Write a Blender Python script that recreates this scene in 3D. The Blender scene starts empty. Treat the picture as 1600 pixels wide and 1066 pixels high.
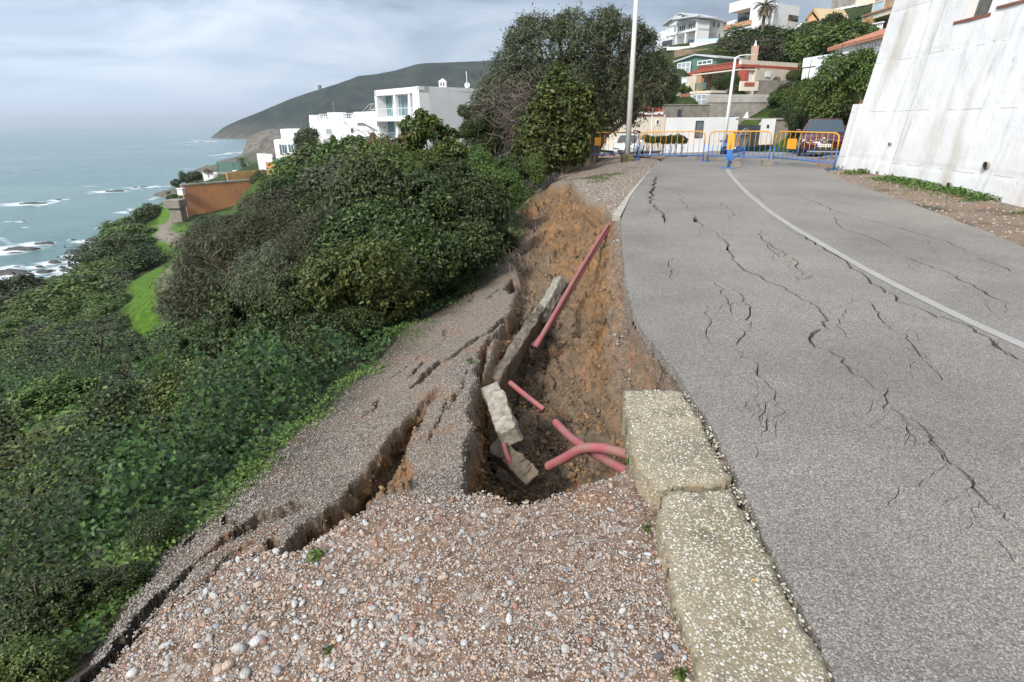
import bpy, bmesh, math, random
import numpy as np
from mathutils import Vector, Matrix, Euler
from mathutils.bvhtree import BVHTree
from mathutils.geometry import delaunay_2d_cdt
random.seed(7); RNG = np.random.default_rng(7)
S = bpy.context.scene; COL = S.collection
# ------------------------------------------------ camera
FPX, PITCH, ROLL, CAMZ = 900.0, math.atan((533-189)/900.0), math.radians(0.6), 1.65
cam = bpy.data.cameras.new('camera'); cam.sensor_width = 36.0; cam.lens = FPX/1600*36.0
cam.clip_start = 0.05; cam.clip_end = 60000
co = bpy.data.objects.new('camera', cam); COL.objects.link(co)
co.matrix_world = Matrix.Translation((0,0,CAMZ)) @ Matrix.Rotation(math.pi/2-PITCH,4,'X') @ Matrix.Rotation(-ROLL,4,'Z')
S.camera = co
# ------------------------------------------------ sky and sun
SUN_EL, SUN_AZ = math.radians(38), math.radians(-147)   # azimuth measured from +Y towards +X
world = bpy.data.worlds.new('World'); S.world = world; world.use_nodes = True
nt = world.node_tree; nt.nodes.clear()
def N(t, ty, **k):
    n = t.nodes.new(ty)
    for a, b in k.items():
        if a.startswith('i_'): n.inputs[a[2:].replace('_',' ')].default_value = b
        else: setattr(n, a, b)
    return n
out = N(nt,'ShaderNodeOutputWorld'); 
sky = N(nt,'ShaderNodeTexSky'); sky.sky_type = 'NISHITA'; sky.sun_disc = False
sky.sun_elevation = SUN_EL; sky.sun_rotation = SUN_AZ; sky.dust_density = 3.0
bgs = N(nt,'ShaderNodeBackground'); bgs.inputs[1].default_value = 0.09; nt.links.new(sky.outputs[0], bgs.inputs[0])
tc = N(nt,'ShaderNodeTexCoord'); sep = N(nt,'ShaderNodeSeparateXYZ'); nt.links.new(tc.outputs['Generated'], sep.inputs[0])
def mth(t, op, a, b=None, c=None):
    n = t.nodes.new('ShaderNodeMath'); n.operation = op
    for i, v in enumerate((a, b, c)):
        if v is None: continue
        if isinstance(v, (int, float)): n.inputs[i].default_value = v
        else: t.links.new(v, n.inputs[i])
    return n.outputs[0]
zz = mth(nt,'ADD', mth(nt,'MAXIMUM', sep.outputs[2], 0.0), 0.14)
cmb = N(nt,'ShaderNodeCombineXYZ')
nt.links.new(mth(nt,'DIVIDE', sep.outputs[0], zz), cmb.inputs[0]); nt.links.new(mth(nt,'DIVIDE', sep.outputs[1], zz), cmb.inputs[1])
n1 = N(nt,'ShaderNodeTexNoise'); n1.inputs['Scale'].default_value = 0.75; n1.inputs['Detail'].default_value = 7; n1.inputs['Roughness'].default_value = 0.55; n1.inputs['Distortion'].default_value = .5
nt.links.new(cmb.outputs[0], n1.inputs['Vector'])
rp = N(nt,'ShaderNodeValToRGB'); rp.color_ramp.elements[0].position = .38; rp.color_ramp.elements[1].position = .64
rp.color_ramp.elements[0].color = (.20,.26,.35,1); rp.color_ramp.elements[1].color = (.66,.71,.77,1)
e = rp.color_ramp.elements.new(.5); e.color = (.40,.475,.59,1)
nt.links.new(n1.outputs[0], rp.inputs[0])
# brighter towards the sea (west, where the sun stands behind the cloud), darker inland; overcast zenith gain
west = mth(nt,'MULTIPLY_ADD', sep.outputs[0], -0.62, .97)
zen = mth(nt,'MULTIPLY_ADD', mth(nt,'POWER', mth(nt,'MAXIMUM', sep.outputs[2], 0.0), 1.3), 1.5, 1.0)
bgc = N(nt,'ShaderNodeBackground'); nt.links.new(rp.outputs[0], bgc.inputs[0]); nt.links.new(mth(nt,'MULTIPLY', mth(nt,'MULTIPLY', west, zen), .92), bgc.inputs[1])
# pale band of mist over the horizon
mist = N(nt,'ShaderNodeBackground'); mist.inputs[0].default_value = (.52,.64,.76,1); nt.links.new(mth(nt,'MULTIPLY', west, .85), mist.inputs[1])
mf = mth(nt,'POWER', mth(nt,'SUBTRACT', 1.0, mth(nt,'MINIMUM', mth(nt,'ABSOLUTE', mth(nt,'MULTIPLY', sep.outputs[2], 4.0)), 1.0)), 1.8)
mx0 = N(nt,'ShaderNodeMixShader'); mx0.inputs[0].default_value = .88; nt.links.new(bgs.outputs[0], mx0.inputs[1]); nt.links.new(bgc.outputs[0], mx0.inputs[2])
mx1 = N(nt,'ShaderNodeMixShader'); nt.links.new(mf, mx1.inputs[0]); nt.links.new(mx0.outputs[0], mx1.inputs[1]); nt.links.new(mist.outputs[0], mx1.inputs[2])
nt.links.new(mx1.outputs[0], out.inputs[0])
sl = bpy.data.lights.new('sun','SUN'); sl.energy = 3.2; sl.angle = math.radians(11); sl.color = (1,.955,.89)
so = bpy.data.objects.new('sun', sl); COL.objects.link(so)
sd = Vector((math.sin(SUN_AZ)*math.cos(SUN_EL), math.cos(SUN_AZ)*math.cos(SUN_EL), math.sin(SUN_EL)))
so.rotation_euler = sd.to_track_quat('Z','Y').to_euler()
S.view_settings.view_transform = 'Standard'; S.view_settings.look = 'None'; S.view_settings.exposure = 0.42; S.view_settings.gamma = 1
S.view_settings.use_curve_mapping = False
S.render.engine = 'CYCLES'
try:
    S.cycles.use_denoising = True; S.cycles.max_bounces = 6; S.cycles.diffuse_bounces = 3; S.cycles.transparent_max_bounces = 8; S.cycles.volume_bounces = 0
except Exception: pass
# ------------------------------------------------ projection helpers (photo pixel -> place in the world)
def ray(u, v):
    a, b = u-800.0, v-533.0; c, s = math.cos(ROLL), math.sin(ROLL)
    x, y = a*c-b*s, b*c+a*s
    return (x, FPX*math.cos(PITCH)-y*math.sin(PITCH), -(FPX*math.sin(PITCH)+y*math.cos(PITCH)))
def P(u, v, z):
    d = ray(u, v); t = (z-CAMZ)/d[2]; return Vector((d[0]*t, d[1]*t, z))
def PY(u, v, Y):
    d = ray(u, v); t = Y/d[1]; return Vector((d[0]*t, Y, CAMZ+d[2]*t))
def zroad(y):
    def ss(a, b, t):
        t = min(max((t-a)/(b-a), 0), 1); return t*t*(3-2*t)
    return .25*ss(5, 19, y) - 1.25*ss(20, 52, y)
def PR(u, v, dz=0.0):
    z = 0.0
    for _ in range(12): z = .5*z+.5*zroad(P(u, v, z+dz).y)
    p = P(u, v, z+dz); return p
def PE(u, v, A, B):                      # where the pixel's ray meets the upright plane through A-B: (metres along, height)
    d = ray(u, v); ex, ey = B[0]-A[0], B[1]-A[1]; L = math.hypot(ex, ey)
    nx, ny = ey, -ex; t = (A[0]*nx+A[1]*ny)/(d[0]*nx+d[1]*ny)
    return ((d[0]*t-A[0])*ex+(d[1]*t-A[1])*ey)/L, CAMZ+d[2]*t
# ------------------------------------------------ numpy noise
_T = np.random.default_rng(11).random((8,256,256))
def vn(x, y, k=0):
    xi = np.floor(x).astype(int); yi = np.floor(y).astype(int); fx = x-xi; fy = y-yi
    fx = fx*fx*(3-2*fx); fy = fy*fy*(3-2*fy); T = _T[k%8]
    g = lambda i, j: T[i & 255, j & 255]
    return (g(xi,yi)*(1-fx)+g(xi+1,yi)*fx)*(1-fy)+(g(xi,yi+1)*(1-fx)+g(xi+1,yi+1)*fx)*fy
def fbm(x, y, k=0, o=5, g=.5):
    s = 0; a = 1; n = 0
    for i in range(o):
        s = s+a*(vn(x*2**i+17.3*i, y*2**i-9.1*i, k+i)*2-1); n += a; a *= g
    return s/n
def sstep(a, b, t):
    t = np.clip((t-a)/(b-a), 0, 1); return t*t*(3-2*t)
def seg_dist(X, Y, pts):
    d = np.full(X.shape, 1e9)
    for (ax, ay), (bx, by) in zip(pts[:-1], pts[1:]):
        ex, ey = bx-ax, by-ay; L = ex*ex+ey*ey+1e-12
        t = np.clip(((X-ax)*ex+(Y-ay)*ey)/L, 0, 1)
        d = np.minimum(d, np.hypot(X-ax-t*ex, Y-ay-t*ey))
    return d
def in_poly(X, Y, pts):
    r = np.zeros(X.shape, bool); n = len(pts)
    for i in range(n):
        ax, ay = pts[i]; bx, by = pts[(i+1) % n]
        c = ((ay > Y) != (by > Y))
        with np.errstate(divide='ignore', invalid='ignore'):
            r ^= c & (X < (bx-ax)*(Y-ay)/((by-ay) if by != ay else 1e-12)+ax)
    return r
# ------------------------------------------------ object helpers
def link(o, parent=None):
    COL.objects.link(o)
    if parent is not None: o.parent = parent
    return o
def tag(o, label=None, cat=None, group=None, kind=None):
    if label: o['label'] = label
    if cat: o['category'] = cat
    if group: o['group'] = group
    if kind: o['kind'] = kind
    return o
def empty(name, loc, label, cat, group=None, rz=0):
    o = bpy.data.objects.new(name, None); o.empty_display_size = .2; link(o); o.location = loc; o.rotation_euler = (0,0,rz)
    return tag(o, label, cat, group)
def np_mesh(name, V, F, mats=(), smooth=False, midx=None):
    V = np.asarray(V, dtype=np.float32).reshape(-1,3); me = bpy.data.meshes.new(name)
    F = np.asarray(F, dtype=np.int32); k = F.shape[1]
    me.vertices.add(len(V)); me.vertices.foreach_set('co', V.ravel())
    me.loops.add(F.size); me.loops.foreach_set('vertex_index', F.ravel())
    me.polygons.add(len(F)); me.polygons.foreach_set('loop_start', np.arange(0, F.size, k, dtype=np.int32))
    me.polygons.foreach_set('loop_total', np.full(len(F), k, dtype=np.int32))
    if smooth: me.polygons.foreach_set('use_smooth', np.ones(len(F), bool))
    for m in mats: me.materials.append(m)
    if midx is not None: me.polygons.foreach_set('material_index', np.asarray(midx, dtype=np.int32))
    me.update(calc_edges=True); return me
def vcol(me, name, rgb):
    a = me.color_attributes.new(name, 'FLOAT_COLOR', 'POINT')
    c = np.ones((len(me.vertices), 4), np.float32); c[:, :rgb.shape[1]] = rgb; a.data.foreach_set('color', c.ravel())
class MB:
    def __init__(s): s.v = []; s.f = []; s.m = []; s.cm = 0
    def add(s, vs, fs, m=None):
        n = len(s.v); s.v += [tuple(q) for q in vs]; s.f += [tuple(i+n for i in f) for f in fs]; s.m += [s.cm if m is None else m]*len(fs); return s
    def box(s, c, d, rz=0, m=None, M=None):
        hx, hy, hz = d[0]/2, d[1]/2, d[2]/2
        vs = [Vector((x*hx, y*hy, z*hz)) for x in (-1,1) for y in (-1,1) for z in (-1,1)]
        R = M if M is not None else Matrix.Rotation(rz, 3, 'Z')
        vs = [R @ q + Vector(c) for q in vs]
        return s.add(vs, [(0,1,3,2),(4,6,7,5),(0,4,5,1),(2,3,7,6),(0,2,6,4),(1,5,7,3)], m)
    def tube(s, pts, r, n=8, m=None, cap=True):
        pts = [Vector(q) for q in pts]; rs = r if isinstance(r, (list, tuple)) else [r]*len(pts); rings = []
        up = Vector((0,0,1)); last = None
        for i, q in enumerate(pts):
            t = (pts[min(i+1, len(pts)-1)]-pts[max(i-1, 0)]).normalized()
            if last is None:
                a = t.cross(up);
                if a.length < .1: a = t.cross(Vector((1,0,0)))
                a.normalize()
            else:
                a = (last-t*last.dot(t)).normalized()
            last = a; b = t.cross(a)
            rings.append([q+(a*math.cos(2*math.pi*j/n)+b*math.sin(2*math.pi*j/n))*rs[i] for j in range(n)])
        vs = [w for R in rings for w in R]; fs = []
        for i in range(len(pts)-1):
            for j in range(n):
                k = (j+1) % n; fs.append((i*n+j, i*n+k, (i+1)*n+k, (i+1)*n+j))
        if cap: fs += [tuple(range(n))[::-1], tuple((len(pts)-1)*n+j for j in range(n))]
        return s.add(vs, fs, m)
    def prism(s, poly, z0, z1, m=None):
        n = len(poly); vs = [(x,y,z0) for x,y in poly]+[(x,y,z1) for x,y in poly]
        return s.add(vs, [tuple(range(n))[::-1], tuple(range(n,2*n))]+[(i,(i+1)%n,(i+1)%n+n,i+n) for i in range(n)], m)
    def edge(s, A, B, s0, s1, z0, z1, d0, d1, m=None):        # box in the frame of an upright wall A->B; d is outward (right-hand side seen A->B)
        ex, ey = B[0]-A[0], B[1]-A[1]; L = math.hypot(ex, ey); ex /= L; ey /= L; nx, ny = ey, -ex
        q = lambda a, d, z: (A[0]+ex*a+nx*d, A[1]+ey*a+ny*d, z)
        vs = [q(a, d, z) for a in (s0, s1) for d in (d0, d1) for z in (z0, z1)]
        return s.add(vs, [(0,1,3,2),(4,6,7,5),(0,4,5,1),(2,3,7,6),(0,2,6,4),(1,5,7,3)], m)
    def mesh(s, name, mats, smooth=False):
        me = bpy.data.meshes.new(name); me.from_pydata(s.v, [], s.f)
        for m in (mats if isinstance(mats, (list, tuple)) else [mats]): me.materials.append(m)
        me.polygons.foreach_set('material_index', s.m)
        if smooth: me.polygons.foreach_set('use_smooth', [True]*len(s.f))
        me.validate(); bm = bmesh.new(); bm.from_mesh(me); bmesh.ops.recalc_face_normals(bm, faces=bm.faces); bm.to_mesh(me); bm.free()
        return me
    def build(s, name, mats, parent=None, smooth=False, bevel=0):
        o = link(bpy.data.objects.new(name, s.mesh(name, mats, smooth)), parent)
        if bevel:
            b = o.modifiers.new('bevel', 'BEVEL'); b.width = bevel; b.segments = 2; b.limit_method = 'ANGLE'
        return o
# ------------------------------------------------ materials
def newmat(name):
    m = bpy.data.materials.new(name); m.use_nodes = True; t = m.node_tree; b = t.nodes['Principled BSDF']; return m, t, b
def ramp(t, fac, stops):
    r = t.nodes.new('ShaderNodeValToRGB'); cr = r.color_ramp
    while len(cr.elements) < len(stops): cr.elements.new(.5)
    for e, (p, c) in zip(cr.elements, stops): e.position = p; e.color = (*c, 1) if len(c) == 3 else c
    t.links.new(fac, r.inputs[0]); return r.outputs[0]
def noise(t, vec, scale, detail=4, rough=.55, dist=0):
    n = t.nodes.new('ShaderNodeTexNoise'); n.inputs['Scale'].default_value = scale; n.inputs['Detail'].default_value = detail
    n.inputs['Roughness'].default_value = rough; n.inputs['Distortion'].default_value = dist
    if vec is not None: t.links.new(vec, n.inputs['Vector'])
    return n.outputs[0]
def voro(t, vec, scale, feat='F1', out='Distance', rnd=1.0):
    n = t.nodes.new('ShaderNodeTexVoronoi'); n.feature = feat; n.inputs['Scale'].default_value = scale; n.inputs['Randomness'].default_value = rnd
    t.links.new(vec, n.inputs['Vector']); return n.outputs[out]
def mixc(t, fac, a, b, mode='MIX'):
    n = t.nodes.new('ShaderNodeMix'); n.data_type = 'RGBA'; n.blend_type = mode
    for s, v in ((n.inputs['Factor'], fac), (n.inputs[6], a), (n.inputs[7], b)):
        if isinstance(v, (int, float)): s.default_value = v
        elif isinstance(v, tuple): s.default_value = (*v, 1)
        else: t.links.new(v, s)
    return n.outputs[2]
def bump(t, b, h, strength, dist, prev=None):
    n = t.nodes.new('ShaderNodeBump'); n.inputs['Strength'].default_value = strength; n.inputs['Distance'].default_value = dist
    t.links.new(h, n.inputs['Height'])
    if prev is not None: t.links.new(prev, n.inputs['Normal'])
    t.links.new(n.outputs[0], b.inputs['Normal']); return n.outputs[0]
def pos(t): return t.nodes.new('ShaderNodeNewGeometry').outputs['Position']
def objc(t): return t.nodes.new('ShaderNodeTexCoord').outputs['Object']
def plain(name, c, rough=.6, var=.12, scale=6, metal=0, bmp=0, c2=None, grime=0):
    m, t, b = newmat(name); v = objc(t); n = noise(t, v, scale, 5, .6)
    c2 = c2 or tuple(x*(1-var*2) for x in c)
    col = ramp(t, n, [(.3, c2), (.62, c)])
    if grime:
        mp = t.nodes.new('ShaderNodeMapping'); t.links.new(v, mp.inputs[0]); mp.inputs['Scale'].default_value = (1,1,.12)
        g = noise(t, mp.outputs[0], scale*.5, 6, .65); col = mixc(t, ramp(t, g, [(.52,(0,0,0)),(.75,(grime,)*3)]), col, (.25,.21,.17))
    t.links.new(col, b.inputs['Base Color']); b.inputs['Roughness'].default_value = rough; b.inputs['Metallic'].default_value = metal
    if bmp: bump(t, b, n, .5, bmp)
    return m
def stone_mat(name, stops, rough=.8, bmp=0.0):      # colour by piece
    m, t, b = newmat(name); g = t.nodes.new('ShaderNodeNewGeometry').outputs['Random Per Island']
    c = ramp(t, g, stops); n = noise(t, objc(t), 60, 3); c = mixc(t, .35, c, ramp(t, n, [(.3,(.35,.35,.35)),(.7,(1.0,1.0,1.0))]), 'MULTIPLY')
    t.links.new(c, b.inputs['Base Color']); b.inputs['Roughness'].default_value = rough; return m
def leaf_mat(name, dark, mid, light, rough=.5, trans=.25):
    m, t, b = newmat(name); g = t.nodes.new('ShaderNodeNewGeometry').outputs['Random Per Island']
    oi = t.nodes.new('ShaderNodeObjectInfo').outputs['Random']
    c = ramp(t, g, [(0, dark), (.45, mid), (.9, light), (1.0, tuple(x*1.25 for x in light))])
    h = t.nodes.new('ShaderNodeHueSaturation'); t.links.new(c, h.inputs['Color'])
    t.links.new(mth(t,'MULTIPLY_ADD', oi, .05, .475), h.inputs['Hue']); t.links.new(mth(t,'MULTIPLY_ADD', oi, .5, .75), h.inputs['Value'])
    h.inputs['Saturation'].default_value = .95
    t.links.new(h.outputs[0], b.inputs['Base Color']); b.inputs['Roughness'].default_value = rough; b.inputs['Specular IOR Level'].default_value = .35
    tr = t.nodes.new('ShaderNodeBsdfTranslucent'); t.links.new(h.outputs[0], tr.inputs[0]); mx = t.nodes.new('ShaderNodeMixShader'); mx.inputs[0].default_value = trans
    t.links.new(b.outputs[0], mx.inputs[1]); t.links.new(tr.outputs[0], mx.inputs[2]); t.links.new(mx.outputs[0], t.nodes['Material Output'].inputs[0]); return m
# ================================================================ terrain control points
XY = lambda p: (p[0], p[1])
road_left_px = [(1310,1066),(1240,930),(1195,845),(1172,790),(1150,745),(1112,665),(1074,611),(1061,586),(1030,549),(1014,530),(999,508),(990,488),(984,466),(978,440),(974,405),(971,370),(970,343),(986,305),(1010,273),(1046,245)]
road_left = [PR(u,v) for u,v in road_left_px]
road_right = [PR(u,v) for u,v in [(1262,251),(1300,272),(1345,292),(1400,309),(1500,346),(1600,386)]]
RL = [(1.15,.3)]+[XY(p) for p in road_left]
p46 = RL[-1]
RL += [(p46[0]+.6,25.5),(p46[0]+.3,29),(p46[0]-2.5,33),(p46[0]-5,38),(0,44),(-1,48)]
RR = [(-1,54.5),(10,54.5),(17,54),(17.5,30)]+[XY(p) for p in road_right]+[(8.3,4.6),(8.8,1.5),(9.2,-2),(1.15,-2)]
ROAD = RL+RR
lips = [ # u, v, z lip, width of the face, z of its foot
 (1070,604,-.07,(1032,612),-.36),(1005,640,-.16,.10,-.85),(992,690,-.16,.10,-1.0),(988,735,-.12,.16,-1.05),(960,748,-.13,.16,-1.2),(905,765,-.14,.12,-1.3),(850,778,-.15,.10,-1.35),(800,782,-.17,.10,-1.35),(765,770,-.2,.10,-1.3),(722,778,-.25,.08,-1.15),
 (722,745,-.31,.10,-1.1),(727,690,-.38,.12,-1.15),(734,640,-.44,.12,-1.15),(745,600,-.50,.12,-1.1),(765,555,-.6,.14,-1.15),(785,505,-.75,.16,-1.2),(803,470,-.88,.14,-1.2),(810,432,-.98,.16,-1.25),(797,405,-1.05,.2,-1.3),
 (792,370,-1.0,.4,-1.35),(800,335,-.85,.5,-1.3),(828,308,-.6,.6,-1.15),(858,288,-.25,.6,-.95),(893,283,.02,.45,-.6),(904,298,.05,.3,-.6),(918,312,.05,.2,-.5),(945,322,.03,.25,-.45),(955,334,.02,.25,-.4),(966,345,-.05,.2,-.4),
 (971,370,-.12,(957,380),-.26),(974,405,-.13,(959,408),-.26),(978,440,-.13,(965,440),-.26),(984,466,-.14,(973,468),-.26),(990,488,-.14,(981,492),-.26),(999,508,-.14,(990,518),-.26),(1014,530,-.14,(1001,545),-.27),(1030,549,-.13,(1013,572),-.28),(1061,586,-.12,(1024,600),-.30)]
LIP = [P(u,v,z) if z < -.06 or z > 0 else PR(u,v,z) for u,v,z,_,_ in lips]
cen = sum((Vector(XY(p)) for p in LIP), Vector((0,0)))/len(LIP)
def inward(loop, ws):
    n = len(loop); res = []
    area = sum(loop[i][0]*loop[(i+1)%n][1]-loop[(i+1)%n][0]*loop[i][1] for i in range(n)); s = 1 if area > 0 else -1
    for i in range(n):
        a, b = Vector(XY(loop[i-1])), Vector(XY(loop[(i+1)%n])); e = (b-a).normalized()
        res.append(Vector(XY(loop[i]))+Vector((-e.y, e.x))*s*ws[i])
    return res
FOOT = [q if isinstance(l[3], float) else Vector(XY(P(*l[3], l[4]))) for q, l in zip(inward(LIP, [l[3] if isinstance(l[3], float) else .1 for l in lips]), lips)]
floor_px = [(880,345,-.8),(850,370,-1.0),(835,420,-1.25),(900,400,-.95),(938,390,-.72),(900,460,-1.1),(945,450,-.85),(860,520,-1.35),(910,520,-1.15),(960,510,-.85),(990,550,-.75),(830,570,-1.45),(880,590,-1.3),(930,580,-1.05),(992,590,-.8),
 (800,640,-1.5),(850,650,-1.5),(900,640,-1.3),(950,640,-1.0),(790,700,-1.5),(850,720,-1.5),(920,700,-1.3),(970,700,-1.05),(830,760,-1.5),(900,770,-1.35)]
trench_px = [(438,862,-.33,.05,-.62),(462,822,-.42,.05,-.68),(500,800,-.45,.05,-.75),(540,780,-.47,.06,-.8),(560,752,-.5,.07,-.85),(592,708,-.52,.07,-.88),(628,660,-.55,.07,-.88),(658,626,-.58,.05,-.8),(665,632,-.56,.05,-.72),(664,660,-.50,.08,-.65),(642,695,-.45,.1,-.62),(643,735,-.40,.1,-.58),(640,768,-.28,.12,-.56),(600,782,-.28,.10,-.62),(560,806,-.29,.08,-.66),(500,834,-.3,.06,-.66)]
TR = [P(u,v,z) for u,v,z,_,_ in trench_px]; TRF = inward(TR, [l[3] for l in trench_px])
top_px = [(1085,1066,-.07),(1075,1000,-.07),(1045,880,-.08),(1030,800,-.09),(1005,745,-.09),(900,800,-.13),(800,820,-.17),(700,800,-.2),(600,850,-.25),(450,890,-.3),(700,950,-.17),(850,900,-.12),(900,1040,-.09),(550,1000,-.22),(350,1040,-.3),(300,960,-.36),(215,1000,-.42),(150,1062,-.46),
 (400,845,-.44),(370,838,-.46),(300,892,-.46),(215,968,-.48),(130,1060,-.52),
 (385,800,-.55),(440,790,-.5),(480,740,-.6),(520,690,-.68),(560,660,-.66),(600,620,-.74),(640,570,-.82),(700,520,-.92),(740,480,-1.0),(760,430,-1.05),(690,600,-.55),(690,680,-.46),(690,740,-.36),(665,765,-.27),(720,560,-.62),(750,520,-.78),
 (900,260,.1),(940,285,.08),(970,300,.06),(1000,270,.15),(960,255,.22),(1030,248,.25)]
bank_px = [(775,412,-1.12),(740,450,-1.12),(640,510,-1.1),(560,590,-.98),(500,650,-.88),(440,700,-.82),(370,765,-.78),(330,800,-.74),(250,870,-.72),(200,940,-.70),(140,1030,-.68),(60,1066,-.8)]
BK = [P(*b) for b in bank_px]
bank = []
for p in BK:
    bank += [p, Vector((p.x-.5,p.y+.25,p.z-.2)), Vector((p.x-1.3,p.y+.6,p.z-.75)), Vector((p.x-2.6,p.y+1.2,p.z-1.7)), Vector((p.x-4.6,p.y+2,p.z-3.1))]
farleft = [(0.3,14,-1.2),(-.6,17,-1.5),(.4,20,-1.0),(-2,22,-1.6),(-3,14,-2.4),(-6,20,-3.2),(-6,30,-2.6),(1.5,24,-.4),(3.5,26,.1),(-3,.2,-1.2),(-1.2,.2,-.5),(0,.2,-.2),(1.0,.2,-.1),(-5,.2,-2.4),(-9,.2,-4.5),(-9,6,-4.6),(-12,12,-5.2),(-28,26,-6),(-30,0,-11),
  (7,26,.1),(9,33,-.3),(3,33,-.6),(-4,33,-2.8),(-34,34,-8),(12,26,.0),(13,33,-.4),(15,24,.1),(14,.2,.05),(4,8,-.15),(3,5,-.15),(4,15,-.05),(6,20,.05),(2.5,2,-.15),(8,10,-.1),(1.2,.2,-.12),(2.2,3.3,-.15),(2.2,6,-.15)]
def tin(points, loops=()):
    vs = []; ed = []
    for p in points: vs.append(p)
    for lp in loops:
        n0 = len(vs); vs += lp; ed += [(n0+i, n0+(i+1) % len(lp)) for i in range(len(lp))]
    r = delaunay_2d_cdt([Vector((p[0],p[1])) for p in vs], ed, [], 0, 1e-5)
    V = []
    for i, q in enumerate(r[0]):
        src = r[3][i]
        z = vs[src[0]][2] if src else None
        V.append([q.x, q.y, z])
    for v in V:
        if v[2] is None: v[2] = min(vs, key=lambda p: (p[0]-v[0])**2+(p[1]-v[1])**2)[2]
    return BVHTree.FromPolygons([Vector(v) for v in V], r[2])
def sample(bvh, X, Y, default):
    o = np.full(X.size, default, float); dn = Vector((0,0,-1))
    for i, (x, y) in enumerate(zip(X.ravel().tolist(), Y.ravel().tolist())):
        h = bvh.ray_cast(Vector((x,y,500.0)), dn)
        if h[0] is not None: o[i] = h[0].z
    return o.reshape(X.shape)
feet = [(f.x, f.y, l[4]) for f, l in zip(FOOT, lips)]; tfeet = [(f.x, f.y, l[4]) for f, l in zip(TRF, trench_px)]
near_bvh = tin([P(*a) for a in floor_px]+[P(*a) for a in top_px]+bank+farleft, [[tuple(p) for p in LIP], feet, [tuple(p) for p in TR], tfeet])
def blur(Z, n):
    for _ in range(n):
        Q = np.pad(Z, 1, mode='edge'); Z = (Q[:-2,1:-1]+Q[2:,1:-1]+Q[1:-1,:-2]+Q[1:-1,2:]+4*Q[1:-1,1:-1])/8
    return Z
NC, NR = 620, 500
sg = np.linspace(-.98, .52, NC); yg = np.exp(np.linspace(math.log(2.45), math.log(34.0), NR))-2
GX = sg[None,:]*(yg[:,None]+2); GY = np.repeat(yg[:,None], NC, 1)
# ragged edges: sample the plan with a small wobble so the lips are not smooth curves
WX = GX+.05*fbm(GX*3,GY*3,1)+.03*fbm(GX*14,GY*14,3); WY = GY+.05*fbm(GX*3+40,GY*3,2)+.03*fbm(GX*14,GY*14+9,4)
onroad = in_poly(GX, GY, ROAD)
rd_edge = seg_dist(GX, GY, RL[:22])
near_road = np.clip(1-rd_edge/.12, 0, 1)
WX = WX*(1-near_road)+GX*near_road; WY = WY*(1-near_road)+GY*near_road
ZN = blur(sample(near_bvh, WX, WY, -1.0), 1)
LXY = [XY(p) for p in LIP]; TXY = [XY(p) for p in TR]
cr_in = in_poly(WX, WY, LXY); cr_d = np.where(cr_in, seg_dist(WX, WY, LXY+[LXY[0]]), 0)
tr_in = in_poly(WX, WY, TXY)
soil = np.clip(cr_in*1.0*sstep(.0,.05,cr_d)+tr_in, 0, 1)
band = cr_in*(1-sstep(.10,.24,seg_dist(GX,GY,RL[8:22]))); soil = np.clip(blur(soil,1)-.45*band,0,1)
FG = [XY(P(u,v,z)) for u,v,z in [(1100,1066,-.07),(1035,800,-.08),(990,735,-.1),(720,780,-.22),(640,775,-.27),(560,806,-.28),(440,862,-.33),(400,850,-.42),(300,910,-.44),(215,985,-.48),(120,1066,-.55)]]+[(-2.6,.2),(1.15,.2)]
coarse = in_poly(WX, WY, FG).astype(float)
# soil lumps, clods, gullies
A = soil*sstep(0,.25,np.where(tr_in, .15, cr_d))
rough = .20*fbm(GX*1.6,GY*1.2,1,5,.55)+.09*fbm(GX*4.2,GY*2.6,4,4,.6)+.07*np.abs(fbm(GX*4,GY*3,5,4,.6))+.10*fbm(GX*7,GY*7,2,5,.65)+.03*np.round(3*fbm(GX*3.3,GY*3.3,7,3))/1.5+.05*np.abs(fbm(GX*8+3,GY*8,3,3,.6))+.045*np.abs(fbm(GX*26,GY*24,4,3,.6))
gully = -.10*np.clip(1-np.abs(fbm((GX+GY*.25)*2.2, GY*.5, 6, 3))*9, 0, 1)
ZN = ZN+A*(rough+gully)+(1-soil)*(.025*fbm(GX*1.3,GY*1.3,3,4)+.008*fbm(GX*9,GY*9,4,3))
ZN += coarse*(1-soil)*(.03*fbm(GX*2.5,GY*2.5,5,4)+.012*np.abs(fbm(GX*16,GY*16,6,3)))
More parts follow.
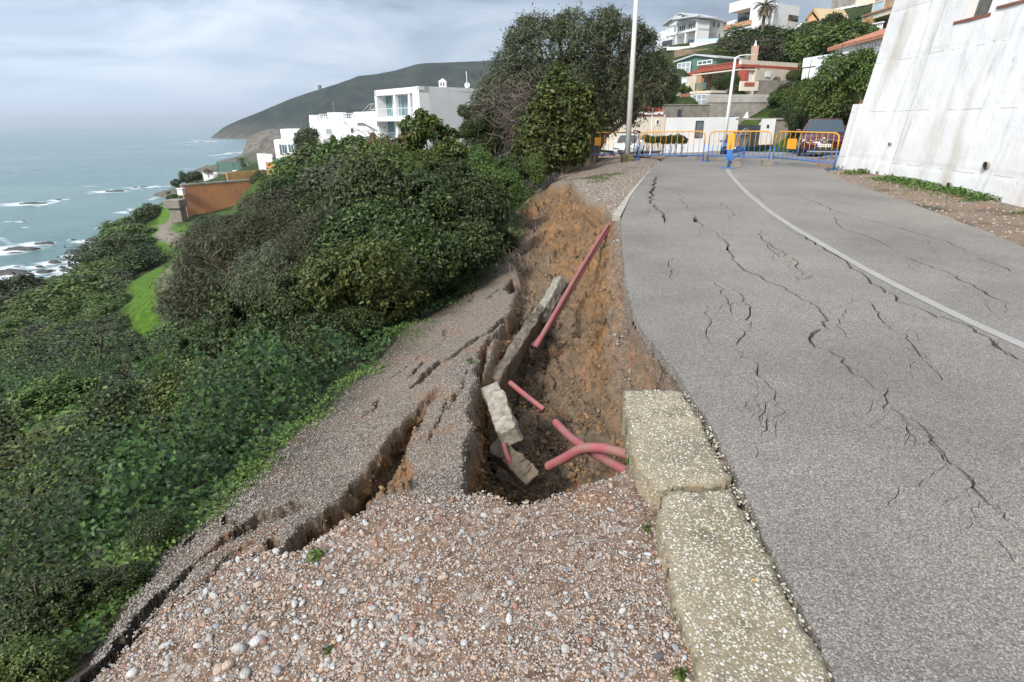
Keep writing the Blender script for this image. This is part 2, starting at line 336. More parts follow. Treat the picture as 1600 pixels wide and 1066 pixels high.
# terraced break at the top of the loose ground
fiss = [ # px polyline, z, half width, depth
 ([(120,1066),(165,1015),(215,962),(262,922),(298,888),(310,876),(345,850),(374,830),(402,812),(430,806),(462,800)], -.5, .055, .42),
 ([(343,788),(356,810),(374,830)], -.55, .008, .12),
 ([(650,613),(668,594),(690,570),(704,566),(718,548),(740,532),(764,514),(790,490)], -.72, .034, .26),
 ([(640,600),(655,578),(664,564)], -.78, .008, .1), ([(655,578),(645,590)], -.78, .006, .1),
 ([(420,838),(436,862),(404,868)], -.40, .012, .14),
 ([(565,660),(590,640),(592,622)], -.72, .007, .08), ([(610,600),(660,560),(700,520)], -.85, .005, .07),
 ([(738,470),(738,448),(742,436)], -1.02, .012, .15), ([(765,466),(778,452),(800,446)], -1.0, .01, .15), ([(697,523),(694,510)], -.92, .01, .1),
 ([(360,870),(410,838),(440,822)], -.43, .006, .08), ([(260,960),(330,905),(352,890)], -.45, .006, .08),
 ([(700,640),(720,610),(735,570)], -.5, .006, .08), ([(676,700),(690,660),(700,620)], -.5, .004, .06),
 ([(320,820),(290,850),(275,865)], -.7, .008, .1), ([(150,1050),(190,1030),(225,990)], -.5, .02, .1),
 # inside the crater: splits in the slipped earth
 ([(775,740),(760,700),(752,660),(760,610),(790,560),(815,500)], -1.2, .03, .2), ([(845,640),(852,600),(856,560),(850,530)], -1.4, .015, .12), ([(820,600),(800,650),(812,720)], -1.45, .02, .12)]
for pl, z, w, dp in fiss:
    q = [XY(P(u,v,z)) for u,v in pl]; d = seg_dist(WX, WY, q); d = d+.012*fbm(GX*9,GY*9,5,3)+.006*fbm(GX*30,GY*30,2,2)
    f = 1-sstep(w*.7, w*1.15+.008, d)
    ZN -= f*dp; soil = np.maximum(soil, f)
hole = in_poly(WX, WY, [XY(P(u,v,-1.0)) for u,v in [(787,452),(800,436),(808,440),(806,462),(796,466)]]); ZN -= hole*.3; soil = np.maximum(soil, hole)
# keep the ground below the asphalt sheet
zr = np.array([zroad(y) for y in yg])[:,None]
ZN = np.where(onroad, np.minimum(ZN, zr-.085), ZN)
green = np.clip(1-sstep(-.05,.75, seg_dist(GX,GY,[XY(p) for p in BK])+.25*fbm(GX*2,GY*2,1)), 0, 1)
# side of the bank beyond the edge is all humus and ivy
left_poly = [XY(p) for p in BK]+[(-2.2,.0),(-60,0),(-60,60),(-3,60),(-1,22),(.1,19),XY(P(895,268,.05)),XY(P(858,288,-.25)),XY(P(828,308,-.6)),XY(P(800,335,-.85)),XY(P(790,370,-1.0))]
leftm = in_poly(GX, GY, left_poly).astype(float)
green = np.clip(np.maximum(green*.75, blur(leftm,2)), 0, 1)
idx = np.arange(NC*NR).reshape(NR,NC); Fq = np.stack([idx[:-1,:-1],idx[:-1,1:],idx[1:,1:],idx[1:,:-1]],-1).reshape(-1,4)
dd = rd_edge*onroad; keep = ~((dd > .45).ravel()[Fq].all(1))
Vg = np.stack([GX,GY,ZN],-1).reshape(-1,3)
NM = ~((leftm > .5) & (seg_dist(GX,GY,[XY(p) for p in BK]+[(.4,16),(1.5,24),(2,33)]) > 5.5))
keep &= NM.ravel()[Fq].all(1)
def near_z(x, y):
    r = (math.log(max(y,.46)+2)-math.log(2.45))/(math.log(34.0)-math.log(2.45))*(NR-1); c = (x/(y+2)+.98)/1.5*(NC-1)
    if not (0 <= r <= NR-1 and 0 <= c <= NC-1): return None
    return float(ZN[int(r), int(c)]) if NM[int(r), int(c)] else None
# ---- ground material
m_ground, t, b = newmat('stony_ground'); v = pos(t)
at = t.nodes.new('ShaderNodeVertexColor'); at.layer_name = 'zone'; sp = t.nodes.new('ShaderNodeSeparateColor'); t.links.new(at.outputs[0], sp.inputs[0])
so_f, co_f, gr_f = sp.outputs[0], sp.outputs[1], sp.outputs[2]
warp = t.nodes.new('ShaderNodeVectorMath'); warp.operation = 'MULTIPLY_ADD'
nz = t.nodes.new('ShaderNodeTexNoise'); nz.inputs['Scale'].default_value = 40; t.links.new(v, nz.inputs['Vector']); t.links.new(nz.outputs['Color'], warp.inputs[0]); warp.inputs[1].default_value = (.012,.012,.012); t.links.new(v, warp.inputs[2])
w = warp.outputs[0]
chip_c = voro(t, w, 85, out='Color'); sc = t.nodes.new('ShaderNodeSeparateColor'); t.links.new(chip_c, sc.inputs[0])
chips = ramp(t, sc.outputs[0], [(0,(.08,.068,.055)),(.25,(.18,.145,.11)),(.45,(.27,.212,.16)),(.62,(.25,.22,.182)),(.8,(.37,.32,.26)),(.93,(.52,.46,.385)),(1,(.30,.195,.135))])
big_c = voro(t, w, 38, out='Color'); sb = t.nodes.new('ShaderNodeSeparateColor'); t.links.new(big_c, sb.inputs[0])
bigs = ramp(t, sb.outputs[0], [(0,(.17,.105,.07)),(.3,(.30,.20,.14)),(.55,(.35,.24,.17)),(.75,(.28,.19,.13)),(.9,(.45,.37,.31)),(1,(.55,.5,.45))])
tone = noise(t, v, 1.1, 5, .6)
chips = mixc(t, ramp(t, tone, [(.35,(0,0,0)),(.7,(.55,.55,.55))]), chips, (.30,.215,.155), 'MIX')
surf = mixc(t, co_f, chips, bigs)
clay = noise(t, v, 2.6, 9, .68, .8); clay2 = noise(t, v, 26, 6, .7)
earth = ramp(t, clay, [(.30,(.095,.067,.042)),(.42,(.18,.120,.070)),(.52,(.24,.150,.080)),(.60,(.30,.172,.078)),(.68,(.38,.190,.065)),(.8,(.28,.155,.075))])
earth = mixc(t, .6, earth, ramp(t, clay2, [(.3,(.32,.30,.28)),(.62,(1.2,1.17,1.1))]), 'MULTIPLY')
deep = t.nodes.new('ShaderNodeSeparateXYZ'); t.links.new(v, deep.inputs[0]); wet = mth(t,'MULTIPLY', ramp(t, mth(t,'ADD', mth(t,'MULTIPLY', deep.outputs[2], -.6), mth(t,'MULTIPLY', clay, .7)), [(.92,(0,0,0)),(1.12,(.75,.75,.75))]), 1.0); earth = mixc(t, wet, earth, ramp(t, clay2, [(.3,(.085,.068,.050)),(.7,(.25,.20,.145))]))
humus = ramp(t, noise(t, v, 9, 5, .6), [(.35,(.022,.020,.012)),(.6,(.05,.042,.022)),(.75,(.05,.075,.02))])
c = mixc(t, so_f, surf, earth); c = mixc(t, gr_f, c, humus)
# reddish clay smears on the loose gravel
sm = noise(t, v, 2.3, 4, .6, .6); c = mixc(t, mth(t,'MULTIPLY', ramp(t, sm, [(.56,(0,0,0)),(.68,(.75,.75,.75))]), mth(t,'SUBTRACT', 1.0, gr_f)), c, (.36,.185,.095))
t.links.new(c, b.inputs['Base Color']); b.inputs['Roughness'].default_value = .92; b.inputs['Specular IOR Level'].default_value = .25
h1 = mth(t,'MULTIPLY', voro(t, w, 85), mth(t,'SUBTRACT', 1.0, so_f)); n1_ = bump(t, b, h1, .9, -.012)
bump(t, b, noise(t, v, 30, 8, .75), 1.0, .03, n1_)
geo = np.maximum(soil, np.clip(cr_in*sstep(.0,.05,cr_d),0,1)); fs_ = geo.ravel()[Fq].min(1) > .55; gm = np_mesh('gravel_ground', Vg, Fq[keep & ~fs_], [m_ground], True); vcol(gm, 'zone', np.stack([soil,coarse,green],-1).reshape(-1,3))
ground = tag(link(bpy.data.objects.new('gravel_ground', gm)), 'collapsed gravel verge with slumped slab, fissures and open earth crater', kind='structure')

from mathutils import noise as mn
Fe = Fq[keep & fs_]; used = np.unique(Fe); remap = -np.ones(NC*NR, int); remap[used] = np.arange(len(used))
bm = bmesh.new(); ly = bm.verts.layers.float_color.new('zone'); zc = np.stack([soil,coarse,green,geo],-1).reshape(-1,4)[used]
bvs = []
for q_, c_ in zip(Vg[used].tolist(), zc.tolist()):
    v_ = bm.verts.new(q_); v_[ly] = c_; bvs.append(v_)
for f in remap[Fe].tolist(): bm.faces.new([bvs[i] for i in f])
bmesh.ops.triangulate(bm, faces=bm.faces)
for _ in range(4):
    le = [e_ for e_ in bm.edges if not e_.is_boundary and e_.calc_length() > .026+.0065*e_.verts[0].co.y]
    if not le or len(bm.faces) > 230000: break
    bmesh.ops.subdivide_edges(bm, edges=le, cuts=1); bmesh.ops.triangulate(bm, faces=[f for f in bm.faces if len(f.verts) > 3])
bm.normal_update(); bd = {v_ for e_ in bm.edges if e_.is_boundary for v_ in e_.verts}; new = {}
for v_ in bm.verts:
    p_ = v_.co; w_ = v_[ly][3]
    if v_ in bd: continue
    d1 = mn.voronoi(p_*5.5)[0]; d2 = mn.voronoi(p_*15+Vector((7,3,1)))[0]; f1 = mn.fractal(p_*3.2, .9, 2.1, 5)
    k_ = sstep(.5,.9,w_); new[v_] = v_.normal*float(k_)*(.085*(min(d1[1]-d1[0],.55)-.25)+.034*(min(d2[1]-d2[0],.5)-.22)+.045*f1)+Vector((0,0,-.012*float(k_)*abs(mn.noise(p_*28))))
for v_, o_ in new.items(): v_.co += o_
em = bpy.data.meshes.new('crater_earth'); bm.to_mesh(em); bm.free(); em.materials.append(m_ground)
earth_o = tag(link(bpy.data.objects.new('crater_earth', em), ground), kind='structure')
# ================================================================ asphalt road, cut open along its cracks
def ragged(pts, step, amp, seed, k=1):
    rg = random.Random(seed); o = []
    for (ax,ay),(bx,by) in zip(pts[:-1], pts[1:]):
        L = math.hypot(bx-ax,by-ay); st = step*max(1, ay/4); n = max(1, int(L/st))
        for i in range(n):
            f = i/n; o.append((ax+(bx-ax)*f+rg.uniform(-1,1)*amp, ay+(by-ay)*f+rg.uniform(-1,1)*amp*1.5))
    return o+[pts[-1]]
edge_l = ragged(RL[1:22], .028, .013, 3)
outer = [RL[0]]+edge_l+RL[22:]+RR
outer = outer[:len(outer)-len(RR)]+RR[:4]+ragged([XY(p) for p in road_right], .12, .03, 4)+RR[4+len(road_right):]
crack_px = [
 ([(1025,274),(1021,292),(1018,305),(1019,318),(1030,328),(1037,341),(1041,352)], .012), ([(1083,336),(1090,348),(1098,354)], .014),
 ([(1114,357),(1122,370),(1134,376),(1136,386),(1146,402),(1141,404),(1150,412),(1160,421),(1174,428),(1190,432),(1196,439),(1213,446),(1226,450),(1234,456),(1250,469),(1264,472),(1276,478),(1281,491),(1290,500),(1292,510),(1288,516),(1273,520),(1272,532),(1276,541),(1296,547),(1312,558),(1324,573),(1338,585),(1352,595),(1362,604),(1372,615)], .0085),
 ([(1372,615),(1400,640),(1440,668),(1462,695),(1480,720),(1500,735),(1524,755),(1534,780),(1552,790),(1568,800),(1575,815),(1610,850)], .0038), ([(1098,354),(1114,357)], .008),
 ([(1384,606),(1390,614),(1381,622),(1377,634),(1384,646)], .004),
 ([(1188,360),(1192,373),(1205,384),(1220,392),(1228,402),(1242,404),(1246,416),(1257,432)], .006), ([(1190,376),(1208,390),(1222,404)], .004), ([(1260,440),(1268,430)], .004),
 ([(1118,438),(1126,450),(1130,462),(1142,478),(1145,492)], .0045), ([(1144,450),(1156,460),(1164,472),(1172,487),(1168,498),(1172,505),(1167,514)], .0055), ([(1158,512),(1163,525),(1150,540)], .005),
 ([(1104,478),(1106,492),(1112,505),(1108,525),(1106,548)], .0025), ([(1186,566),(1184,582),(1190,592),(1206,606),(1214,620),(1218,634)], .0035), ([(1200,628),(1196,640),(1186,660)], .0025),
 ([(1180,680),(1200,655),(1230,640)], .0018),
 ([(1222,352),(1260,372),(1284,386),(1312,402),(1340,424),(1362,442),(1376,448),(1384,458),(1400,462),(1400,468),(1418,476),(1438,483),(1462,494),(1490,500),(1512,508),(1530,522),(1548,528),(1556,540),(1574,552),(1600,566),(1640,590)], .0085), ([(1550,530),(1560,545),(1590,561)], .006),
 ([(1346,466),(1362,474),(1370,488),(1376,500),(1390,510),(1402,524)], .005), ([(1416,522),(1424,536),(1434,550),(1444,560)], .006), ([(1444,566),(1462,578),(1470,595)], .002),
 ([(1238,308),(1262,312),(1286,320),(1300,330),(1330,337),(1370,347),(1400,355),(1420,362),(1450,369),(1480,378),(1500,388),(1514,396)], .0045), ([(1532,402),(1550,412),(1570,420),(1592,430)], .0055),
 ([(1296,336),(1306,344),(1314,356),(1340,365),(1372,376),(1394,390)], .005), ([(1416,402),(1430,406),(1462,420),(1486,428),(1500,436),(1530,452),(1548,462),(1580,476)], .007),
 ([(1440,668),(1462,695),(1480,720),(1500,735),(1524,755),(1534,780),(1552,790),(1568,800),(1575,815)], .0035), ([(1126,316),(1142,332),(1140,344)], .004), ([(1062,300),(1066,318),(1080,330)], .003), ([(1180,300),(1198,316),(1230,324)], .003),
 ([(1050,400),(1046,420),(1050,440)], .002), ([(1330,480),(1310,500),(1320,530)], .0018), ([(1400,640),(1420,660),(1430,700)], .002), ([(1560,840),(1590,880),(1612,900)], .003)]
rgx = random.Random(77)
for k in range(60):
    src, hw_ = crack_px[rgx.randrange(0, 26)]; i_ = rgx.randrange(len(src)); u, v_ = src[i_]; n_ = rgx.randint(3,7); du, dv = rgx.uniform(-1,1), rgx.uniform(.2,1); st_ = 4+.028*max(0, v_-250); pl_ = [(u+rgx.uniform(-1,1),v_)]
    for _ in range(n_): u += du*st_+rgx.gauss(0,st_*.5); v_ += dv*st_*.7+rgx.gauss(0,st_*.35); pl_.append((u,v_))
    if all(1000+max(0,(q[1]-480))*.55 < q[0] < 1640 for q in pl_): crack_px.append((pl_, .0012))
cracks = []
for ci, (pl, hw) in enumerate(crack_px):
    rg = random.Random(ci); c0 = [XY(PR(u,v)) for u,v in pl]; pts = []
    for (ax,ay),(bx,by) in zip(c0[:-1], c0[1:]):
        L = math.hypot(bx-ax,by-ay); n = max(2, min(14, int(L/(.02+.012*ay)))); j = .008+.0035*ay
        for i in range(n): f = i/n; pts.append((ax+(bx-ax)*f+rg.uniform(-1,1)*j, ay+(by-ay)*f+rg.uniform(-1,1)*j*1.8))
    pts.append(c0[-1]); L_, R_ = [], []; N_ = len(pts)
    for i, (x, y) in enumerate(pts):
        a = pts[max(i-1,0)]; c_ = pts[min(i+1,N_-1)]; ex, ey = c_[0]-a[0], c_[1]-a[1]; l = math.hypot(ex,ey)+1e-9
        w_ = max(hw*1.15,.0035 if hw > .0015 else .0017)*(1+.11*y)*(min(1,(i+.3)/(N_*.12+1))*min(1,(N_-1-i+.3)/(N_*.12+1)))*rg.uniform(.6,1.2)
        L_.append((x-ey/l*w_, y+ex/l*w_)); R_.append((x+ey/l*w_, y-ex/l*w_))
    cracks.append(L_+R_[::-1])
vs = []; ed = []
for lp in [outer]+cracks:
    n0 = len(vs); vs += [Vector(p) for p in lp]; ed += [(n0+i, n0+(i+1) % len(lp)) for i in range(len(lp))]
for y in [5,7,9,11,13,15,17,19,21,23,25,27,29,31,33,36,39,42,45,48,50]:
    for x in range(-12,18,2):
        if in_poly(np.array([float(x)]), np.array([float(y)]), ROAD)[0]: vs.append(Vector((x+.13, y+.07)))
r = delaunay_2d_cdt(vs, ed, [], 0, 1e-6)
cx = np.array([[sum(r[0][i].x for i in f)/3, sum(r[0][i].y for i in f)/3] for f in r[2]])
ok = in_poly(cx[:,0], cx[:,1], outer)
for cp in cracks: ok &= ~in_poly(cx[:,0], cx[:,1], cp)
bm = bmesh.new(); bv = [bm.verts.new((q.x, q.y, zroad(q.y))) for q in r[0]]
for f, k in zip(r[2], ok):
    if k:
        try: bm.faces.new([bv[i] for i in f])
        except ValueError: pass
for v_ in [v_ for v_ in bm.verts if not v_.link_faces]: bm.verts.remove(v_)
bmesh.ops.recalc_face_normals(bm, faces=bm.faces)
if sum(f.normal.z for f in bm.faces) < 0: bmesh.ops.reverse_faces(bm, faces=bm.faces)
be = [e_ for e_ in bm.edges if len(e_.link_faces) == 1]
ex_ = bmesh.ops.extrude_edge_only(bm, edges=be)
for g in ex_['geom']:
    if isinstance(g, bmesh.types.BMVert): g.co.z -= .075
me = bpy.data.meshes.new('asphalt_road'); bm.to_mesh(me); bm.free()
m_road, t, b = newmat('worn_asphalt'); v = pos(t)
c5 = voro(t, v, 150, out='Color'); s5 = t.nodes.new('ShaderNodeSeparateColor'); t.links.new(c5, s5.inputs[0])
agg = ramp(t, s5.outputs[0], [(0,(.165,.145,.122)),(.35,(.24,.214,.184)),(.7,(.30,.269,.234)),(.9,(.385,.35,.305)),(1,(.50,.46,.405))])
big = ramp(t, noise(t, v, .45, 7, .65), [(.33,(.70,.69,.68)),(.5,(.93,.92,.90)),(.67,(1.12,1.09,1.05))]); col = mixc(t, 1.0, agg, big, 'MULTIPLY')
d5 = voro(t, v, 150); col = mixc(t, ramp(t, d5, [(.45,(0,0,0)),(.8,(.7,.7,.7))]), col, (.06,.055,.052))
st = noise(t, v, 2.4, 6, .65); col = mixc(t, ramp(t, st, [(.55,(0,0,0)),(.8,(.4,.4,.4))]), col, (.12,.11,.105))
t.links.new(col, b.inputs['Base Color']); b.inputs['Roughness'].default_value = .78
q_ = bump(t, b, d5, .7, -.006); bump(t, b, noise(t, v, 260, 3), .4, .002, q_)
me.materials.append(m_road)
road = tag(link(bpy.data.objects.new('asphalt_road', me)), 'grey asphalt coast road split by long cracks', kind='structure')
# white edge line
m_line, t, b = newmat('worn_white_paint'); v = pos(t)
pa = mth(t,'GREATER_THAN', mth(t,'ADD', noise(t, v, 90, 4, .7), mth(t,'MULTIPLY', noise(t, v, 3, 3), .3)), .60)
t.links.new(mixc(t, mth(t,'MULTIPLY', pa, .75), (.37,.355,.335), (.265,.25,.23)), b.inputs['Base Color']); b.inputs['Roughness'].default_value = .7
ln = [(1137,264),(1140,272),(1152,286),(1172,306),(1205,333),(1245,359),(1290,385),(1345,417),(1400,446),(1460,476),(1520,505),(1600,541),(1700,592),(1900,700),(2300,930)]
lp = [PR(u,v) for u,v in ln]; V_ = []; F_ = []
for i, p in enumerate(lp):
    a, c_ = lp[max(i-1,0)], lp[min(i+1,len(lp)-1)]; d_ = (c_-a).normalized(); n_ = Vector((-d_.y,d_.x,0))*.052
    V_ += [p+n_+Vector((0,0,.004)), p-n_+Vector((0,0,.004))]
    V_[-2].z = zroad(V_[-2].y)+.004; V_[-1].z = zroad(V_[-1].y)+.004
F_ = [(2*i,2*i+1,2*i+3,2*i+2) for i in range(len(lp)-1)]
mb = MB(); mb.add(V_, F_); ob = mb.build('edge_line', m_line, road)
# right-hand gravel verge below the white wall, and the concrete apron in front of the parked car
ux, uy = np.meshgrid(np.linspace(5.5,18,160), np.linspace(1,31,260)); inr = in_poly(ux, uy, ROAD); de = seg_dist(ux, uy, [XY(p) for p in road_right]+[(8.3,4.6),(8.8,1.5)])
zr2 = np.array([zroad(y) for y in uy[:,0]])[:,None]
vz = np.where(inr, zr2-.1-.2*np.clip(de,0,1), zr2+.0+.06*sstep(0,1.6,de)+.03*fbm(ux*1.5,uy*1.5,2)*sstep(0,.5,de)-.01)
id2 = np.arange(ux.size).reshape(ux.shape); F2 = np.stack([id2[:-1,:-1],id2[:-1,1:],id2[1:,1:],id2[1:,:-1]],-1).reshape(-1,4)
g2 = np_mesh('roadside_verge', np.stack([ux,uy,vz],-1), F2, [m_ground], True)
gn = np.clip(fbm(ux*1.2,uy*1.2,5)*2-.35,0,.8); vcol(g2, 'zone', np.stack([.35+.4*np.clip(fbm(ux*.8,uy*.8,1),0,1), 0*ux, gn],-1).reshape(-1,3))
tag(link(bpy.data.objects.new('roadside_verge', g2)), 'gravel strip between the road and the tall white wall', kind='structure')
def verge_z(x, y):
    i = int((y-1)/30*259); j = int((x-5.5)/12.5*159); return float(vz[min(max(i,0),259), min(max(j,0),159)])
# ================================================================ concrete kerb slabs
m_kerb, t, b = newmat('exposed_aggregate_concrete'); v = pos(t)
kv = voro(t, v, 75, out='Color'); sk = t.nodes.new('ShaderNodeSeparateColor'); t.links.new(kv, sk.inputs[0]); kd = voro(t, v, 75)
base = ramp(t, noise(t, v, 3.2, 6, .65), [(.30,(.11,.095,.06)),(.43,(.22,.185,.125)),(.55,(.33,.265,.175)),(.66,(.27,.24,.19)),(.8,(.35,.32,.27))])
pebm = mth(t,'MULTIPLY', mth(t,'GREATER_THAN', sk.outputs[0], .55), mth(t,'LESS_THAN', kd, .42))
c = mixc(t, mth(t,'MULTIPLY', pebm, .8), base, ramp(t, sk.outputs[1], [(0,(.25,.22,.17)),(.5,(.48,.45,.38)),(1,(.68,.65,.58))]))
mo = noise(t, v, 1.6, 6, .7); c = mixc(t, ramp(t, mo, [(.50,(0,0,0)),(.66,(.7,.7,.7))]), c, (.085,.075,.032))
t.links.new(c, b.inputs['Base Color']); b.inputs['Roughness'].default_value = .9; b.inputs['Specular IOR Level'].default_value = .25
q_ = bump(t, b, kd, .7, -.006); bump(t, b, noise(t, v, 45, 6, .75), .7, .006, q_)
def slab(name, poly, z0, z1, mat, parent=None, seed=1, step=.02, amp=.012, top=.006):
    rg = random.Random(seed); rp_ = ragged(poly+[poly[0]], step, amp, seed)[:-1]
    if sum(rp_[i][0]*rp_[(i+1)%len(rp_)][1]-rp_[(i+1)%len(rp_)][0]*rp_[i][1] for i in range(len(rp_))) < 0: rp_ = rp_[::-1]
    xs = [p[0] for p in rp_]; ys = [p[1] for p in rp_]; pts = [Vector(p) for p in rp_]; n = len(pts)
    gx, gy = np.meshgrid(np.arange(min(xs), max(xs), .03), np.arange(min(ys), max(ys), .03))
    gx = gx+RNG.uniform(-.008,.008,gx.shape); gy = gy+RNG.uniform(-.008,.008,gy.shape)
    k = in_poly(gx, gy, rp_) & (seg_dist(gx, gy, rp_+[rp_[0]]) > .015)
    pts += [Vector((a, c_)) for a, c_ in zip(gx[k], gy[k])]
    r = delaunay_2d_cdt(pts, [(i,(i+1) % n) for i in range(n)], [], 1, 1e-6)
    bm = bmesh.new(); P2 = np.array([[q.x,q.y] for q in r[0]]); d = seg_dist(P2[:,0], P2[:,1], rp_+[rp_[0]])
    h = z1 + .005*fbm(P2[:,0]*5, P2[:,1]*5, 2, 4)+top*.6*fbm(P2[:,0]*22, P2[:,1]*22, 3, 3) - .009*(1-sstep(0,.022,d))
    bv = [bm.verts.new((x, y, z)) for (x, y), z in zip(P2, h)]
    for f in r[2]:
        try: bm.faces.new([bv[i] for i in f])
        except ValueError: pass
    for q in [q for q in bm.verts if not q.link_faces]: bm.verts.remove(q)
    bmesh.ops.recalc_face_normals(bm, faces=bm.faces)
    if sum(f.normal.z for f in bm.faces) < 0: bmesh.ops.reverse_faces(bm, faces=bm.faces)
    be = [e_ for e_ in bm.edges if len(e_.link_faces) == 1]
    for kk in range(3):
        g = bmesh.ops.extrude_edge_only(bm, edges=be)['geom']
        for q in g:
            if isinstance(q, bmesh.types.BMVert):
                q.co.z -= (z1-z0)/3; q.co.x += rg.uniform(-.004,.004); q.co.y += rg.uniform(-.004,.004)
        be = [q for q in g if isinstance(q, bmesh.types.BMEdge) and len(q.link_faces) == 1]
    for f in bm.faces: f.smooth = abs(f.normal.z) > .7
    me = bpy.data.meshes.new(name); bm.to_mesh(me); bm.free(); me.materials.append(mat)
    return link(bpy.data.objects.new(name, me), parent)
K1 = [XY(P(u,v,.015)) for u,v in [(973,610),(1000,607),(1040,609),(1062,610),(1080,632),(1096,655),(1110,690),(1128,718),(1140,744),(1130,757),(1100,760),(1060,759),(1034,768),(1020,762),(1006,742),(992,725),(988,700),(986,676),(978,650)]]
K2 = [XY(P(u,v,.01)) for u,v in [(1034,774),(1060,765),(1100,765),(1143,762),(1150,780),(1176,820),(1200,858),(1215,900),(1238,945),(1262,990),(1288,1030),(1302,1066)]]+[(1.1,.45),(.66,.45)]+[XY(P(u,v,.01)) for u,v in [(1098,1066),(1076,1000),(1056,950),(1048,900),(1040,860),(1031,810)]]
k1 = tag(slab('kerb_slab', K1, -.16, .015, m_kerb, seed=5), 'broken end of the pebbly concrete kerb hanging over the crater beside the road', 'kerb', 'concrete kerb slabs along the asphalt')
k2 = tag(slab('kerb_slab', K2, -.18, .01, m_kerb, seed=6), 'long nearest slab of pebbly yellowish concrete kerb with mossy stains', 'kerb', 'concrete kerb slabs along the asphalt')
# thin kerb strip beyond the crater
kl = [(957,336),(985,300),(1012,270),(1045,246)]; m_kerb2 = plain('pale_concrete', (.40,.36,.29), .9, .15, 5, bmp=.01)
KS = [XY(PR(u,v)) for u,v in kl]; KO = [XY(PR(u,v)) for u,v in [(969,339),(986,306),(1010,274),(1046,245)]]
mb = MB(); n = 4
for i in range(n):
    for q in (KS[i], KO[i]): mb.v.append((q[0], q[1], zroad(q[1])+.012))
    for q in (KS[i], KO[i]): mb.v.append((q[0], q[1], zroad(q[1])-.1))
for i in range(n-1):
    a = 4*i; mb.f += [(a,a+1,a+5,a+4),(a+2,a,a+4,a+6),(a+1,a+3,a+7,a+5)]; mb.m += [0,0,0]
mb.f.append((0,2,3,1)); mb.m.append(0)
tag(mb.build('kerb_strip', m_kerb2), 'flat pale concrete kerb strip from the top of the crater to the barriers', 'kerb')
# ================================================================ fallen kerb beams in the crater
def beam(name, p0, p1, w, h, mat, label, roll=0, seed=2, group=None, nseg=26, amp=.02):
    a, c_ = Vector(p0), Vector(p1); t_ = (c_-a).normalized(); s_ = t_.cross(Vector((0,0,1))).normalized(); u_ = s_.cross(t_)
    M = Matrix.Rotation(roll, 3, t_); s_ = M @ s_; u_ = M @ u_; V = []; F = []; prof = []
    for k in range(16):
        an = 2*math.pi*k/16; q = (abs(math.cos(an))**.25*math.copysign(1,math.cos(an)), abs(math.sin(an))**.25*math.copysign(1,math.sin(an))); prof.append(q)
    for i in range(nseg+1):
        f = i/nseg; e_ = 1 if 0 < i < nseg else .82
        for k, (x, y) in enumerate(prof):
            j = float(fbm(np.array([f*6+seed*3.]), np.array([k*.45+seed]), seed, 4))*amp*1.3+random.uniform(-1,1)*amp*.22
            V.append(a+(c_-a)*f+s_*(x*(w/2*e_+j))+u_*(y*(h/2*e_+j))+t_*random.uniform(-1,1)*.008)
    for i in range(nseg):
        for k in range(16): l = (k+1) % 16; F.append((i*16+k, i*16+l, (i+1)*16+l, (i+1)*16+k))
    mb = MB(); mb.add(V, F); mb.add([], []); mb.f += [tuple(range(16)), tuple(nseg*16+k for k in range(16))[::-1]]; mb.m += [0,0]
    return tag(mb.build(name, mat, None, False), label, 'kerb', group)
m_beam = plain('weathered_grey_concrete', (.36,.32,.25), .92, .22, 16, bmp=.012, c2=(.15,.13,.10), grime=.6)
m_beamd = plain('dark_brown_concrete', (.20,.155,.11), .95, .25, 7, bmp=.03, c2=(.07,.055,.04), grime=.5)  # darker, browner tone than the other fallen kerb lengths
beam('fallen_kerb', P(875,438,-.92), P(842,500,-1.0), .20, .16, m_beam, 'pale layered kerb length lying high in the crater under the long red pipes', .5, 3)
beam('fallen_kerb', P(846,492,-1.02), P(768,612,-.88), .11, .36, m_beamd, 'long dark brown kerb length standing on edge in the crater', -.2, 4, amp=.03)
beam('fallen_kerb', P(770,612,-.60), P(797,684,-.68), .17, .20, m_beam, 'tilted pale pebbly kerb stub with a short red pipe at its foot', .35, 5, amp=.026)
beam('fallen_kerb', P(772,696,-.80), P(833,752,-1.0), .15, .16, m_beamd, 'dark brown broken kerb piece at the very bottom of the crater', .5, 6, amp=.025)
# ================================================================ red conduits
m_pipe, t, b = newmat('red_corrugated_plastic'); v = pos(t)
c = mixc(t, ramp(t, noise(t, v, 7, 5, .6), [(.36,(0,0,0)),(.60,(.85,.85,.85))]), (.35,.075,.095), (.27,.145,.11)); c = mixc(t, ramp(t, noise(t, v, 30, 4, .6), [(.5,(0,0,0)),(.7,(.5,.5,.5))]), c, (.25,.17,.12)); t.links.new(c, b.inputs['Base Color']); b.inputs['Roughness'].default_value = .6
m_dark = plain('painted_hollow_shade', (.02,.018,.016), .9, 0)  # near-black plugs paint the shade inside pipe ends and weep holes
def spline(pts, n):
    pts = [Vector(p) for p in pts]; o = []
    for i in range(len(pts)-1):
        p0, p1, p2, p3 = pts[max(i-1,0)], pts[i], pts[i+1], pts[min(i+2,len(pts)-1)]
        for k in range(n):
            s = k/n; o.append(.5*((2*p1)+(p2-p0)*s+(2*p0-5*p1+4*p2-p3)*s*s+(3*p1-p0-3*p2+p3)*s**3))
    return o+[pts[-1]]
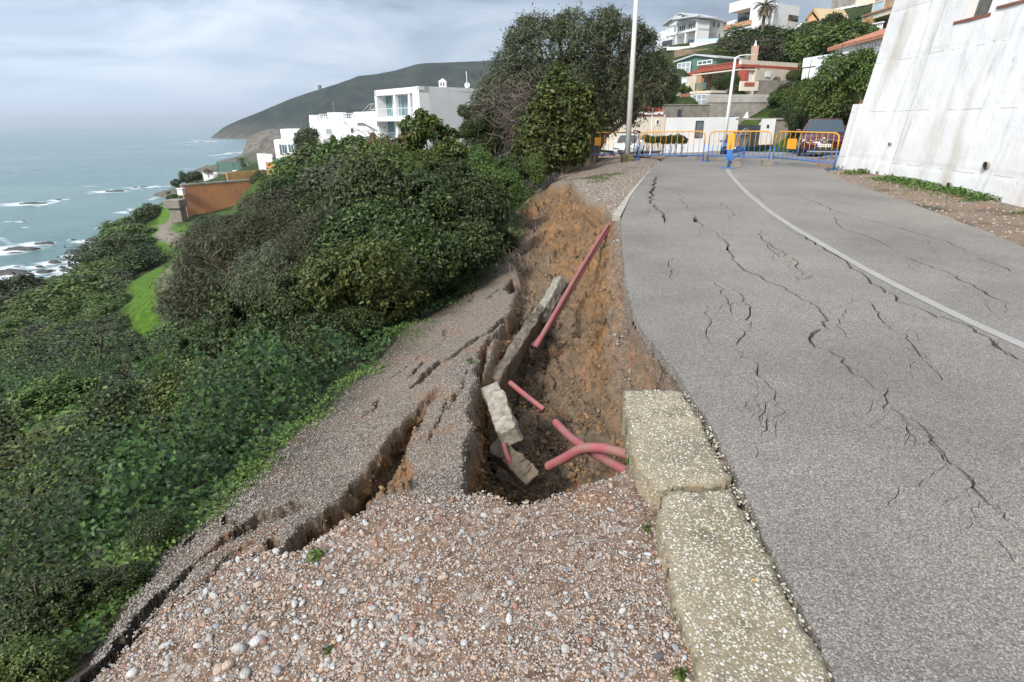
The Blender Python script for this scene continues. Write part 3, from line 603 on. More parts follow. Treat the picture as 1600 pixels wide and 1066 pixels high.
def pipe(pts, r, label, ridge=True):
    q = spline(pts, 40); 
    # even resample
    L = [0]
    for a_, b_ in zip(q[:-1], q[1:]): L.append(L[-1]+(b_-a_).length)
    st = .011; n = max(4, min(700, int(L[-1]/st))); o = []; j = 0
    for i in range(n+1):
        d = L[-1]*i/n
        while j < len(L)-2 and L[j+1] < d: j += 1
        f = (d-L[j])/max(L[j+1]-L[j], 1e-6); o.append(q[j].lerp(q[j+1], min(max(f,0),1)))
    r *= .86; rs = [r*(1+(.07 if i % 2 else -.03)) for i in range(n+1)]
    mb = MB(); mb.tube(o, rs, 16, cap=False)
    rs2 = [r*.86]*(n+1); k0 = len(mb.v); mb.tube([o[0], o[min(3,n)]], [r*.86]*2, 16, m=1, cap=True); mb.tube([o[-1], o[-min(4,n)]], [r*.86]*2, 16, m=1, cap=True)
    ob = mb.build('conduit', [m_pipe, m_dark], None, True); return tag(ob, label, 'pipe', 'red corrugated conduits torn open in the crater')
pipe([P(974,330,.0), P(957,344,-.10), P(935,376,-.28), P(900,433,-.5), P(866,492,-.7), P(836,544,-.88)], .036, 'upper of the two long red conduits running down the crater from the road edge')
pipe([P(972,334,-.04), P(957,350,-.16), P(932,388,-.36), P(897,447,-.58), P(862,505,-.8), P(832,543,-.95)], .032, 'lower of the two long red conduits, pressed against its twin')
pipe([P(797,598,-.82), P(815,613,-.85), P(834,628,-.88), P(850,640,-.92)], .030, 'short straight red conduit with a dark open end in the middle of the crater')
pipe([P(868,660,-.72), P(890,682,-.66), P(915,700,-.58), P(945,718,-.5), P(985,740,-.4)], .036, 'straight red conduit crossing beneath the bent one near the kerb end')
pipe([P(856,729,-.74), P(880,717,-.62), P(908,702,-.48), P(935,700,-.42), P(962,705,-.38), P(1000,716,-.34)], .038, 'bent red conduit lying on top of the crossing near the kerb end')
pipe([P(787,692,-.72), P(790,706,-.78), P(796,720,-.84), P(803,735,-.92)], .026, 'short curved red conduit poking from the pale kerb stub')
# ================================================================ loose stones and gravel
def ico(sub, seed, sq=(1,.75,.55), rough=.12):
    bm = bmesh.new(); bmesh.ops.create_icosphere(bm, subdivisions=sub, radius=1); rg = random.Random(seed)
    dirs = [Vector((rg.gauss(0,1),rg.gauss(0,1),rg.gauss(0,1))).normalized() for _ in range(6)]
    for v_ in bm.verts:
        q = v_.co.normalized(); s_ = 1
        for d_ in dirs: s_ = min(s_, rg.uniform(.78,.82)/max(q.dot(d_), .01)) if q.dot(d_) > .72 else s_
        v_.co = Vector((q.x*sq[0], q.y*sq[1], q.z*sq[2]))*s_*(1+rg.uniform(-1,1)*rough*.3)
    V = np.array([v_.co[:] for v_ in bm.verts]); F = np.array([[x.index for x in f.verts] for f in bm.faces]); bm.free(); return V, F
def rotm(n):
    a = RNG.uniform(0, 2*np.pi, n); tl = RNG.normal(0,.35,n); ta = RNG.uniform(0,2*np.pi,n)
    ca, sa = np.cos(a), np.sin(a); ct, st_ = np.cos(tl), np.sin(tl); Rz = np.zeros((n,3,3)); Rz[:,0,0]=ca; Rz[:,0,1]=-sa; Rz[:,1,0]=sa; Rz[:,1,1]=ca; Rz[:,2,2]=1
    Rx = np.zeros((n,3,3)); Rx[:,0,0]=1; Rx[:,1,1]=ct; Rx[:,1,2]=-st_; Rx[:,2,1]=st_; Rx[:,2,2]=ct; return Rz @ Rx
def scatter(name, pts, sizes, protos, mat, parent, kind='stuff', smooth=True):
    pts = np.asarray(pts); sizes = np.asarray(sizes); k = RNG.integers(0, len(protos), len(pts)); Vs, Fs = [], []; off = 0
    for i, (V, F) in enumerate(protos):
        m = k == i; n = m.sum()
        if not n: continue
        W = np.einsum('nij,vj->nvi', rotm(n), V)*sizes[m][:,None,None]+pts[m][:,None,:]
        Vs.append(W.reshape(-1,3)); Fs.append((F[None]+(np.arange(n)*len(V))[:,None,None]+off).reshape(-1,3)); off += n*len(V)
    o = link(bpy.data.objects.new(name, np_mesh(name, np.concatenate(Vs), np.concatenate(Fs), [mat], smooth)), parent)
    return tag(o, kind=kind)
m_peb = stone_mat('mixed_pebbles', [(0,(.38,.33,.27)),(.14,(.50,.45,.385)),(.26,(.38,.25,.17)),(.38,(.48,.32,.22)),(.5,(.36,.31,.26)),(.6,(.54,.42,.31)),(.7,(.29,.155,.10)),(.78,(.46,.47,.46)),(.86,(.30,.30,.31)),(.93,(.60,.555,.49)),(.97,(.13,.13,.14)),(1,(.48,.29,.20))], .75)
m_chip = stone_mat('grey_chippings', [(0,(.14,.12,.10)),(.3,(.27,.22,.175)),(.6,(.35,.31,.265)),(.85,(.48,.44,.385)),(1,(.30,.19,.13))], .85)
m_clod = stone_mat('earth_clods', [(0,(.12,.082,.050)),(.4,(.21,.135,.075)),(.75,(.30,.175,.08)),(1,(.37,.19,.07))], .95)
pr2 = [ico(2, s) for s in range(5)]; pr1 = [ico(1, s) for s in range(5)]
KF = ~(in_poly(GX,GY,K1) | in_poly(GX,GY,K2) | onroad)
Lp = math.log(34.0)-math.log(2.45)
def pick(n, u0, u1, v0, v1, z, mask):
    o = []; tot = 0; ca, sa = math.cos(ROLL), math.sin(ROLL); cp, sp_ = math.cos(PITCH), math.sin(PITCH)
    for _ in range(60):
        m = max(2000, n*2); u = RNG.uniform(u0,u1,m)-800; v = RNG.uniform(v0,v1,m)-533
        x_ = u*ca-v*sa; y_ = v*ca+u*sa; tt = (z-CAMZ)/(-(FPX*sp_+y_*cp)); X = x_*tt; Y = (FPX*cp-y_*sp_)*tt
        k = Y > .46; X, Y = X[k], Y[k]
        r_ = ((np.log(Y+2)-math.log(2.45))/Lp*(NR-1)); c = ((X/(Y+2)+.98)/1.5*(NC-1)); k = (r_ >= 0) & (r_ < NR-1) & (c >= 0) & (c < NC-1)
        X, Y, r_, c = X[k], Y[k], r_[k].astype(int), c[k].astype(int); pr = mask[r_,c].astype(float); k = RNG.random(len(X)) < pr
        o.append(np.stack([X[k],Y[k],ZN[r_[k],c[k]]],-1)); tot += k.sum()
        if tot >= n: break
    o = np.concatenate(o)[:n]; return [tuple(q) for q in o.tolist()]
fg_test = (coarse > .5) & (soil < .3) & KF
fg_patch = fg_test*np.clip(.25+1.3*np.clip(fbm(GX*1.8,GY*1.8,3,3)+.12,0,1)+.6*np.exp(-seg_dist(GX,GY,FG[2:10])/.25), 0, 1)
big = pick(230, 130, 1080, 780, 1066, -.2, fg_patch)+pick(50, 130, 640, 820, 1066, -.3, fg_test)
def stone_mesh(col, k):
    m = plain('stone_%s' % k, col, .8, .2, 1.6, bmp=.05); return [np_mesh('stone', V, F, [m], True) for V, F in pr2[:3]]
_sm = [stone_mesh(c, i) for i, c in enumerate([(.60,.57,.53),(.50,.47,.42),(.44,.30,.22),(.38,.37,.36),(.55,.42,.32),(.12,.12,.13),(.66,.63,.59),(.40,.22,.16)])]
def stone(p, s_, ci=None, sink=.35, parent=ground):
    o = bpy.data.objects.new('stone', random.choice(_sm[random.choice([0,0,1,1,2,2,3,3,4,6,6,7,7]) if ci is None else ci])); link(o, parent)
    o.scale = (s_*random.uniform(.85,1.25), s_*random.uniform(.85,1.15), s_*random.uniform(.75,1.2)); o.rotation_euler = (random.gauss(0,.3), random.gauss(0,.3), random.uniform(0,6.3))
    o.location = (p[0], p[1], p[2]+s_*sink); return o
for i, p in enumerate(big):
    stone(p, random.choice([.009,.010,.011,.012,.014,.017,.02]))
for (u,v_,s_,ci) in [(375,1020,.036,1),(403,1008,.033,0),(358,1046,.03,4),(342,1050,.026,4),(383,1052,.028,1),(412,995,.022,1),(205,1046,.030,6),(258,1004,.022,0),(310,1010,.02,0),(672,897,.015,6),(1030,1030,.018,5),(690,958,.014,5),(1012,869,.016,6),(660,1005,.018,3),(985,852,.014,6),(1078,1000,.018,0),(1060,950,.016,3),(840,1000,.012,0),(520,985,.014,2),(300,985,.02,2)]:
    p = P(u, v_, -.2); h = near_z(p.x, p.y)
    p = P(u, v_, h if h is not None else -.2); stone((p.x,p.y,near_z(p.x,p.y) or -.2), s_, ci, .3)
n_big = pick(4600, 60, 1110, 760, 1110, -.18, fg_patch)
sz = np.clip(RNG.lognormal(math.log(.0062), .38, len(n_big)), .004, .014)
scatter('gravel', [(p[0],p[1],p[2]+s*.3) for p,s in zip(n_big, sz)], sz, pr2, m_peb, ground)
n_sm = pick(28000, 20, 1110, 740, 1110, -.18, fg_test)
sz = np.clip(RNG.lognormal(math.log(.0040), .35, len(n_sm)), .002, .008)
scatter('fine_gravel', [(p[0],p[1],p[2]+s*.3) for p,s in zip(n_sm, sz)], sz, pr1, m_peb, ground)
sl_test = (coarse < .5) & (soil < .2) & (leftm < .5) & KF
n_sl = pick(15000, 140, 810, 400, 1040, -.6, sl_test)
sz = np.array([max(.003, .0045*random.uniform(.6,1.5)*(1+.06*p[1])) for p in n_sl])
scatter('chippings', [(p[0],p[1],p[2]+s*.15) for p,s in zip(n_sl, sz)], sz, pr1, m_chip, ground)
vg = pick(4500, 860, 1050, 240, 340, .05, sl_test); sz = RNG.uniform(.012,.03,len(vg))
scatter('verge_chippings', [(p[0],p[1],p[2]+s*.1) for p,s in zip(vg, sz)], sz, pr1, m_chip, ground)
cl = pick(15000, 720, 1060, 290, 790, -.9, (soil > .8) & KF)+pick(900, 440, 680, 620, 860, -.6, (soil > .8) & KF)
sz = np.clip(RNG.lognormal(math.log(.0055), .62, len(cl)), .002, .03)*np.array([1+.07*p[1] for p in cl])
scatter('earth_clods', [(p[0],p[1],p[2]+s*.15) for p,s in zip(cl, sz)], sz, [ico(1, s+20, (1,.85,.7), .5) for s in range(6)], m_clod, ground, smooth=False)
# pebbles set in the kerb, and crumbs along its joint with the asphalt
m_kp = stone_mat('kerb_pebbles', [(0,(.34,.28,.19)),(.3,(.46,.41,.31)),(.6,(.58,.54,.46)),(.85,(.66,.64,.58)),(1,(.50,.42,.30))], .75)
for ko, KP, z_, n_ in ((k1, K1, .015, 1700), (k2, K2, .01, 3600)):
    xs = [p[0] for p in KP]; ys = [p[1] for p in KP]; X = RNG.uniform(min(xs),max(xs),n_*4); Y = RNG.uniform(max(min(ys),.9),max(ys),n_*4)
    k = in_poly(X,Y,KP) & (seg_dist(X,Y,KP+[KP[0]]) > .02); X, Y = X[k][:n_], Y[k][:n_]
    s_ = np.clip(RNG.lognormal(math.log(.0046),.38,len(X)),.002,.010)
    zt = z_+.005*fbm(X*5,Y*5,2,4)+.0036*fbm(X*22,Y*22,3,3)-.009*(1-sstep(0,.022,seg_dist(X,Y,KP+[KP[0]])))
    scatter('set_pebbles', np.stack([X,Y,zt-.0008],-1), s_, pr1, m_kp, ko)
cr = []
for (ax,ay),(bx,by) in zip([XY(p) for p in road_left[:7]][:-1],[XY(p) for p in road_left[:7]][1:]):
    n_ = int(math.hypot(bx-ax,by-ay)*190)
    for i in range(n_):
        f = random.random(); w_ = random.gauss(0,.02); cr.append((ax+(bx-ax)*f-.012+w_, ay+(by-ay)*f+w_*.5, -.055+random.uniform(0,.05)))
scatter('joint_crumbs', cr, RNG.uniform(.004,.012,len(cr)), pr1, m_kp, ground)
vr = []
while len(vr) < 5000:
    Y = RNG.uniform(6,26,9000); X = RNG.uniform(6,13.5,9000); k = ~in_poly(X,Y,ROAD); vr += [(x,y,verge_z(x,y)) for x,y in zip(X[k].tolist(),Y[k].tolist())]
vr = vr[:6000]
scatter('verge_stones', vr, RNG.uniform(.012,.034,len(vr)), pr1, m_chip, bpy.data.objects['roadside_verge'])

ac = []
for (ax,ay),(bx_,by_) in zip(RL[8:21],RL[9:22]):
    n_ = int(math.hypot(bx_-ax,by_-ay)*70)
    for i in range(n_):
        f = random.random(); w_ = abs(random.gauss(0,.10))+.01; x, y = ax+(bx_-ax)*f-w_, ay+(by_-ay)*f; h_ = near_z(x,y)
        if h_ is not None: ac.append((x,y,h_+.004))
scatter('asphalt_crumbs', ac, np.clip(RNG.lognormal(math.log(.010),.5,len(ac)),.004,.035), [ico(1, s+40, (1,.8,.6), .5) for s in range(4)], m_chip, ground, smooth=False)
# ================================================================ hillside terrain down to the sea and up behind the houses
SEA = -30.0
hp = [P(*a) for a in [(0,1066,-2.6),(0,850,-3.8),(0,700,-6),(100,800,-3.6),(250,700,-3.8),(200,600,-5.6),(100,600,-8),(0,560,-11),(350,600,-3.6),
 (235,470,-12),(240,520,-10.8),(215,440,-13),(270,400,-13),(260,360,-13.3),(300,390,-12.6),(225,560,-9.5),(150,480,-15.5),(60,500,-17),(0,482,-19),(170,410,-18),(215,365,-18),(240,325,-18),(268,300,-16),
 (130,520,-12),(60,560,-13),(300,330,-12.6),(350,272,-8.8),(430,264,-8.5),(400,252,-9.5),(330,278,-9.5),(440,247,-7),(450,300,-6.5),(520,275,-5.2),(545,256,-3.6),(480,250,-5.2),(600,240,-3.4),(480,330,-6.6),(400,350,-8.6),(350,400,-9.8),(300,480,-9.4),(400,480,-5.6),(500,400,-5.2),(600,330,-3.8),(700,300,-2.8),(740,258,-2.4),
 (0,468,-31),(60,455,-31),(105,449,-31),(135,415,-31),(152,398,-31),(185,372,-31),(205,350,-31),(222,335,-31),(250,310,-31),(275,292,-31),(300,275,-31),(335,258,-31),(380,246,-31),(425,238,-31),(432,228,-31),(165,392,-23),(190,366,-25)]]
hp += [Vector(p) for p in [(-90,20,-31),(-40,10,-14),(-20,4,-9),(-14,-6,-7),(-60,-5,-31),(-8,-6,-4),(0,-4,-1.5),(14,-4,-.6),(-200,20,-36),(-260,120,-38),(-300,300,-38),(-420,600,-38),(-700,900,-38),
 (0,14,-1.8),(0,24,-1.2),(2,24,-.5),(7,28,-.5),(-8,30,-2.8),(-20,40,-4.5),(-15,55,-3.2),(-5,50,-2),(-6,60,-2.2),(-2,80,-1.0),(-25,72,-4.2),(-40,95,-5),(-60,140,-7),(-90,180,-14),(-140,280,-20),(-190,400,-23),(-60,200,-9),(-120,420,-17),(-30,260,-6),(-240,640,-18),(-260,620,-25),(-60,700,-5),(160,800,30),(60,400,12),(12,200,12),(0,120,3),
 (-14,50,-1.9),(15,50,-1.6),(17,30,-.5),(17.5,8,.1),(30,8,3),(30,30,4),(-14,57,-1.6),(3,57.5,-1.2),(17,57,-1.2),(31,40,3),
 (17,32,.3),(21,34,2.5),(27,42,4),(24,54,-1.2),(20,45,-1.2),(17,38,-1.0),(12,63,4.6),(22,63,4.9),(30,60,6.5),(36,50,7)]]
hp += [PY(u,v,Y) for u,v,Y in [(1100,180,66),(1160,150,66),(1240,150,64),(1220,95,76),(1100,78,88),(1060,100,84),(1200,60,92),(1290,60,84),(1330,45,88),(1360,68,60),(1340,105,56),(1290,110,60),(1150,62,98),(1050,74,104),(1230,45,100),(1320,40,104),(1300,20,120),(1385,62,80),(1560,40,60),(1700,-50,70),(1350,12,150),(1240,68,150),(1150,72,150),(950,150,170),(1000,175,120)]]
hp += [Vector(tuple(p)) - Vector((0,0,.45)) for p in bank]
hp += [Vector((-57.5,94,-13.6)),Vector((-50,96,-13.2)),Vector((-43,100,-12.2)),Vector((-60,88,-13.8)),Vector((-50,88,-13.2)),Vector((-42,90,-12.0)),Vector((-38,105,-12)),Vector((-39,98,-12.6)),Vector((-46,80,-11.5))]
hb = tin([tuple(p) for p in hp])
th = np.radians(np.linspace(-82, 62, 400)); rr = 1.2*np.power(1100/1.2, np.linspace(0,1,360))
HX = np.sin(th)[None,:]*rr[:,None]; HY = np.cos(th)[None,:]*rr[:,None]
HZ = blur(sample(hb, HX+.04*rr[:,None]*fbm(HX*.08,HY*.08,1,4), HY+.04*rr[:,None]*fbm(HX*.08+9,HY*.08,2,4), -38.0), 3)
far = sstep(8,60,rr)[:,None]
road_n = sstep(0,4,seg_dist(HX,HY,RL+RR+[RL[0]]))*(~in_poly(HX,HY,ROAD))
HZ += far*road_n*(.7*fbm(HX*.12,HY*.12,3,5)+1.6*fbm(HX*.03,HY*.03,4,3)*sstep(60,200,rr)[:,None])
cliff = np.exp(-((HZ+26)/4)**2)*sstep(60,90,rr)[:,None]; HZ += cliff*2.2*fbm(HX*.22,HY*.22,5,5,.65)
HZ = np.where(in_poly(HX,HY,ROAD), np.minimum(HZ, -.4-1.3*sstep(27,50,HY)), HZ)
# tuck under the detailed ground near by
cI = ((HX/(HY+2)+.98)/1.5*(NC-1)); rI = (np.log(np.maximum(HY,.46)+2)-math.log(2.45))/(math.log(34.0)-math.log(2.45))*(NR-1)
ins = (cI > 6) & (cI < NC-7) & (rI > 0) & (rI < NR-7) & (HY > .46)
ins &= NM[np.clip(rI,0,NR-1).astype(int), np.clip(cI,0,NC-1).astype(int)]
zz_ = ZN[np.clip(rI,0,NR-1).astype(int), np.clip(cI,0,NC-1).astype(int)]
HZ = np.where(ins, np.minimum(HZ, zz_-.35), HZ)
HZ = np.where((HX > 4) & (HX < 17) & (HY < 34) & (HY > -4), np.minimum(HZ, -.7), HZ)
nh = HX.size; ih = np.arange(nh).reshape(HX.shape); Fh = np.stack([ih[:-1,:-1],ih[:-1,1:],ih[1:,1:],ih[1:,:-1]],-1).reshape(-1,4)[:, ::-1]
def hz(x, y):
    r_ = math.hypot(x,y); a_ = math.degrees(math.atan2(x,y)); i = (math.log(max(r_,1.2)/1.2)/math.log(1100/1.2))*359; j = (a_+82)/144*399
    i = min(max(i,0),358.99); j = min(max(j,0),398.99); i0, j0 = int(i), int(j); fi, fj = i-i0, j-j0
    return float((HZ[i0,j0]*(1-fj)+HZ[i0,j0+1]*fj)*(1-fi)+(HZ[i0+1,j0]*(1-fj)+HZ[i0+1,j0+1]*fj)*fi)
def gz(x, y):
    n = near_z(x, y) if y > .5 else None; return max(n, hz(x,y)) if n is not None else hz(x, y)
def hit(u, v, dz=0.0, t0=1.5, t1=900):
    d = Vector(ray(u, v)).normalized(); t_ = t0
    while t_ < t1:
        x, y, z = d.x*t_, d.y*t_, CAMZ+d.z*t_
        if z < gz(x, y)+dz: return Vector((x, y, gz(x,y)))
        t_ *= 1.008
    return None
# colour zones: R = rock / bare, G = bright grass, B = path gravel
gp = [[XY(P(u,v,z)) for u,v,z in q] for q in ([(212,432,-13),(250,428,-13),(258,470,-12),(270,520,-10.8),(225,528,-10.8),(214,480,-12)],
  [(238,352,-14),(262,345,-13.3),(300,385,-12.7),(318,402,-12.3),(300,412,-12.4),(262,392,-13),(240,378,-14)],[(255,300,-15),(275,330,-13),(262,350,-13.3),(238,352,-14),(235,340,-15)],[(215,540,-9),(250,535,-9.5),(255,600,-7),(225,590,-7)])]
grass = np.zeros(HX.shape); 
for q in gp: grass = np.maximum(grass, 1-sstep(0,1.2,np.where(in_poly(HX,HY,q),0,seg_dist(HX,HY,q+[q[0]]))))
grass = np.clip(np.maximum(grass, .35*sstep(.05,.25,fbm(HX*.09,HY*.09,6,4))*(HY > 50)), 0, 1)
path = seg_dist(HX,HY,[XY(P(u,v,z)) for u,v,z in [(272,322,-13),(262,350,-13.3),(252,368,-13.2),(262,378,-13.0),(285,384,-12.8),(305,388,-12.6)]]); path = 1-sstep(.6,1.3,path)
path2 = 1-sstep(.2,.8,seg_dist(HX,HY,[XY(P(u,v,z)) for u,v,z in [(262,440,-12.4),(266,470,-11.5),(275,520,-10)]])); path = np.maximum(path, .6*path2)
gyr, gxr = np.gradient(HZ); slope = np.abs(gyr)/np.maximum(np.gradient(rr)[:,None], .01)
rock = np.clip(sstep(-25.5,-28.5,HZ)*sstep(60,80,rr)[:,None]+ .75*sstep(.95,1.5,slope)*(HZ < -17)*(rr[:,None] > 90)+sstep(380,460,rr)[:,None]*.6*(HX < -120), 0, 1)
m_hill, t, b = newmat('scrub_slope'); v = pos(t)
at = t.nodes.new('ShaderNodeVertexColor'); at.layer_name = 'zone'; sp = t.nodes.new('ShaderNodeSeparateColor'); t.links.new(at.outputs[0], sp.inputs[0])
sc_ = mixc(t, .5, ramp(t, noise(t, v, .35, 7, .65), [(.3,(.018,.030,.010)),(.5,(.04,.06,.018)),(.68,(.085,.10,.035)),(.8,(.12,.10,.06))]), ramp(t, noise(t, v, 3.5, 6, .7), [(.3,(.01,.016,.006)),(.7,(.085,.115,.035))]))
gs = ramp(t, noise(t, v, 2.5, 5, .6), [(.3,(.06,.12,.015)),(.7,(.13,.24,.03))]); c = mixc(t, sp.outputs[1], sc_, gs)
c = mixc(t, sp.outputs[2], c, ramp(t, noise(t, v, 5, 4), [(.3,(.20,.165,.13)),(.7,(.34,.28,.23))]))
rk = ramp(t, noise(t, v, .5, 7, .7), [(.3,(.04,.036,.032)),(.5,(.13,.115,.095)),(.7,(.30,.235,.17))])
c = mixc(t, sp.outputs[0], c, rk); t.links.new(c, b.inputs['Base Color']); b.inputs['Roughness'].default_value = .95; b.inputs['Specular IOR Level'].default_value = .15
bump(t, b, noise(t, v, 1.2, 8, .7), 1.0, .6)
hm = np_mesh('hillside', np.stack([HX,HY,HZ],-1), Fh, [m_hill], True); vcol(hm, 'zone', np.stack([rock,grass,path],-1).reshape(-1,3))
tag(link(bpy.data.objects.new('hillside', hm)), 'scrubby coastal slope falling from the road to the sea', kind='structure')
# ================================================================ headland across the bay
m_head, t, b = newmat('headland_scrub'); v = pos(t); geo = t.nodes.new('ShaderNodeSeparateXYZ'); t.links.new(v, geo.inputs[0])
c = ramp(t, noise(t, v, .02, 9, .68), [(.34,(.012,.022,.014)),(.5,(.030,.042,.024)),(.63,(.058,.068,.040)),(.78,(.13,.115,.085))])
lo = ramp(t, mth(t,'ADD', mth(t,'MULTIPLY', geo.outputs[2], .02), noise(t, v, .02, 6, .6)), [(.0,(1,1,1)),(.62,(0,0,0))]); c = mixc(t, mth(t,'MULTIPLY', lo, .8), c, ramp(t, noise(t, v, .03, 7, .7), [(.3,(.08,.075,.05)),(.7,(.26,.22,.17))]))
t.links.new(c, b.inputs['Base Color']); b.inputs['Roughness'].default_value = 1; b.inputs['Specular IOR Level'].default_value = 0; bump(t, b, noise(t, v, .03, 9, .75), 1, 18)
def ridge_mesh(name, prof, Y, depth, mat, label, seed, amp, nf=(.006,.02)):
    # skyline given as pixels; the body slopes towards the viewer and down to the sea
    sk = [PY(u,v,Y) for u,v in prof]; xs = np.array([p.x for p in sk]); zs = np.array([p.z for p in sk]); n = 340; m = 90
    X = np.linspace(xs[0], xs[-1], n); Z = np.interp(X, xs, zs); T = np.linspace(-1, 1, m)
    A_, T_ = np.meshgrid(X, T); hgt = (np.interp(A_, xs, zs)-SEA)
    YY = Y+T_*depth*np.clip(hgt/hgt.max(), .12, 1); prof_ = np.where(T_ < 0, 1-np.abs(T_)**1.25, 1-T_**2)
    ZZ = SEA-3+(hgt+3)*np.clip(prof_,0,1)
    nn = fbm(A_*nf[0], YY*nf[0], seed, 6, .6)*amp; ZZ += nn*np.clip(1-np.abs(T_),0,1)**.3*np.clip(np.abs(T_)*3,.12,1)*np.clip(hgt/hgt.max()*3,.1,1)
    rid = -np.abs(fbm(A_*nf[1]*.5, YY*nf[1]*.15, seed+1, 4))*amp*1.1; ZZ += rid*(T_ < 0)*np.clip(-T_*2,0,1)*np.clip(hgt/hgt.max()*2,.05,1)
    i_ = np.arange(A_.size).reshape(A_.shape); F_ = np.stack([i_[:-1,:-1],i_[:-1,1:],i_[1:,1:],i_[1:,:-1]],-1).reshape(-1,4)
    return tag(link(bpy.data.objects.new(name, np_mesh(name, np.stack([A_,YY,ZZ],-1), F_, [mat], True))), label, kind='structure')
ridge_mesh('headland_hill', [(340,207),(346,201),(352,197.5),(372,188),(395,179),(420,169),(450,157),(475,148),(500,140),(525,132),(548,124),(560,119),(590,116),(620,110),(650,101),(665,99),(700,98),(755,96),(800,92),(900,90),(1000,100),(1100,120)], 1500, 420, m_head, 'dark scrubby headland beyond the bay', 2, 26)
m_cape, t, b = newmat('bare_rock_cape'); v = pos(t); c = ramp(t, noise(t, v, .12, 8, .7), [(.3,(.07,.065,.045)),(.5,(.17,.145,.11)),(.7,(.33,.28,.22))]); t.links.new(c, b.inputs['Base Color']); b.inputs['Roughness'].default_value = .95; bump(t, b, noise(t, v, .15, 8, .75), 1, 4)
ridge_mesh('rocky_cape', [(392,213),(400,208),(412,203),(425,201),(440,203),(452,208),(480,205),(520,204),(560,204)], 700, 60, m_cape, 'pale rocky cape at the waterline', 5, 5, (.03,.08))
ridge_mesh('near_cape', [(404,243),(408,232),(414,224),(424,217),(436,213),(460,213),(500,214)], 420, 40, m_cape, 'brown rocky cape behind the low white houses', 6, 5, (.04,.1))
# watch tower on the ridge
tp = PY(500,141,1480); mb = MB(); mb.tube([(tp.x,tp.y,tp.z-6),(tp.x,tp.y,tp.z+9)], [4.6,3.9], 10); mb.tube([(tp.x,tp.y,tp.z+9),(tp.x,tp.y,tp.z+10.4)], 4.6, 10)
tag(mb.build('watch_tower', plain('old_stone', (.16,.15,.13), .9)), 'tiny round stone watch tower on the ridge of the headland', 'tower')
# ================================================================ sea
rock_px = [(52,319,1.6,5.5),(92,313,1.0,2),(180,299,1.3,4.5),(212,293,.6,2),(225,292,.5,2),(255,291,.6,2.5),(33,390,1.5,4.5),(70,381,1.2,2.6),(20,396,.8,2.2),(146,377,1.8,2.2),(170,356,1.0,1.6),(180,348,.8,1),(210,332,1.0,2.8),(222,329,.8,1.8),(38,347,.7,1),(115,375,.6,.8),(125,400,1.4,1.8),(130,408,1.6,2),(118,416,1.4,2),(85,411,1.2,1.8),(68,426,1.2,2),(98,418,.7,1),(6,428,1.8,5),(20,440,1.5,4),(8,445,1.3,3.5),(30,452,1.3,3.5),(36,434,1.3,3),(54,442,.8,1.5),(140,398,1.6,1.6),(104,424,1.2,1.6),(88,436,1.2,1.6),(72,446,1.4,2.2),(150,388,1.4,1.4),(26,418,.7,1.2),(62,418,.8,1.2),(108,432,1.4,1.8),(45,428,.6,1.2),(2,452,1.2,2),(14,422,.8,1.5),(132,418,1.2,1.6),(120,430,1.3,1.8),(100,440,1.2,2),(62,440,1.0,1.8),(160,388,1.3,1.5),(78,424,.7,1.2)]
fr_px = [(315,222,2.0,7),(300,226,1.2,4),(330,222,1.2,5),(345,221,1.0,6),(372,216,1.4,6),(375,238,1.4,5),(392,236,1.6,6),(318,206.5,2.0,14),(335,204.5,1.6,16),(385,213,2,10),(365,239.5,1.2,4),(402,234,1.5,5)]
rocks = [(P(u,v,SEA),h,r_) for u,v,h,r_ in rock_px+fr_px]
th2 = np.radians(np.linspace(-62, 8, 320)); r2 = 70*np.power(45000/70, np.linspace(0,1,420)**1.0)
SX = np.sin(th2)[None,:]*r2[:,None]; SY = np.cos(th2)[None,:]*r2[:,None]
wv = (.30*fbm(SX*.10+SY*.03,SY*.045,1,4)+.16*fbm(SX*.35,SY*.3,2,3))*(1-sstep(300,1500,r2))[:,None]
hzs = np.full(SX.shape, -60.0)
m_ = r2 < 1000
hid_r = np.log(np.maximum(r2,1.2)/1.2)/math.log(1100/1.2)*359; hid_a = (np.degrees(th2)+82)/144*399
hzs[m_] = HZ[np.clip(hid_r[m_],0,359).astype(int)][:, np.clip(hid_a,0,399).astype(int)]
foam = sstep(-33.2,-30.6,hzs)*.34
for p, h, r_ in rocks:
    q = (p.y/120); dx, dy = SX-p.x, SY-p.y
    foam = np.maximum(foam, 1.0*np.exp(-((dx+r_*.8)/(r_*2.4+.5*q))**2-((dy)/(r_*1.25+.8*q))**2))
for u0,v0,u1,v1,w_,s_ in [(60,322,100,312,2.0,.9),(100,312,120,312,1.5,.9),(140,303,175,296,2,.7),(190,298,240,292,2,.9),(32,357,66,352,1.0,.75),(0,349,22,345,1.5,.8),(0,372,30,392,2,.6),(20,395,80,382,1.6,.6),(30,420,100,400,1.5,.45),(272,224,312,221,5,1),(300,219,330,221,5,1),(330,222,420,215,5,.85),(325,244,410,235,4.5,1),(330,248,350,246,3,.8),(345,253,375,252,3,.7),(295,207,340,204,8,.9),(340,203,360,202,8,.6),(200,325,222,335,2,.6),(150,360,190,348,2,.4),(210,300,280,288,1.8,.5),(235,312,260,300,2,.7),(20,232,60,231,5,.25),(80,214,110,213,8,.3)]:
    a_, c_ = P(u0,v0,SEA), P(u1,v1,SEA); d = seg_dist(SX,SY,[XY(a_),XY(c_)]); foam = np.maximum(foam, s_*np.exp(-(d/w_)**2))
ii = np.arange(SX.size).reshape(SX.shape); Fs_ = np.stack([ii[:-1,:-1],ii[:-1,1:],ii[1:,1:],ii[1:,:-1]],-1).reshape(-1,4)[:, ::-1]
m_sea, t, b = newmat('sea_water'); v = pos(t)
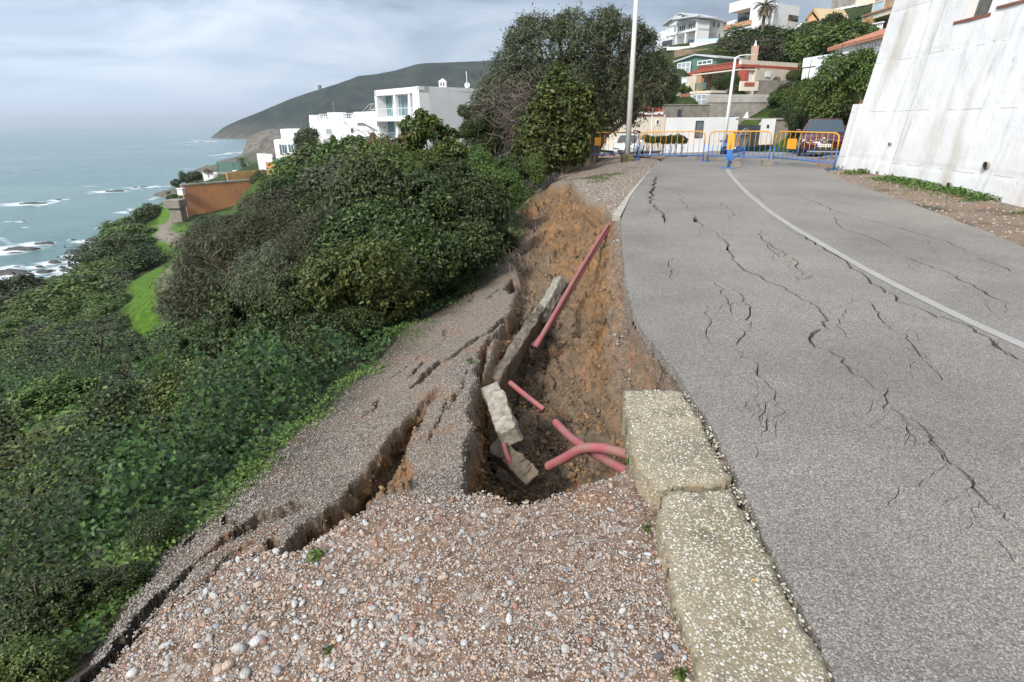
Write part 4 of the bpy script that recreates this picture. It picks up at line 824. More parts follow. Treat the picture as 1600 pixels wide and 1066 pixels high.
at = t.nodes.new('ShaderNodeVertexColor'); at.layer_name = 'foam'; sp = t.nodes.new('ShaderNodeSeparateColor'); t.links.new(at.outputs[0], sp.inputs[0])
mp = t.nodes.new('ShaderNodeMapping'); t.links.new(v, mp.inputs[0]); mp.inputs['Scale'].default_value = (.35,1,1); mp.inputs['Rotation'].default_value = (0,0,.25)
fn = noise(t, mp.outputs[0], .45, 8, .72, .8); fo = mth(t,'ADD', mth(t,'MULTIPLY', sp.outputs[0], .62), mth(t,'MULTIPLY', fn, .75)); ff = ramp(t, fo, [(.66,(0,0,0)),(.86,(.95,.95,.95))])
wc = ramp(t, mth(t,'MULTIPLY', noise(t, mp.outputs[0], .09, 9, .66), 1.0), [(.665,(0,0,0)),(.70,(.75,.75,.75))]); ff = mth(t,'MAXIMUM', ff, wc)
wcol = ramp(t, noise(t, mp.outputs[0], .012, 5, .6), [(.3,(.085,.165,.16)),(.55,(.12,.21,.195)),(.75,(.165,.25,.22))])  # light and dark swell bands painted into the water colour
c = mixc(t, ff, wcol, (.72,.75,.75)); t.links.new(c, b.inputs['Base Color']); t.links.new(mth(t,'MULTIPLY_ADD', ff, .5, .22), b.inputs['Roughness']); b.inputs['IOR'].default_value = 1.33
q_ = bump(t, b, noise(t, mp.outputs[0], .35, 8, .7), 1.0, 1.0); 
b.inputs['Specular IOR Level'].default_value = .4
sm_ = np_mesh('sea', np.stack([SX,SY,SEA+wv],-1), Fs_, [m_sea], True); vcol(sm_, 'foam', np.clip(foam,0,1).reshape(-1,1).repeat(3,1))
tag(link(bpy.data.objects.new('sea', sm_)), 'choppy grey-green sea with white foam', kind='structure')
m_srock, t, b = newmat('wet_dark_rock'); v = objc(t); c = ramp(t, noise(t, v, 1.6, 7, .7), [(.3,(.022,.021,.02)),(.55,(.06,.055,.048)),(.75,(.14,.12,.10))]); t.links.new(c, b.inputs['Base Color']); b.inputs['Roughness'].default_value = .55; bump(t, b, noise(t, v, 3, 7, .7), 1, .3)
srm = []
for s_ in range(5):
    V, F = ico(3, 60+s_, (1,.7,.6), .3); V = V*(1+.55*fbm(V[:,0]*1.4+s_*7, V[:,1]*1.4+V[:,2], s_, 5, .65))[:,None]; srm.append(np_mesh('sea_rock', V, F, [m_srock], False))
rlab = {0:'long low dark reef with surf beside the lone middle rock', 2:'dark rock pair farther out with a white wake', 6:'long flat black rock nearest the left edge of the water', 9:'single rounded dark boulder just off the tan cliff'}
def nth(n): return ['leftmost','second from the left','third from the left','fourth from the left','fifth from the left','sixth from the left','seventh from the left','eighth from the left','ninth from the left','tenth from the left','eleventh from the left','twelfth from the left'][n] if n < 12 else '%dth from the left' % (n+1)
fo_ = sorted(range(len(rock_px),len(rocks)), key=lambda i: (rock_px+fr_px)[i][0])
for i, (p, h, r_) in enumerate(rocks):
    o = link(bpy.data.objects.new('sea_rock', srm[i % 5])); o.location = (p.x,p.y,SEA-.15*h); o.scale = (r_*random.uniform(.9,1.15), r_*random.uniform(.5,.8), h*1.25); o.rotation_euler = (0,0,random.uniform(-.3,.3))
    if i in rlab: tag(o, rlab[i], 'rock', 'rocks in the surf')
    elif i < len(rock_px): tag(o, 'wet black rock among the many in the surf below the green slope', 'rock', 'rocks in the surf')
    else: tag(o, 'distant dark reef in the breakers near the capes, '+nth(fo_.index(i)), 'rock', 'far reef rocks in the breakers')
# tan cliff boulders on the shore
m_tan = plain('tan_cliff_rock', (.36,.28,.20), .95, .3, .6, bmp=.3, c2=(.12,.10,.08))
tmz = [np_mesh('shore_boulder', V, F, [m_tan], False) for V, F in [(lambda V, F: (V*(1+.5*fbm(V[:,0]*1.6+s_*5, V[:,1]*1.6+V[:,2]*.8, s_, 5, .6))[:,None], F))(*ico(3, 90+s_, (1,.8,.8), .3)) for s_ in range(3)]]
for i,(u,v_,r_) in enumerate([(172,384,3.2),(180,375,3.4),(163,392,2.2),(188,369,2.6),(156,402,2.0),(148,410,1.6),(140,418,1.7),(128,428,1.6),(118,438,1.5),(134,424,1.3),(144,404,1.3)]):
    p = P(u,v_,-27.5 if i < 4 else -29.5); o = link(bpy.data.objects.new('shore_boulder', tmz[i % 3])); o.location = p; o.scale = (r_*.75,r_*.75,r_*(.95 if i < 4 else .5)); o.rotation_euler = (0,0,i*1.3)
    tag(o, ['small tan crag of the shore cliff, the middle one','top tan crag of the shore cliff','lowest tan crag of the shore cliff','rightmost tan crag of the shore cliff','brown boulder just below the tan shore cliff','brown boulder midway along the strip of shore stones','broad brown boulder in the middle of the shore strip','brown boulder low on the shore strip by the black rocks','lowest brown boulder where the shore strip meets the scrub','small boulder beside the second lowest one of the shore strip','small boulder on the landward side under the tan cliff'][i], 'rock', 'crags of the tan cliff' if i < 4 else 'brown boulders along the shore')
# ================================================================ buildings
m_white = plain('white_render', (.80,.79,.77), .8, .04, .9, bmp=.01, grime=.12)
m_cream = plain('cream_render', (.72,.63,.50), .85, .06, 1.2, grime=.2)
m_red = plain('brick_red_paint', (.38,.085,.05), .8, .12, 2)
m_green = plain('green_boards', (.10,.19,.15), .75, .1, 2)
m_grey = plain('raw_concrete', (.34,.31,.27), .92, .2, 1.1, bmp=.03, c2=(.19,.17,.14), grime=.5)
m_block = plain('grey_blockwork', (.27,.24,.20), .95, .2, 2, bmp=.02, c2=(.17,.15,.12), grime=.5)
m_och = plain('ochre_orange_render', (.56,.25,.10), .9, .18, .35, c2=(.40,.17,.08), grime=.6)
m_och2 = plain('ochre_yellow_render', (.58,.33,.13), .9, .15, .5, grime=.3)
m_tile = plain('terracotta_tiles', (.48,.20,.115), .85, .2, 4, c2=(.28,.13,.085), bmp=.03)
m_wood = plain('pale_timber', (.70,.50,.28), .7, .1, 2)
m_wood2 = plain('orange_timber', (.55,.31,.17), .7, .15, 3)
m_dkf = plain('anthracite_metal', (.06,.065,.075), .5, .1, 2)
m_fr = plain('white_frames', (.82,.82,.82), .5, .02, 2)
m_glass, t, b = newmat('window_glass'); b.inputs['Base Color'].default_value = (.055,.09,.095,1); b.inputs['Roughness'].default_value = .06; b.inputs['Specular IOR Level'].default_value = .8
m_glass2, t, b = newmat('curtained_glass'); b.inputs['Base Color'].default_value = (.33,.36,.36,1); b.inputs['Roughness'].default_value = .15
m_glass3, t, b = newmat('sea_tinted_glass'); b.inputs['Base Color'].default_value = (.11,.20,.21,1); b.inputs['Roughness'].default_value = .05; b.inputs['Specular IOR Level'].default_value = .9  # sea reflection put into the base colour as a teal tint
m_brown = plain('brown_render', (.20,.12,.08), .9, .15, 2)
m_pool = plain('pale_blue_glass', (.45,.62,.68), .15, .05, 2)
C2 = lambda u, v, Y: XY(PY(u, v, Y))
def win(par, A, B, u0, v0, u1, v1, nx=1, ny=1, fm=None, gm=None, d=.0, fw=.06, name='window'):
    fm = fm or m_fr; gm = gm or m_glass
    s0, zb = PE(u0, v1, A, B); s1, zt = PE(u1, v0, A, B); s0b, _ = PE(u0, v0, A, B); s1b, _ = PE(u1, v1, A, B); s0 = (s0+s0b)/2; s1 = (s1+s1b)/2; zb = (zb+PE(u1,v1,A,B)[1])/2; zt = (zt+PE(u0,v0,A,B)[1])/2
    if s1 < s0: s0, s1 = s1, s0
    mb = MB()
    mb.edge(A,B,s0-fw,s1+fw,zt,zt+fw,d-.02,d+.06).edge(A,B,s0-fw,s1+fw,zb-fw,zb,d-.02,d+.06).edge(A,B,s0-fw,s0,zb,zt,d-.02,d+.06).edge(A,B,s1,s1+fw,zb,zt,d-.02,d+.06)
    for i in range(1,nx): s_ = s0+(s1-s0)*i/nx; mb.edge(A,B,s_-fw/2,s_+fw/2,zb,zt,d-.02,d+.05)
    for j in range(1,ny): z_ = zb+(zt-zb)*j/ny; mb.edge(A,B,s0,s1,z_-fw/3,z_+fw/3,d-.02,d+.045)
    w_ = mb.build(name, fm, par)
    for i in range(nx):
        for j in range(ny):
            q = MB(); q.edge(A,B,s0+(s1-s0)*i/nx+fw*.5,s0+(s1-s0)*(i+1)/nx-fw*.5,zb+(zt-zb)*j/ny+fw*.3,zb+(zt-zb)*(j+1)/ny-fw*.3,d-.01,d+.02); q.build('pane', gm, w_)
    return w_
def bx(par, name, A, B, u0, v0, u1, v1, d0, d1, m):       # box given by a pixel rectangle on the wall plane A->B
    s0, _ = PE(u0, v0, A, B); s1, _ = PE(u1, v1, A, B); um = (max(u0, 0)+u1)/2; z1 = PE(um, v0, A, B)[1]; z0 = PE(um, v1, A, B)[1]
    if s1 < s0: s0, s1 = s1, s0
    return MB().edge(A,B,s0,s1,min(z0,z1),max(z0,z1),d0,d1).build(name, m, par)
def backed(A, B, dist):       # the edge A->B moved away from the viewer (inwards)
    ex, ey = B[0]-A[0], B[1]-A[1]; L = math.hypot(ex,ey); return (A[0]-ey/L*dist, A[1]+ex/L*dist), (B[0]-ey/L*dist, B[1]+ex/L*dist)
def rail(par, A, B, s0, s1, z0, z1, d, m, n=16, r=.02):
    mb = MB(); mb.edge(A,B,s0,s1,z1-.04,z1,d-.02,d+.02).edge(A,B,s0,s1,z0+.06,z0+.09,d-.015,d+.015)
    for i in range(n+1): s_ = s0+(s1-s0)*i/n; mb.edge(A,B,s_-r/2,s_+r/2,z0,z1-.04,d-r/2,d+r/2)
    return mb.build('railing', m, par)
# ---- big white villa with the glazed front
A0, A1, A2 = C2(588,185,69), C2(657,185,62), C2(748,188,67.5)
zt = PY(652,135,62).z; zm = PE(620,184.5,A0,A1)[1]; zl = PE(600,230,A0,A1)[1]; LA = math.hypot(A1[0]-A0[0],A1[1]-A0[1])
V = empty('villa', (*A1, zl), 'large two-storey white villa with tall glazed front and balconies facing the sea', 'house')
def rel(par):      # keep world placing of children under an Empty
    for ch in par.children:
        ch.matrix_parent_inverse = par.matrix_world.inverted() if False else Matrix.Translation(-par.location)
b0, b1 = backed(A0,A1,1.15); bk = lambda p, d=13: (p[0]-1.5, p[1]+d)
MB().prism([b0,b1,A2,bk(A2),bk(b0)], -6, zt-.05).build('wall', m_white, V)
MB().edge(A1,A2,-.0,math.hypot(A2[0]-A1[0],A2[1]-A1[1]),-6,zt-.03,-1.1,.0).build('wall', m_white, V)
MB().edge(A0,A1,0,LA,PE(620,147.5,A0,A1)[1],zt,-1.2,0).build('fascia', m_white, V)
MB().edge(A1,A2,0,9,zt-.35,zt+.02,-.3,.05).build('parapet', m_white, V)
MB().edge(A0,A1,0,.45,zl,zt,-1.2,0).build('pier', m_white, V); MB().edge(A0,A1,LA-.25,LA,zl,zt,-1.2,0).build('pier', m_white, V)
for uu in (616,639): s_, _ = PE(uu,165,A0,A1); MB().edge(A0,A1,s_-.16,s_+.16,zm,zt-.5,-.45,-.05).build('column', m_white, V)
for uu in (619.5,641): s_, _ = PE(uu,205,A0,A1); MB().edge(A0,A1,s_-.16,s_+.16,zl,zm-.3,-.45,-.05).build('column', m_white, V)
MB().edge(A0,A1,-.1,LA,zm-.32,zm,-1.2,.7).build('floor_slab', m_white, V); MB().edge(A0,A1,-.1,LA,zl-.32,zl,-1.2,.7).build('floor_slab', m_white, V)
rail(V,A0,A1,0,LA,zm,zm+.95,.62,m_fr,20); rail(V,A0,A1,0,LA,zl,zl+.95,.62,m_fr,20)
for u0,v0,u1,v1,nx,ny in [(595,150,614,182,1,1),(617,149,638,181,2,1),(641,148,655,180,1,1),(598,188.5,618,226,1,2),(621,188,639,225,1,2),(642,187,655,224,1,1)]: win(V,b0,b1,u0,v0,u1,v1,nx,ny,fw=.1,gm=m_glass3)
for uu in (601,640): s_, _ = PE(uu,235,A0,A1); MB().edge(A0,A1,s_-.15,s_+.15,zl-4,zl-.32,.2,.5).build('column', m_white, V)
cp = PY(692,134,66); ch = MB(); ch.box((cp.x,cp.y,zt+.25),(.75,.75,.7)); ch.add([(cp.x-.45,cp.y-.45,zt+.62),(cp.x+.45,cp.y-.45,zt+.62),(cp.x+.45,cp.y+.45,zt+.62),(cp.x-.45,cp.y+.45,zt+.62),(cp.x,cp.y,zt+.95)],[(0,1,4),(1,2,4),(2,3,4),(3,0,4),(3,2,1,0)])
c_ = ch.build('chimney', m_white, V); MB().box((cp.x-.14,cp.y-.385,zt+.35),(.14,.03,.32)).box((cp.x+.14,cp.y-.385,zt+.35),(.14,.03,.32)).build('vent', m_dkf, c_)
ap = PY(730,134,64); MB().tube([(ap.x,ap.y,zt),(ap.x-.05,ap.y,zt+1.45)],.04,6).build('antenna', m_fr, V)
dm = MB(); dm.tube([(ap.x,ap.y-.12,zt+.15),(ap.x,ap.y-.05,zt+.15)],[.28,.2],12); dm.build('dish', m_fr, V)
# ---- castellated white house
B0, B1, B2 = C2(485,205,97), C2(497,205,92), C2(594,200,80); zb = PY(496,186,92).z
V = empty('house', (*B1,-5), 'plain white house with battlement parapet, left of the glazed villa', 'house')
LB = math.hypot(B2[0]-B1[0],B2[1]-B1[1])
MB().prism([B0,B1,B2,bk(B2,12),bk(B0,9)], -9, zb).build('wall', m_white, V)
for A_, B_, u0, u1, vt in [(B0,B1,482.5,486,180),(B0,B1,487.5,490.5,180),(B0,B1,492,495.5,180),(B1,B2,503.5,505.5,181),(B1,B2,511,523,176),(B1,B2,523,536,176),(B1,B2,549,551,179),(B1,B2,552.5,556,179)]:
    s0, z1 = PE(u0,vt,A_,B_); s1, _ = PE(u1,vt,A_,B_); MB().edge(A_,B_,s0,s1,zb-.02,z1,-.5,.0).build('merlon', m_white, V)
for u0,u1 in ((497,511),(536,550)):
    s0,_ = PE(u0,182,B1,B2); s1,_ = PE(u1,182,B1,B2); mb = MB()
    for k in range(2): mb.edge(B1,B2,s0,s1,zb+.25+.35*k,zb+.31+.35*k,-.2,-.15)
    for k in range(5): s_ = s0+(s1-s0)*k/4; mb.edge(B1,B2,s_-.03,s_+.03,zb,zb+.66,-.2,-.15)
    mb.build('railing', m_fr, V)
bx(V,'upper_block',B1,B2,557,174.5,600,192,-3,.5,m_white)
s0,z0 = PE(572,192,B1,B2); s1,z1 = PE(600,206,B1,B2); mb = MB(); ex,ey = (B2[0]-B1[0])/LB,(B2[1]-B1[1])/LB
q = lambda s,d,z: (B1[0]+ex*s+ey*d, B1[1]+ey*s-ex*d, z)
mb.add([q(s0,0,z0),q(s1,0,z0),q(s1,0,z1),q(s0,.5,z0),q(s1,.5,z0),q(s1,.5,z1)],[(0,1,2),(3,5,4),(0,3,4,1),(1,4,5,2),(2,5,3,0)]); mb.build('stair_flank', m_white, V)
win(V,B1,B2,510,202,519,210,1,1,gm=m_glass2,fw=.08); win(V,B1,B2,548.5,200.5,553,208,1,1,gm=m_dkf,fw=.06)
p0 = PY(570,175,86); mb = MB()
for dx in (0,.9,1.8): mb.tube([(p0.x+dx*.8-.6,p0.y,p0.z-.2),(p0.x+dx*.5+.8,p0.y,p0.z+1.0)],.06,5); mb.tube([(p0.x+.9+dx*.5,p0.y,p0.z-.2),(p0.x+.9+dx*.5,p0.y,p0.z+1.0)],.05,5)
mb.tube([(p0.x+.8,p0.y,p0.z+1),(p0.x+2.4,p0.y,p0.z+1)],.07,5); mb.build('pergola', m_grey, V)
p0 = PY(522,176,90); mb = MB(); mb.tube([p0,(p0.x,p0.y,p0.z+1.5)],.035,5).tube([(p0.x-.3,p0.y,p0.z+1.1),(p0.x+.3,p0.y,p0.z+1.1)],.02,4); mb.build('antenna', m_grey, V)
# ---- low white house
C0, C1_ = C2(439,212,122), C2(486,212,112); V = empty('house', (*C0,-6), 'low white house with a glazed veranda at the far left of the row', 'house')
MB().prism([C0,C1_,bk(C1_,9),bk(C0,9)], -10, PY(460,202,117).z).build('wall', m_white, V)
D0, D1 = C2(429,230,116), C2(470,230,108); MB().prism([D0,D1,bk(D1,6),bk(D0,6)], -10, PY(450,219.5,112).z).build('annex', m_white, V)
win(V,D0,D1,437,226,449,240,3,1,fw=.12); win(V,D0,D1,451,226,464,239,3,1,fw=.12)
r0 = PY(463,221,110); MB().add([(r0.x,r0.y,r0.z),(r0.x+2.2,r0.y-.3,r0.z+1.2),(r0.x+3,r0.y+3,r0.z+1.2),(r0.x+.5,r0.y+3,r0.z),(r0.x,r0.y,r0.z-.2),(r0.x+2.2,r0.y-.3,r0.z+1.0),(r0.x+3,r0.y+3,r0.z+1.0),(r0.x+.5,r0.y+3,r0.z-.2)],[(0,1,2,3),(7,6,5,4),(0,4,5,1),(1,5,6,2),(2,6,7,3),(3,7,4,0)]).build('roof', m_tile, V)
win(V,C0,C1_,459,207,463,211,1,1,gm=m_dkf,fw=.06)
E0, E1 = C2(402,247,132), C2(424,243,128); tag(MB().edge(E0,E1,0,math.hypot(E1[0]-E0[0],E1[1]-E0[1]),-10,PE(412,240.5,E0,E1)[1],-.3,0).build('garden_wall', m_white), 'short white garden wall above the bay, beyond the orange wall', 'wall')
# ---- orange and ochre walls
O0, O1 = C2(284,291,100), C2(433,278,112); LO = math.hypot(O1[0]-O0[0],O1[1]-O0[1])
V = empty('retaining_wall', (*O0,-14), 'long orange stained retaining wall above the grass path', 'wall')
MB().edge(O0,O1,0,LO,-17,PE(345,286,O0,O1)[1],-.5,0).build('wall_face', m_och, V); MB().edge(O0,O1,-.1,LO+4,PE(345,286,O0,O1)[1],PE(345,286,O0,O1)[1]+.25,-.6,.1).build('coping', m_grey, V)
O2, O3 = C2(355,275,118), C2(410,268,124); tag(MB().edge(O2,O3,0,math.hypot(O3[0]-O2[0],O3[1]-O2[1]),-14,PE(380,268,O2,O3)[1],-.4,0).build('garden_wall', m_och2), 'yellow ochre wall on the terrace behind the orange one', 'wall')
O4, O5 = C2(416,262,112), C2(433,258,109); tag(MB().edge(O4,O5,0,math.hypot(O5[0]-O4[0],O5[1]-O4[1]),-13,PE(425,254,O4,O5)[1],-.4,0).build('garden_wall', m_och), 'small upright orange wall slab at the right end of the terrace', 'wall')
p = PY(281,345,97); mb = MB(); mb.box((p.x,p.y,PY(281,325,97).z-2.2),(1.9,1.8,5.0)); mb.box((p.x-.1,p.y-.1,PY(281,318,97).z),(2.6,2.4,1.3)); tag(mb.build('pillar', m_block, bevel=.05), 'grey concrete corner pillar at the left end of the orange wall', 'pillar')
p = PY(283,300,99); tag(MB().box((p.x,p.y,p.z),(.9,.8,1.0)).box((p.x,p.y,p.z+.55),(1.1,1,.12)).build('chimney_pot', m_white), 'small white block on the corner of the orange wall', 'block')
for (u,v_,Y,w_,h_,mm,nm,lb,ct) in [(329,274,140,3.4,2.4,m_white,'boundary_wall','slanting pale wall end beside the dark round bush at the sea edge','wall'),(365,258,150,8,2.4,m_green,'fence_screen','dark green windbreak screen by the small palm on the shore terrace','screen'),(350,270,142,9,.5,m_grey,'terrace_kerb','pale low terrace kerb below the green screen','kerb'),(372,268,140,2.4,1.0,m_white,'garden_wall','tiny white wall stub right of the terrace kerb','wall')]:
    p = PY(u,v_,Y); mb = MB(); mb.box((p.x,p.y,p.z-h_*.2),(w_,.3,h_)); 
    if ct == 'screen':
        for k in (-.5,0,.5): mb.tube([(p.x+w_*k,p.y-.2,p.z-2),(p.x+w_*k,p.y-.2,p.z+h_*.45)],.06,5)
    tag(mb.build(nm, mm), lb, ct)
# ---- hut with white roof, pale ruined wall in the scrub
p = PY(546,266,62); V = empty('hut', (p.x,p.y,p.z-2.5), 'small hut with a pale pitched roof and blue front below the villas', 'hut')
MB().box((p.x,p.y+1.0,p.z-1.9),(2.3,2,2.4)).build('wall', m_block, V); MB().box((p.x-.1,p.y-.03,p.z-1.0),(1.5,.06,.7)).build('blue_panel', plain('blue_panel', (.07,.13,.34), .5), V)
MB().add([(p.x-1.5,p.y-.3,p.z-.45),(p.x+1.5,p.y-.3,p.z-.35),(p.x+1.0,p.y+2.2,p.z+.75),(p.x+.3,p.y+2.2,p.z+.75),(p.x-1.5,p.y-.3,p.z-.6),(p.x+1.5,p.y-.3,p.z-.5),(p.x+1.0,p.y+2.2,p.z+.6),(p.x+.3,p.y+2.2,p.z+.6)],[(0,1,2,3),(7,6,5,4),(0,4,5,1),(1,5,6,2),(2,6,7,3),(3,7,4,0)]).build('roof', plain('pale_roof', (.55,.54,.52), .8), V)
a_, c_ = C2(468,306,50), C2(520,290,47); tag(MB().edge(a_,c_,0,math.hypot(c_[0]-a_[0],c_[1]-a_[1]),PY(480,325,48).z,PY(490,303,48).z,-.4,0).build('ruined_wall', m_block), 'pale ruined wall half buried in the scrub below the hut', 'wall')
# ================================================================ right-hand side
# ---- tall white retaining wall
W0 = PR(1316,264); W1 = PR(1602,328); dW = (W1-W0); dW.z = 0; LW = dW.length; dW.normalize(); nW = Vector((dW.y,-dW.x,0))   # towards the road
if nW.x > 0: nW = -nW
HW, BAT = 9.5, .115; LT = LW+11
def wp(s, z, d=0.0): return Vector((W0.x,W0.y,0))+dW*s+Vector((0,0,z))-nW*(max(z,0)*BAT)+nW*d
def wall_px(u, v):
    d = Vector(ray(u,v)); O = Vector((0,0,CAMZ)); p0 = wp(0,0); e1 = dW; e2 = (wp(0,1)-wp(0,0)); nn = e1.cross(e2); t_ = (p0-O).dot(nn)/d.dot(nn); q = O+d*t_-p0
    z = q.z; s = (q+nW*(z*BAT)).dot(dW); return s, z
wl = [wall_px(1506,30), wall_px(1549,14), wall_px(1520,-26)]
hs0, hs1, hz0, hz1 = wl[0][0], wl[1][0], (wl[0][1]+wl[1][1])/2-.06, (wl[0][1]+wl[1][1])/2+1.15
ns, nz_ = 330, 150; sv = np.unique(np.concatenate([np.linspace(-.0,LT,ns),[hs0,hs1]])); zv = np.unique(np.concatenate([np.linspace(-.4,HW,nz_),[hz0,hz1]]))
Sg, Zg = np.meshgrid(sv, zv); dsp = .035*fbm(Sg*.5,Zg*.5,1,3)+.010*fbm(Sg*2.5,Zg*2.5,2,4)+.004*fbm(Sg*12,Zg*12,3,3)
dsp -= .012*np.exp(-((Zg % 1.22)-.6)**2/.0006); js = wall_px(1420,180)[0]; dsp += .05*sstep(js-.02,js+.02,Sg)
P3 = np.zeros(Sg.shape+(3,)); 
for k in range(3): P3[...,k] = (W0[k] if k < 2 else 0)+dW[k]*Sg+(Zg if k == 2 else 0)-nW[k]*(np.clip(Zg,0,99)*BAT)+nW[k]*dsp
iw = np.arange(Sg.size).reshape(Sg.shape); Fw = np.stack([iw[:-1,:-1],iw[:-1,1:],iw[1:,1:],iw[1:,:-1]],-1); sc2 = (sv[:-1]+sv[1:])/2; zc2 = (zv[:-1]+zv[1:])/2
kw = ~(((sc2 > hs0) & (sc2 < hs1))[None,:] & ((zc2 > hz0) & (zc2 < hz1))[:,None])
m_ww, t, b = newmat('weathered_whitewash'); v = pos(t)
mp = t.nodes.new('ShaderNodeMapping'); t.links.new(v, mp.inputs[0]); mp.inputs['Scale'].default_value = (1,1,.16)
c = ramp(t, noise(t, v, .8, 5, .6), [(.3,(.70,.68,.645)),(.6,(.79,.775,.745))])
c = mixc(t, ramp(t, noise(t, mp.outputs[0], 1.3, 7, .62), [(.47,(0,0,0)),(.72,(.72,.72,.72))]), c, (.47,.40,.30))
c = mixc(t, ramp(t, noise(t, mp.outputs[0], 3.5, 6, .65), [(.54,(0,0,0)),(.74,(.55,.55,.55))]), c, (.36,.37,.36))
zs_ = t.nodes.new('ShaderNodeSeparateXYZ'); t.links.new(v, zs_.inputs[0])
sm = ramp(t, mth(t,'ADD', noise(t, v, 5.0, 7, .72), mth(t,'MULTIPLY', mth(t,'MAXIMUM', mth(t,'SUBTRACT', .7, zs_.outputs[2]), 0.0), .10)), [(.665,(0,0,0)),(.70,(.8,.8,.8))]); c = mixc(t, sm, c, (.26,.23,.19))
bl = mth(t,'LESS_THAN', mth(t,'ABSOLUTE', mth(t,'SUBTRACT', mth(t,'FRACT', mth(t,'ADD', mth(t,'MULTIPLY', zs_.outputs[2], .82), mth(t,'MULTIPLY', noise(t, v, .8, 3), .06))), .5)), .008); c = mixc(t, mth(t,'MULTIPLY', mth(t,'MULTIPLY', bl, .55), mth(t,'GREATER_THAN', noise(t, v, 1.5, 4), .48)), c, (.33,.29,.24))
t.links.new(c, b.inputs['Base Color']); b.inputs['Roughness'].default_value = .88; b.inputs['Specular IOR Level'].default_value = .25; bump(t, b, noise(t, v, 9, 7, .7), .6, .02)
V = empty('retaining_wall', (W0.x,W0.y,0), 'very tall leaning whitewashed retaining wall along the right side of the road', 'wall')
link(bpy.data.objects.new('wall_face', np_mesh('wall_face', P3, Fw[kw].reshape(-1,4), [m_ww], True)), V)
def wbox(name, s0, s1, z0, z1, d0, d1, m, par=V):
    vs = [wp(s,z,d) for s in (s0,s1) for d in (d0,d1) for z in (z0,z1)]
    return MB().add(vs, [(0,1,3,2),(4,6,7,5),(0,4,5,1),(2,3,7,6),(0,2,6,4),(1,5,7,3)]).build(name, m, par)
wbox('wall_end', -.0, .5, -.4, HW, -3.0, -.03, m_ww)
wbox('end_pier', -.45, .0, -.4, 2.0, -1.2, .06, m_ww)
m_bs = plain('weathered_grey_boards', (.13,.125,.115), .8, .3, 6); m_sill = plain('terracotta_sill', (.24,.09,.055), .8, .2, 5)
ow = wbox('window_opening', hs0-.05, hs1+.05, hz0-.05, hz1+.05, -.42, -.34, m_dkf)
nb = 7
for i in range(nb): wbox('board', hs0+(hs1-hs0)*i/nb+.006, hs0+(hs1-hs0)*(i+1)/nb-.006, hz0+.02, hz1, -.22-.01*(i % 2), -.18-.01*(i % 2), m_bs)
wbox('window_sill', hs0-.25, hs1+.1, hz0-.05, hz0+.012, -.3, .05, m_sill); wbox('jamb', hs0-.012, hs0, hz0, hz1, -.4, .03, m_ww); wbox('jamb', hs1, hs1+.012, hz0, hz1, -.4, .03, m_ww)
s2, z2 = wall_px(1562,10); wbox('window_sill', s2, s2+1.2, z2-.05, z2+.0, -.1, .06, m_sill)
for u,v_,r_ in [(1488,290,.05),(1546,259,.06),(1427,281,.035),(1403,278,.035),(1372,270,.035),(1391,225,.03)]:
    s_, z_ = wall_px(u,v_); a_ = wp(s_,z_,.005+.05*(s_>js)); mb = MB(); mb.tube([a_-nW*.05, a_+nW*.035], [r_*1.25,r_*1.25], 12, 0, False); mb.tube([a_-nW*.02, a_+nW*.022], r_, 12, 1); mb.build('weep_hole', [m_grey, m_dark], V)  # dark plug carries the painted shade of the hole
p = PY(1336,186,21.5); tag(MB().box((p.x,p.y,p.z-.5),(.34,.08,2.2),M=Matrix.Rotation(.22,3,'Y')).build('board_panel', m_brown), 'brown board panel leaning beside the end of the white wall', 'panel')
# ---- white garden wall with door, gate and pillar
F0, F1, F2 = C2(1035,205,50.5), C2(1152,205,52.5), C2(1233,205,54)
V = empty('garden_wall', (*F0,-1), 'long low bright white garden wall with a narrow grey door, behind the barriers', 'wall')
zf = PE(1090,183.5,F0,F1)[1]; MB().edge(F0,F1,0,math.hypot(F1[0]-F0[0],F1[1]-F0[1]),-2,zf,-.35,0).build('wall_face', m_white, V)
d_ = win(V,F0,F1,1087,190,1097,214,1,1,fm=m_dkf,gm=plain('grey_door', (.16,.18,.19), .5),d=.0,name='door')
V = empty('gate', (*F1,-1), 'dark grey sliding gate between the white wall and the white pillar', 'gate')
g = [bx(V,'gate_panel',F1,F2,1148+i*8.2,195.5,1155.6+i*8.2,229,-.15,-.05-.02*(i%2),m_dkf) for i in range(5)]
bx(V,'lintel',F1,F2,1150,184.5,1233,187.5,-.6,.0,m_grey)
bx(None,'x',F1,F2,1191,186,1206,226,-.4,.1,m_white).name = 'gate_pillar'; pl = bpy.data.objects['gate_pillar']; tag(pl, 'broad white gate pillar with a small dark bell plate', 'pillar'); bx(pl,'bell_plate',F1,F2,1197,195,1200,200,.1,.14,m_dkf)
tag(bx(None,'stone_wall',F1,F2,1206,188.5,1250,229,-.5,-.1,m_block), 'dim rough stone wall right of the white gate pillar', 'wall')
tag(bx(None,'stone_wall',F1,F2,1152,187.5,1192,195,-3.2,-3.0,m_block), 'strip of stone wall showing above the dark gate', 'wall')
# cream house stub left of the white wall
S0, S1 = C2(975,205,49.5), C2(1035.5,205,50.4); V = empty('house', (*S0,-1), 'cream single-storey house with red lattice parapet, half hidden by the lamp post tree', 'house')
bx(V,'wall',S0,S1,972,180,1035.5,236,-6,0,m_cream); bx(V,'trim',S0,S1,972,179,1036,180.6,-.2,.1,m_red); bx(V,'parapet',S0,S1,972,175,1036,179,-.3,.02,m_white); bx(V,'lattice',S0,S1,1008,167.5,1036,175,-.3,-.1,m_red); win(V,S0,S1,1025.5,188,1029.5,194,1,1,gm=m_dkf,fw=.05)
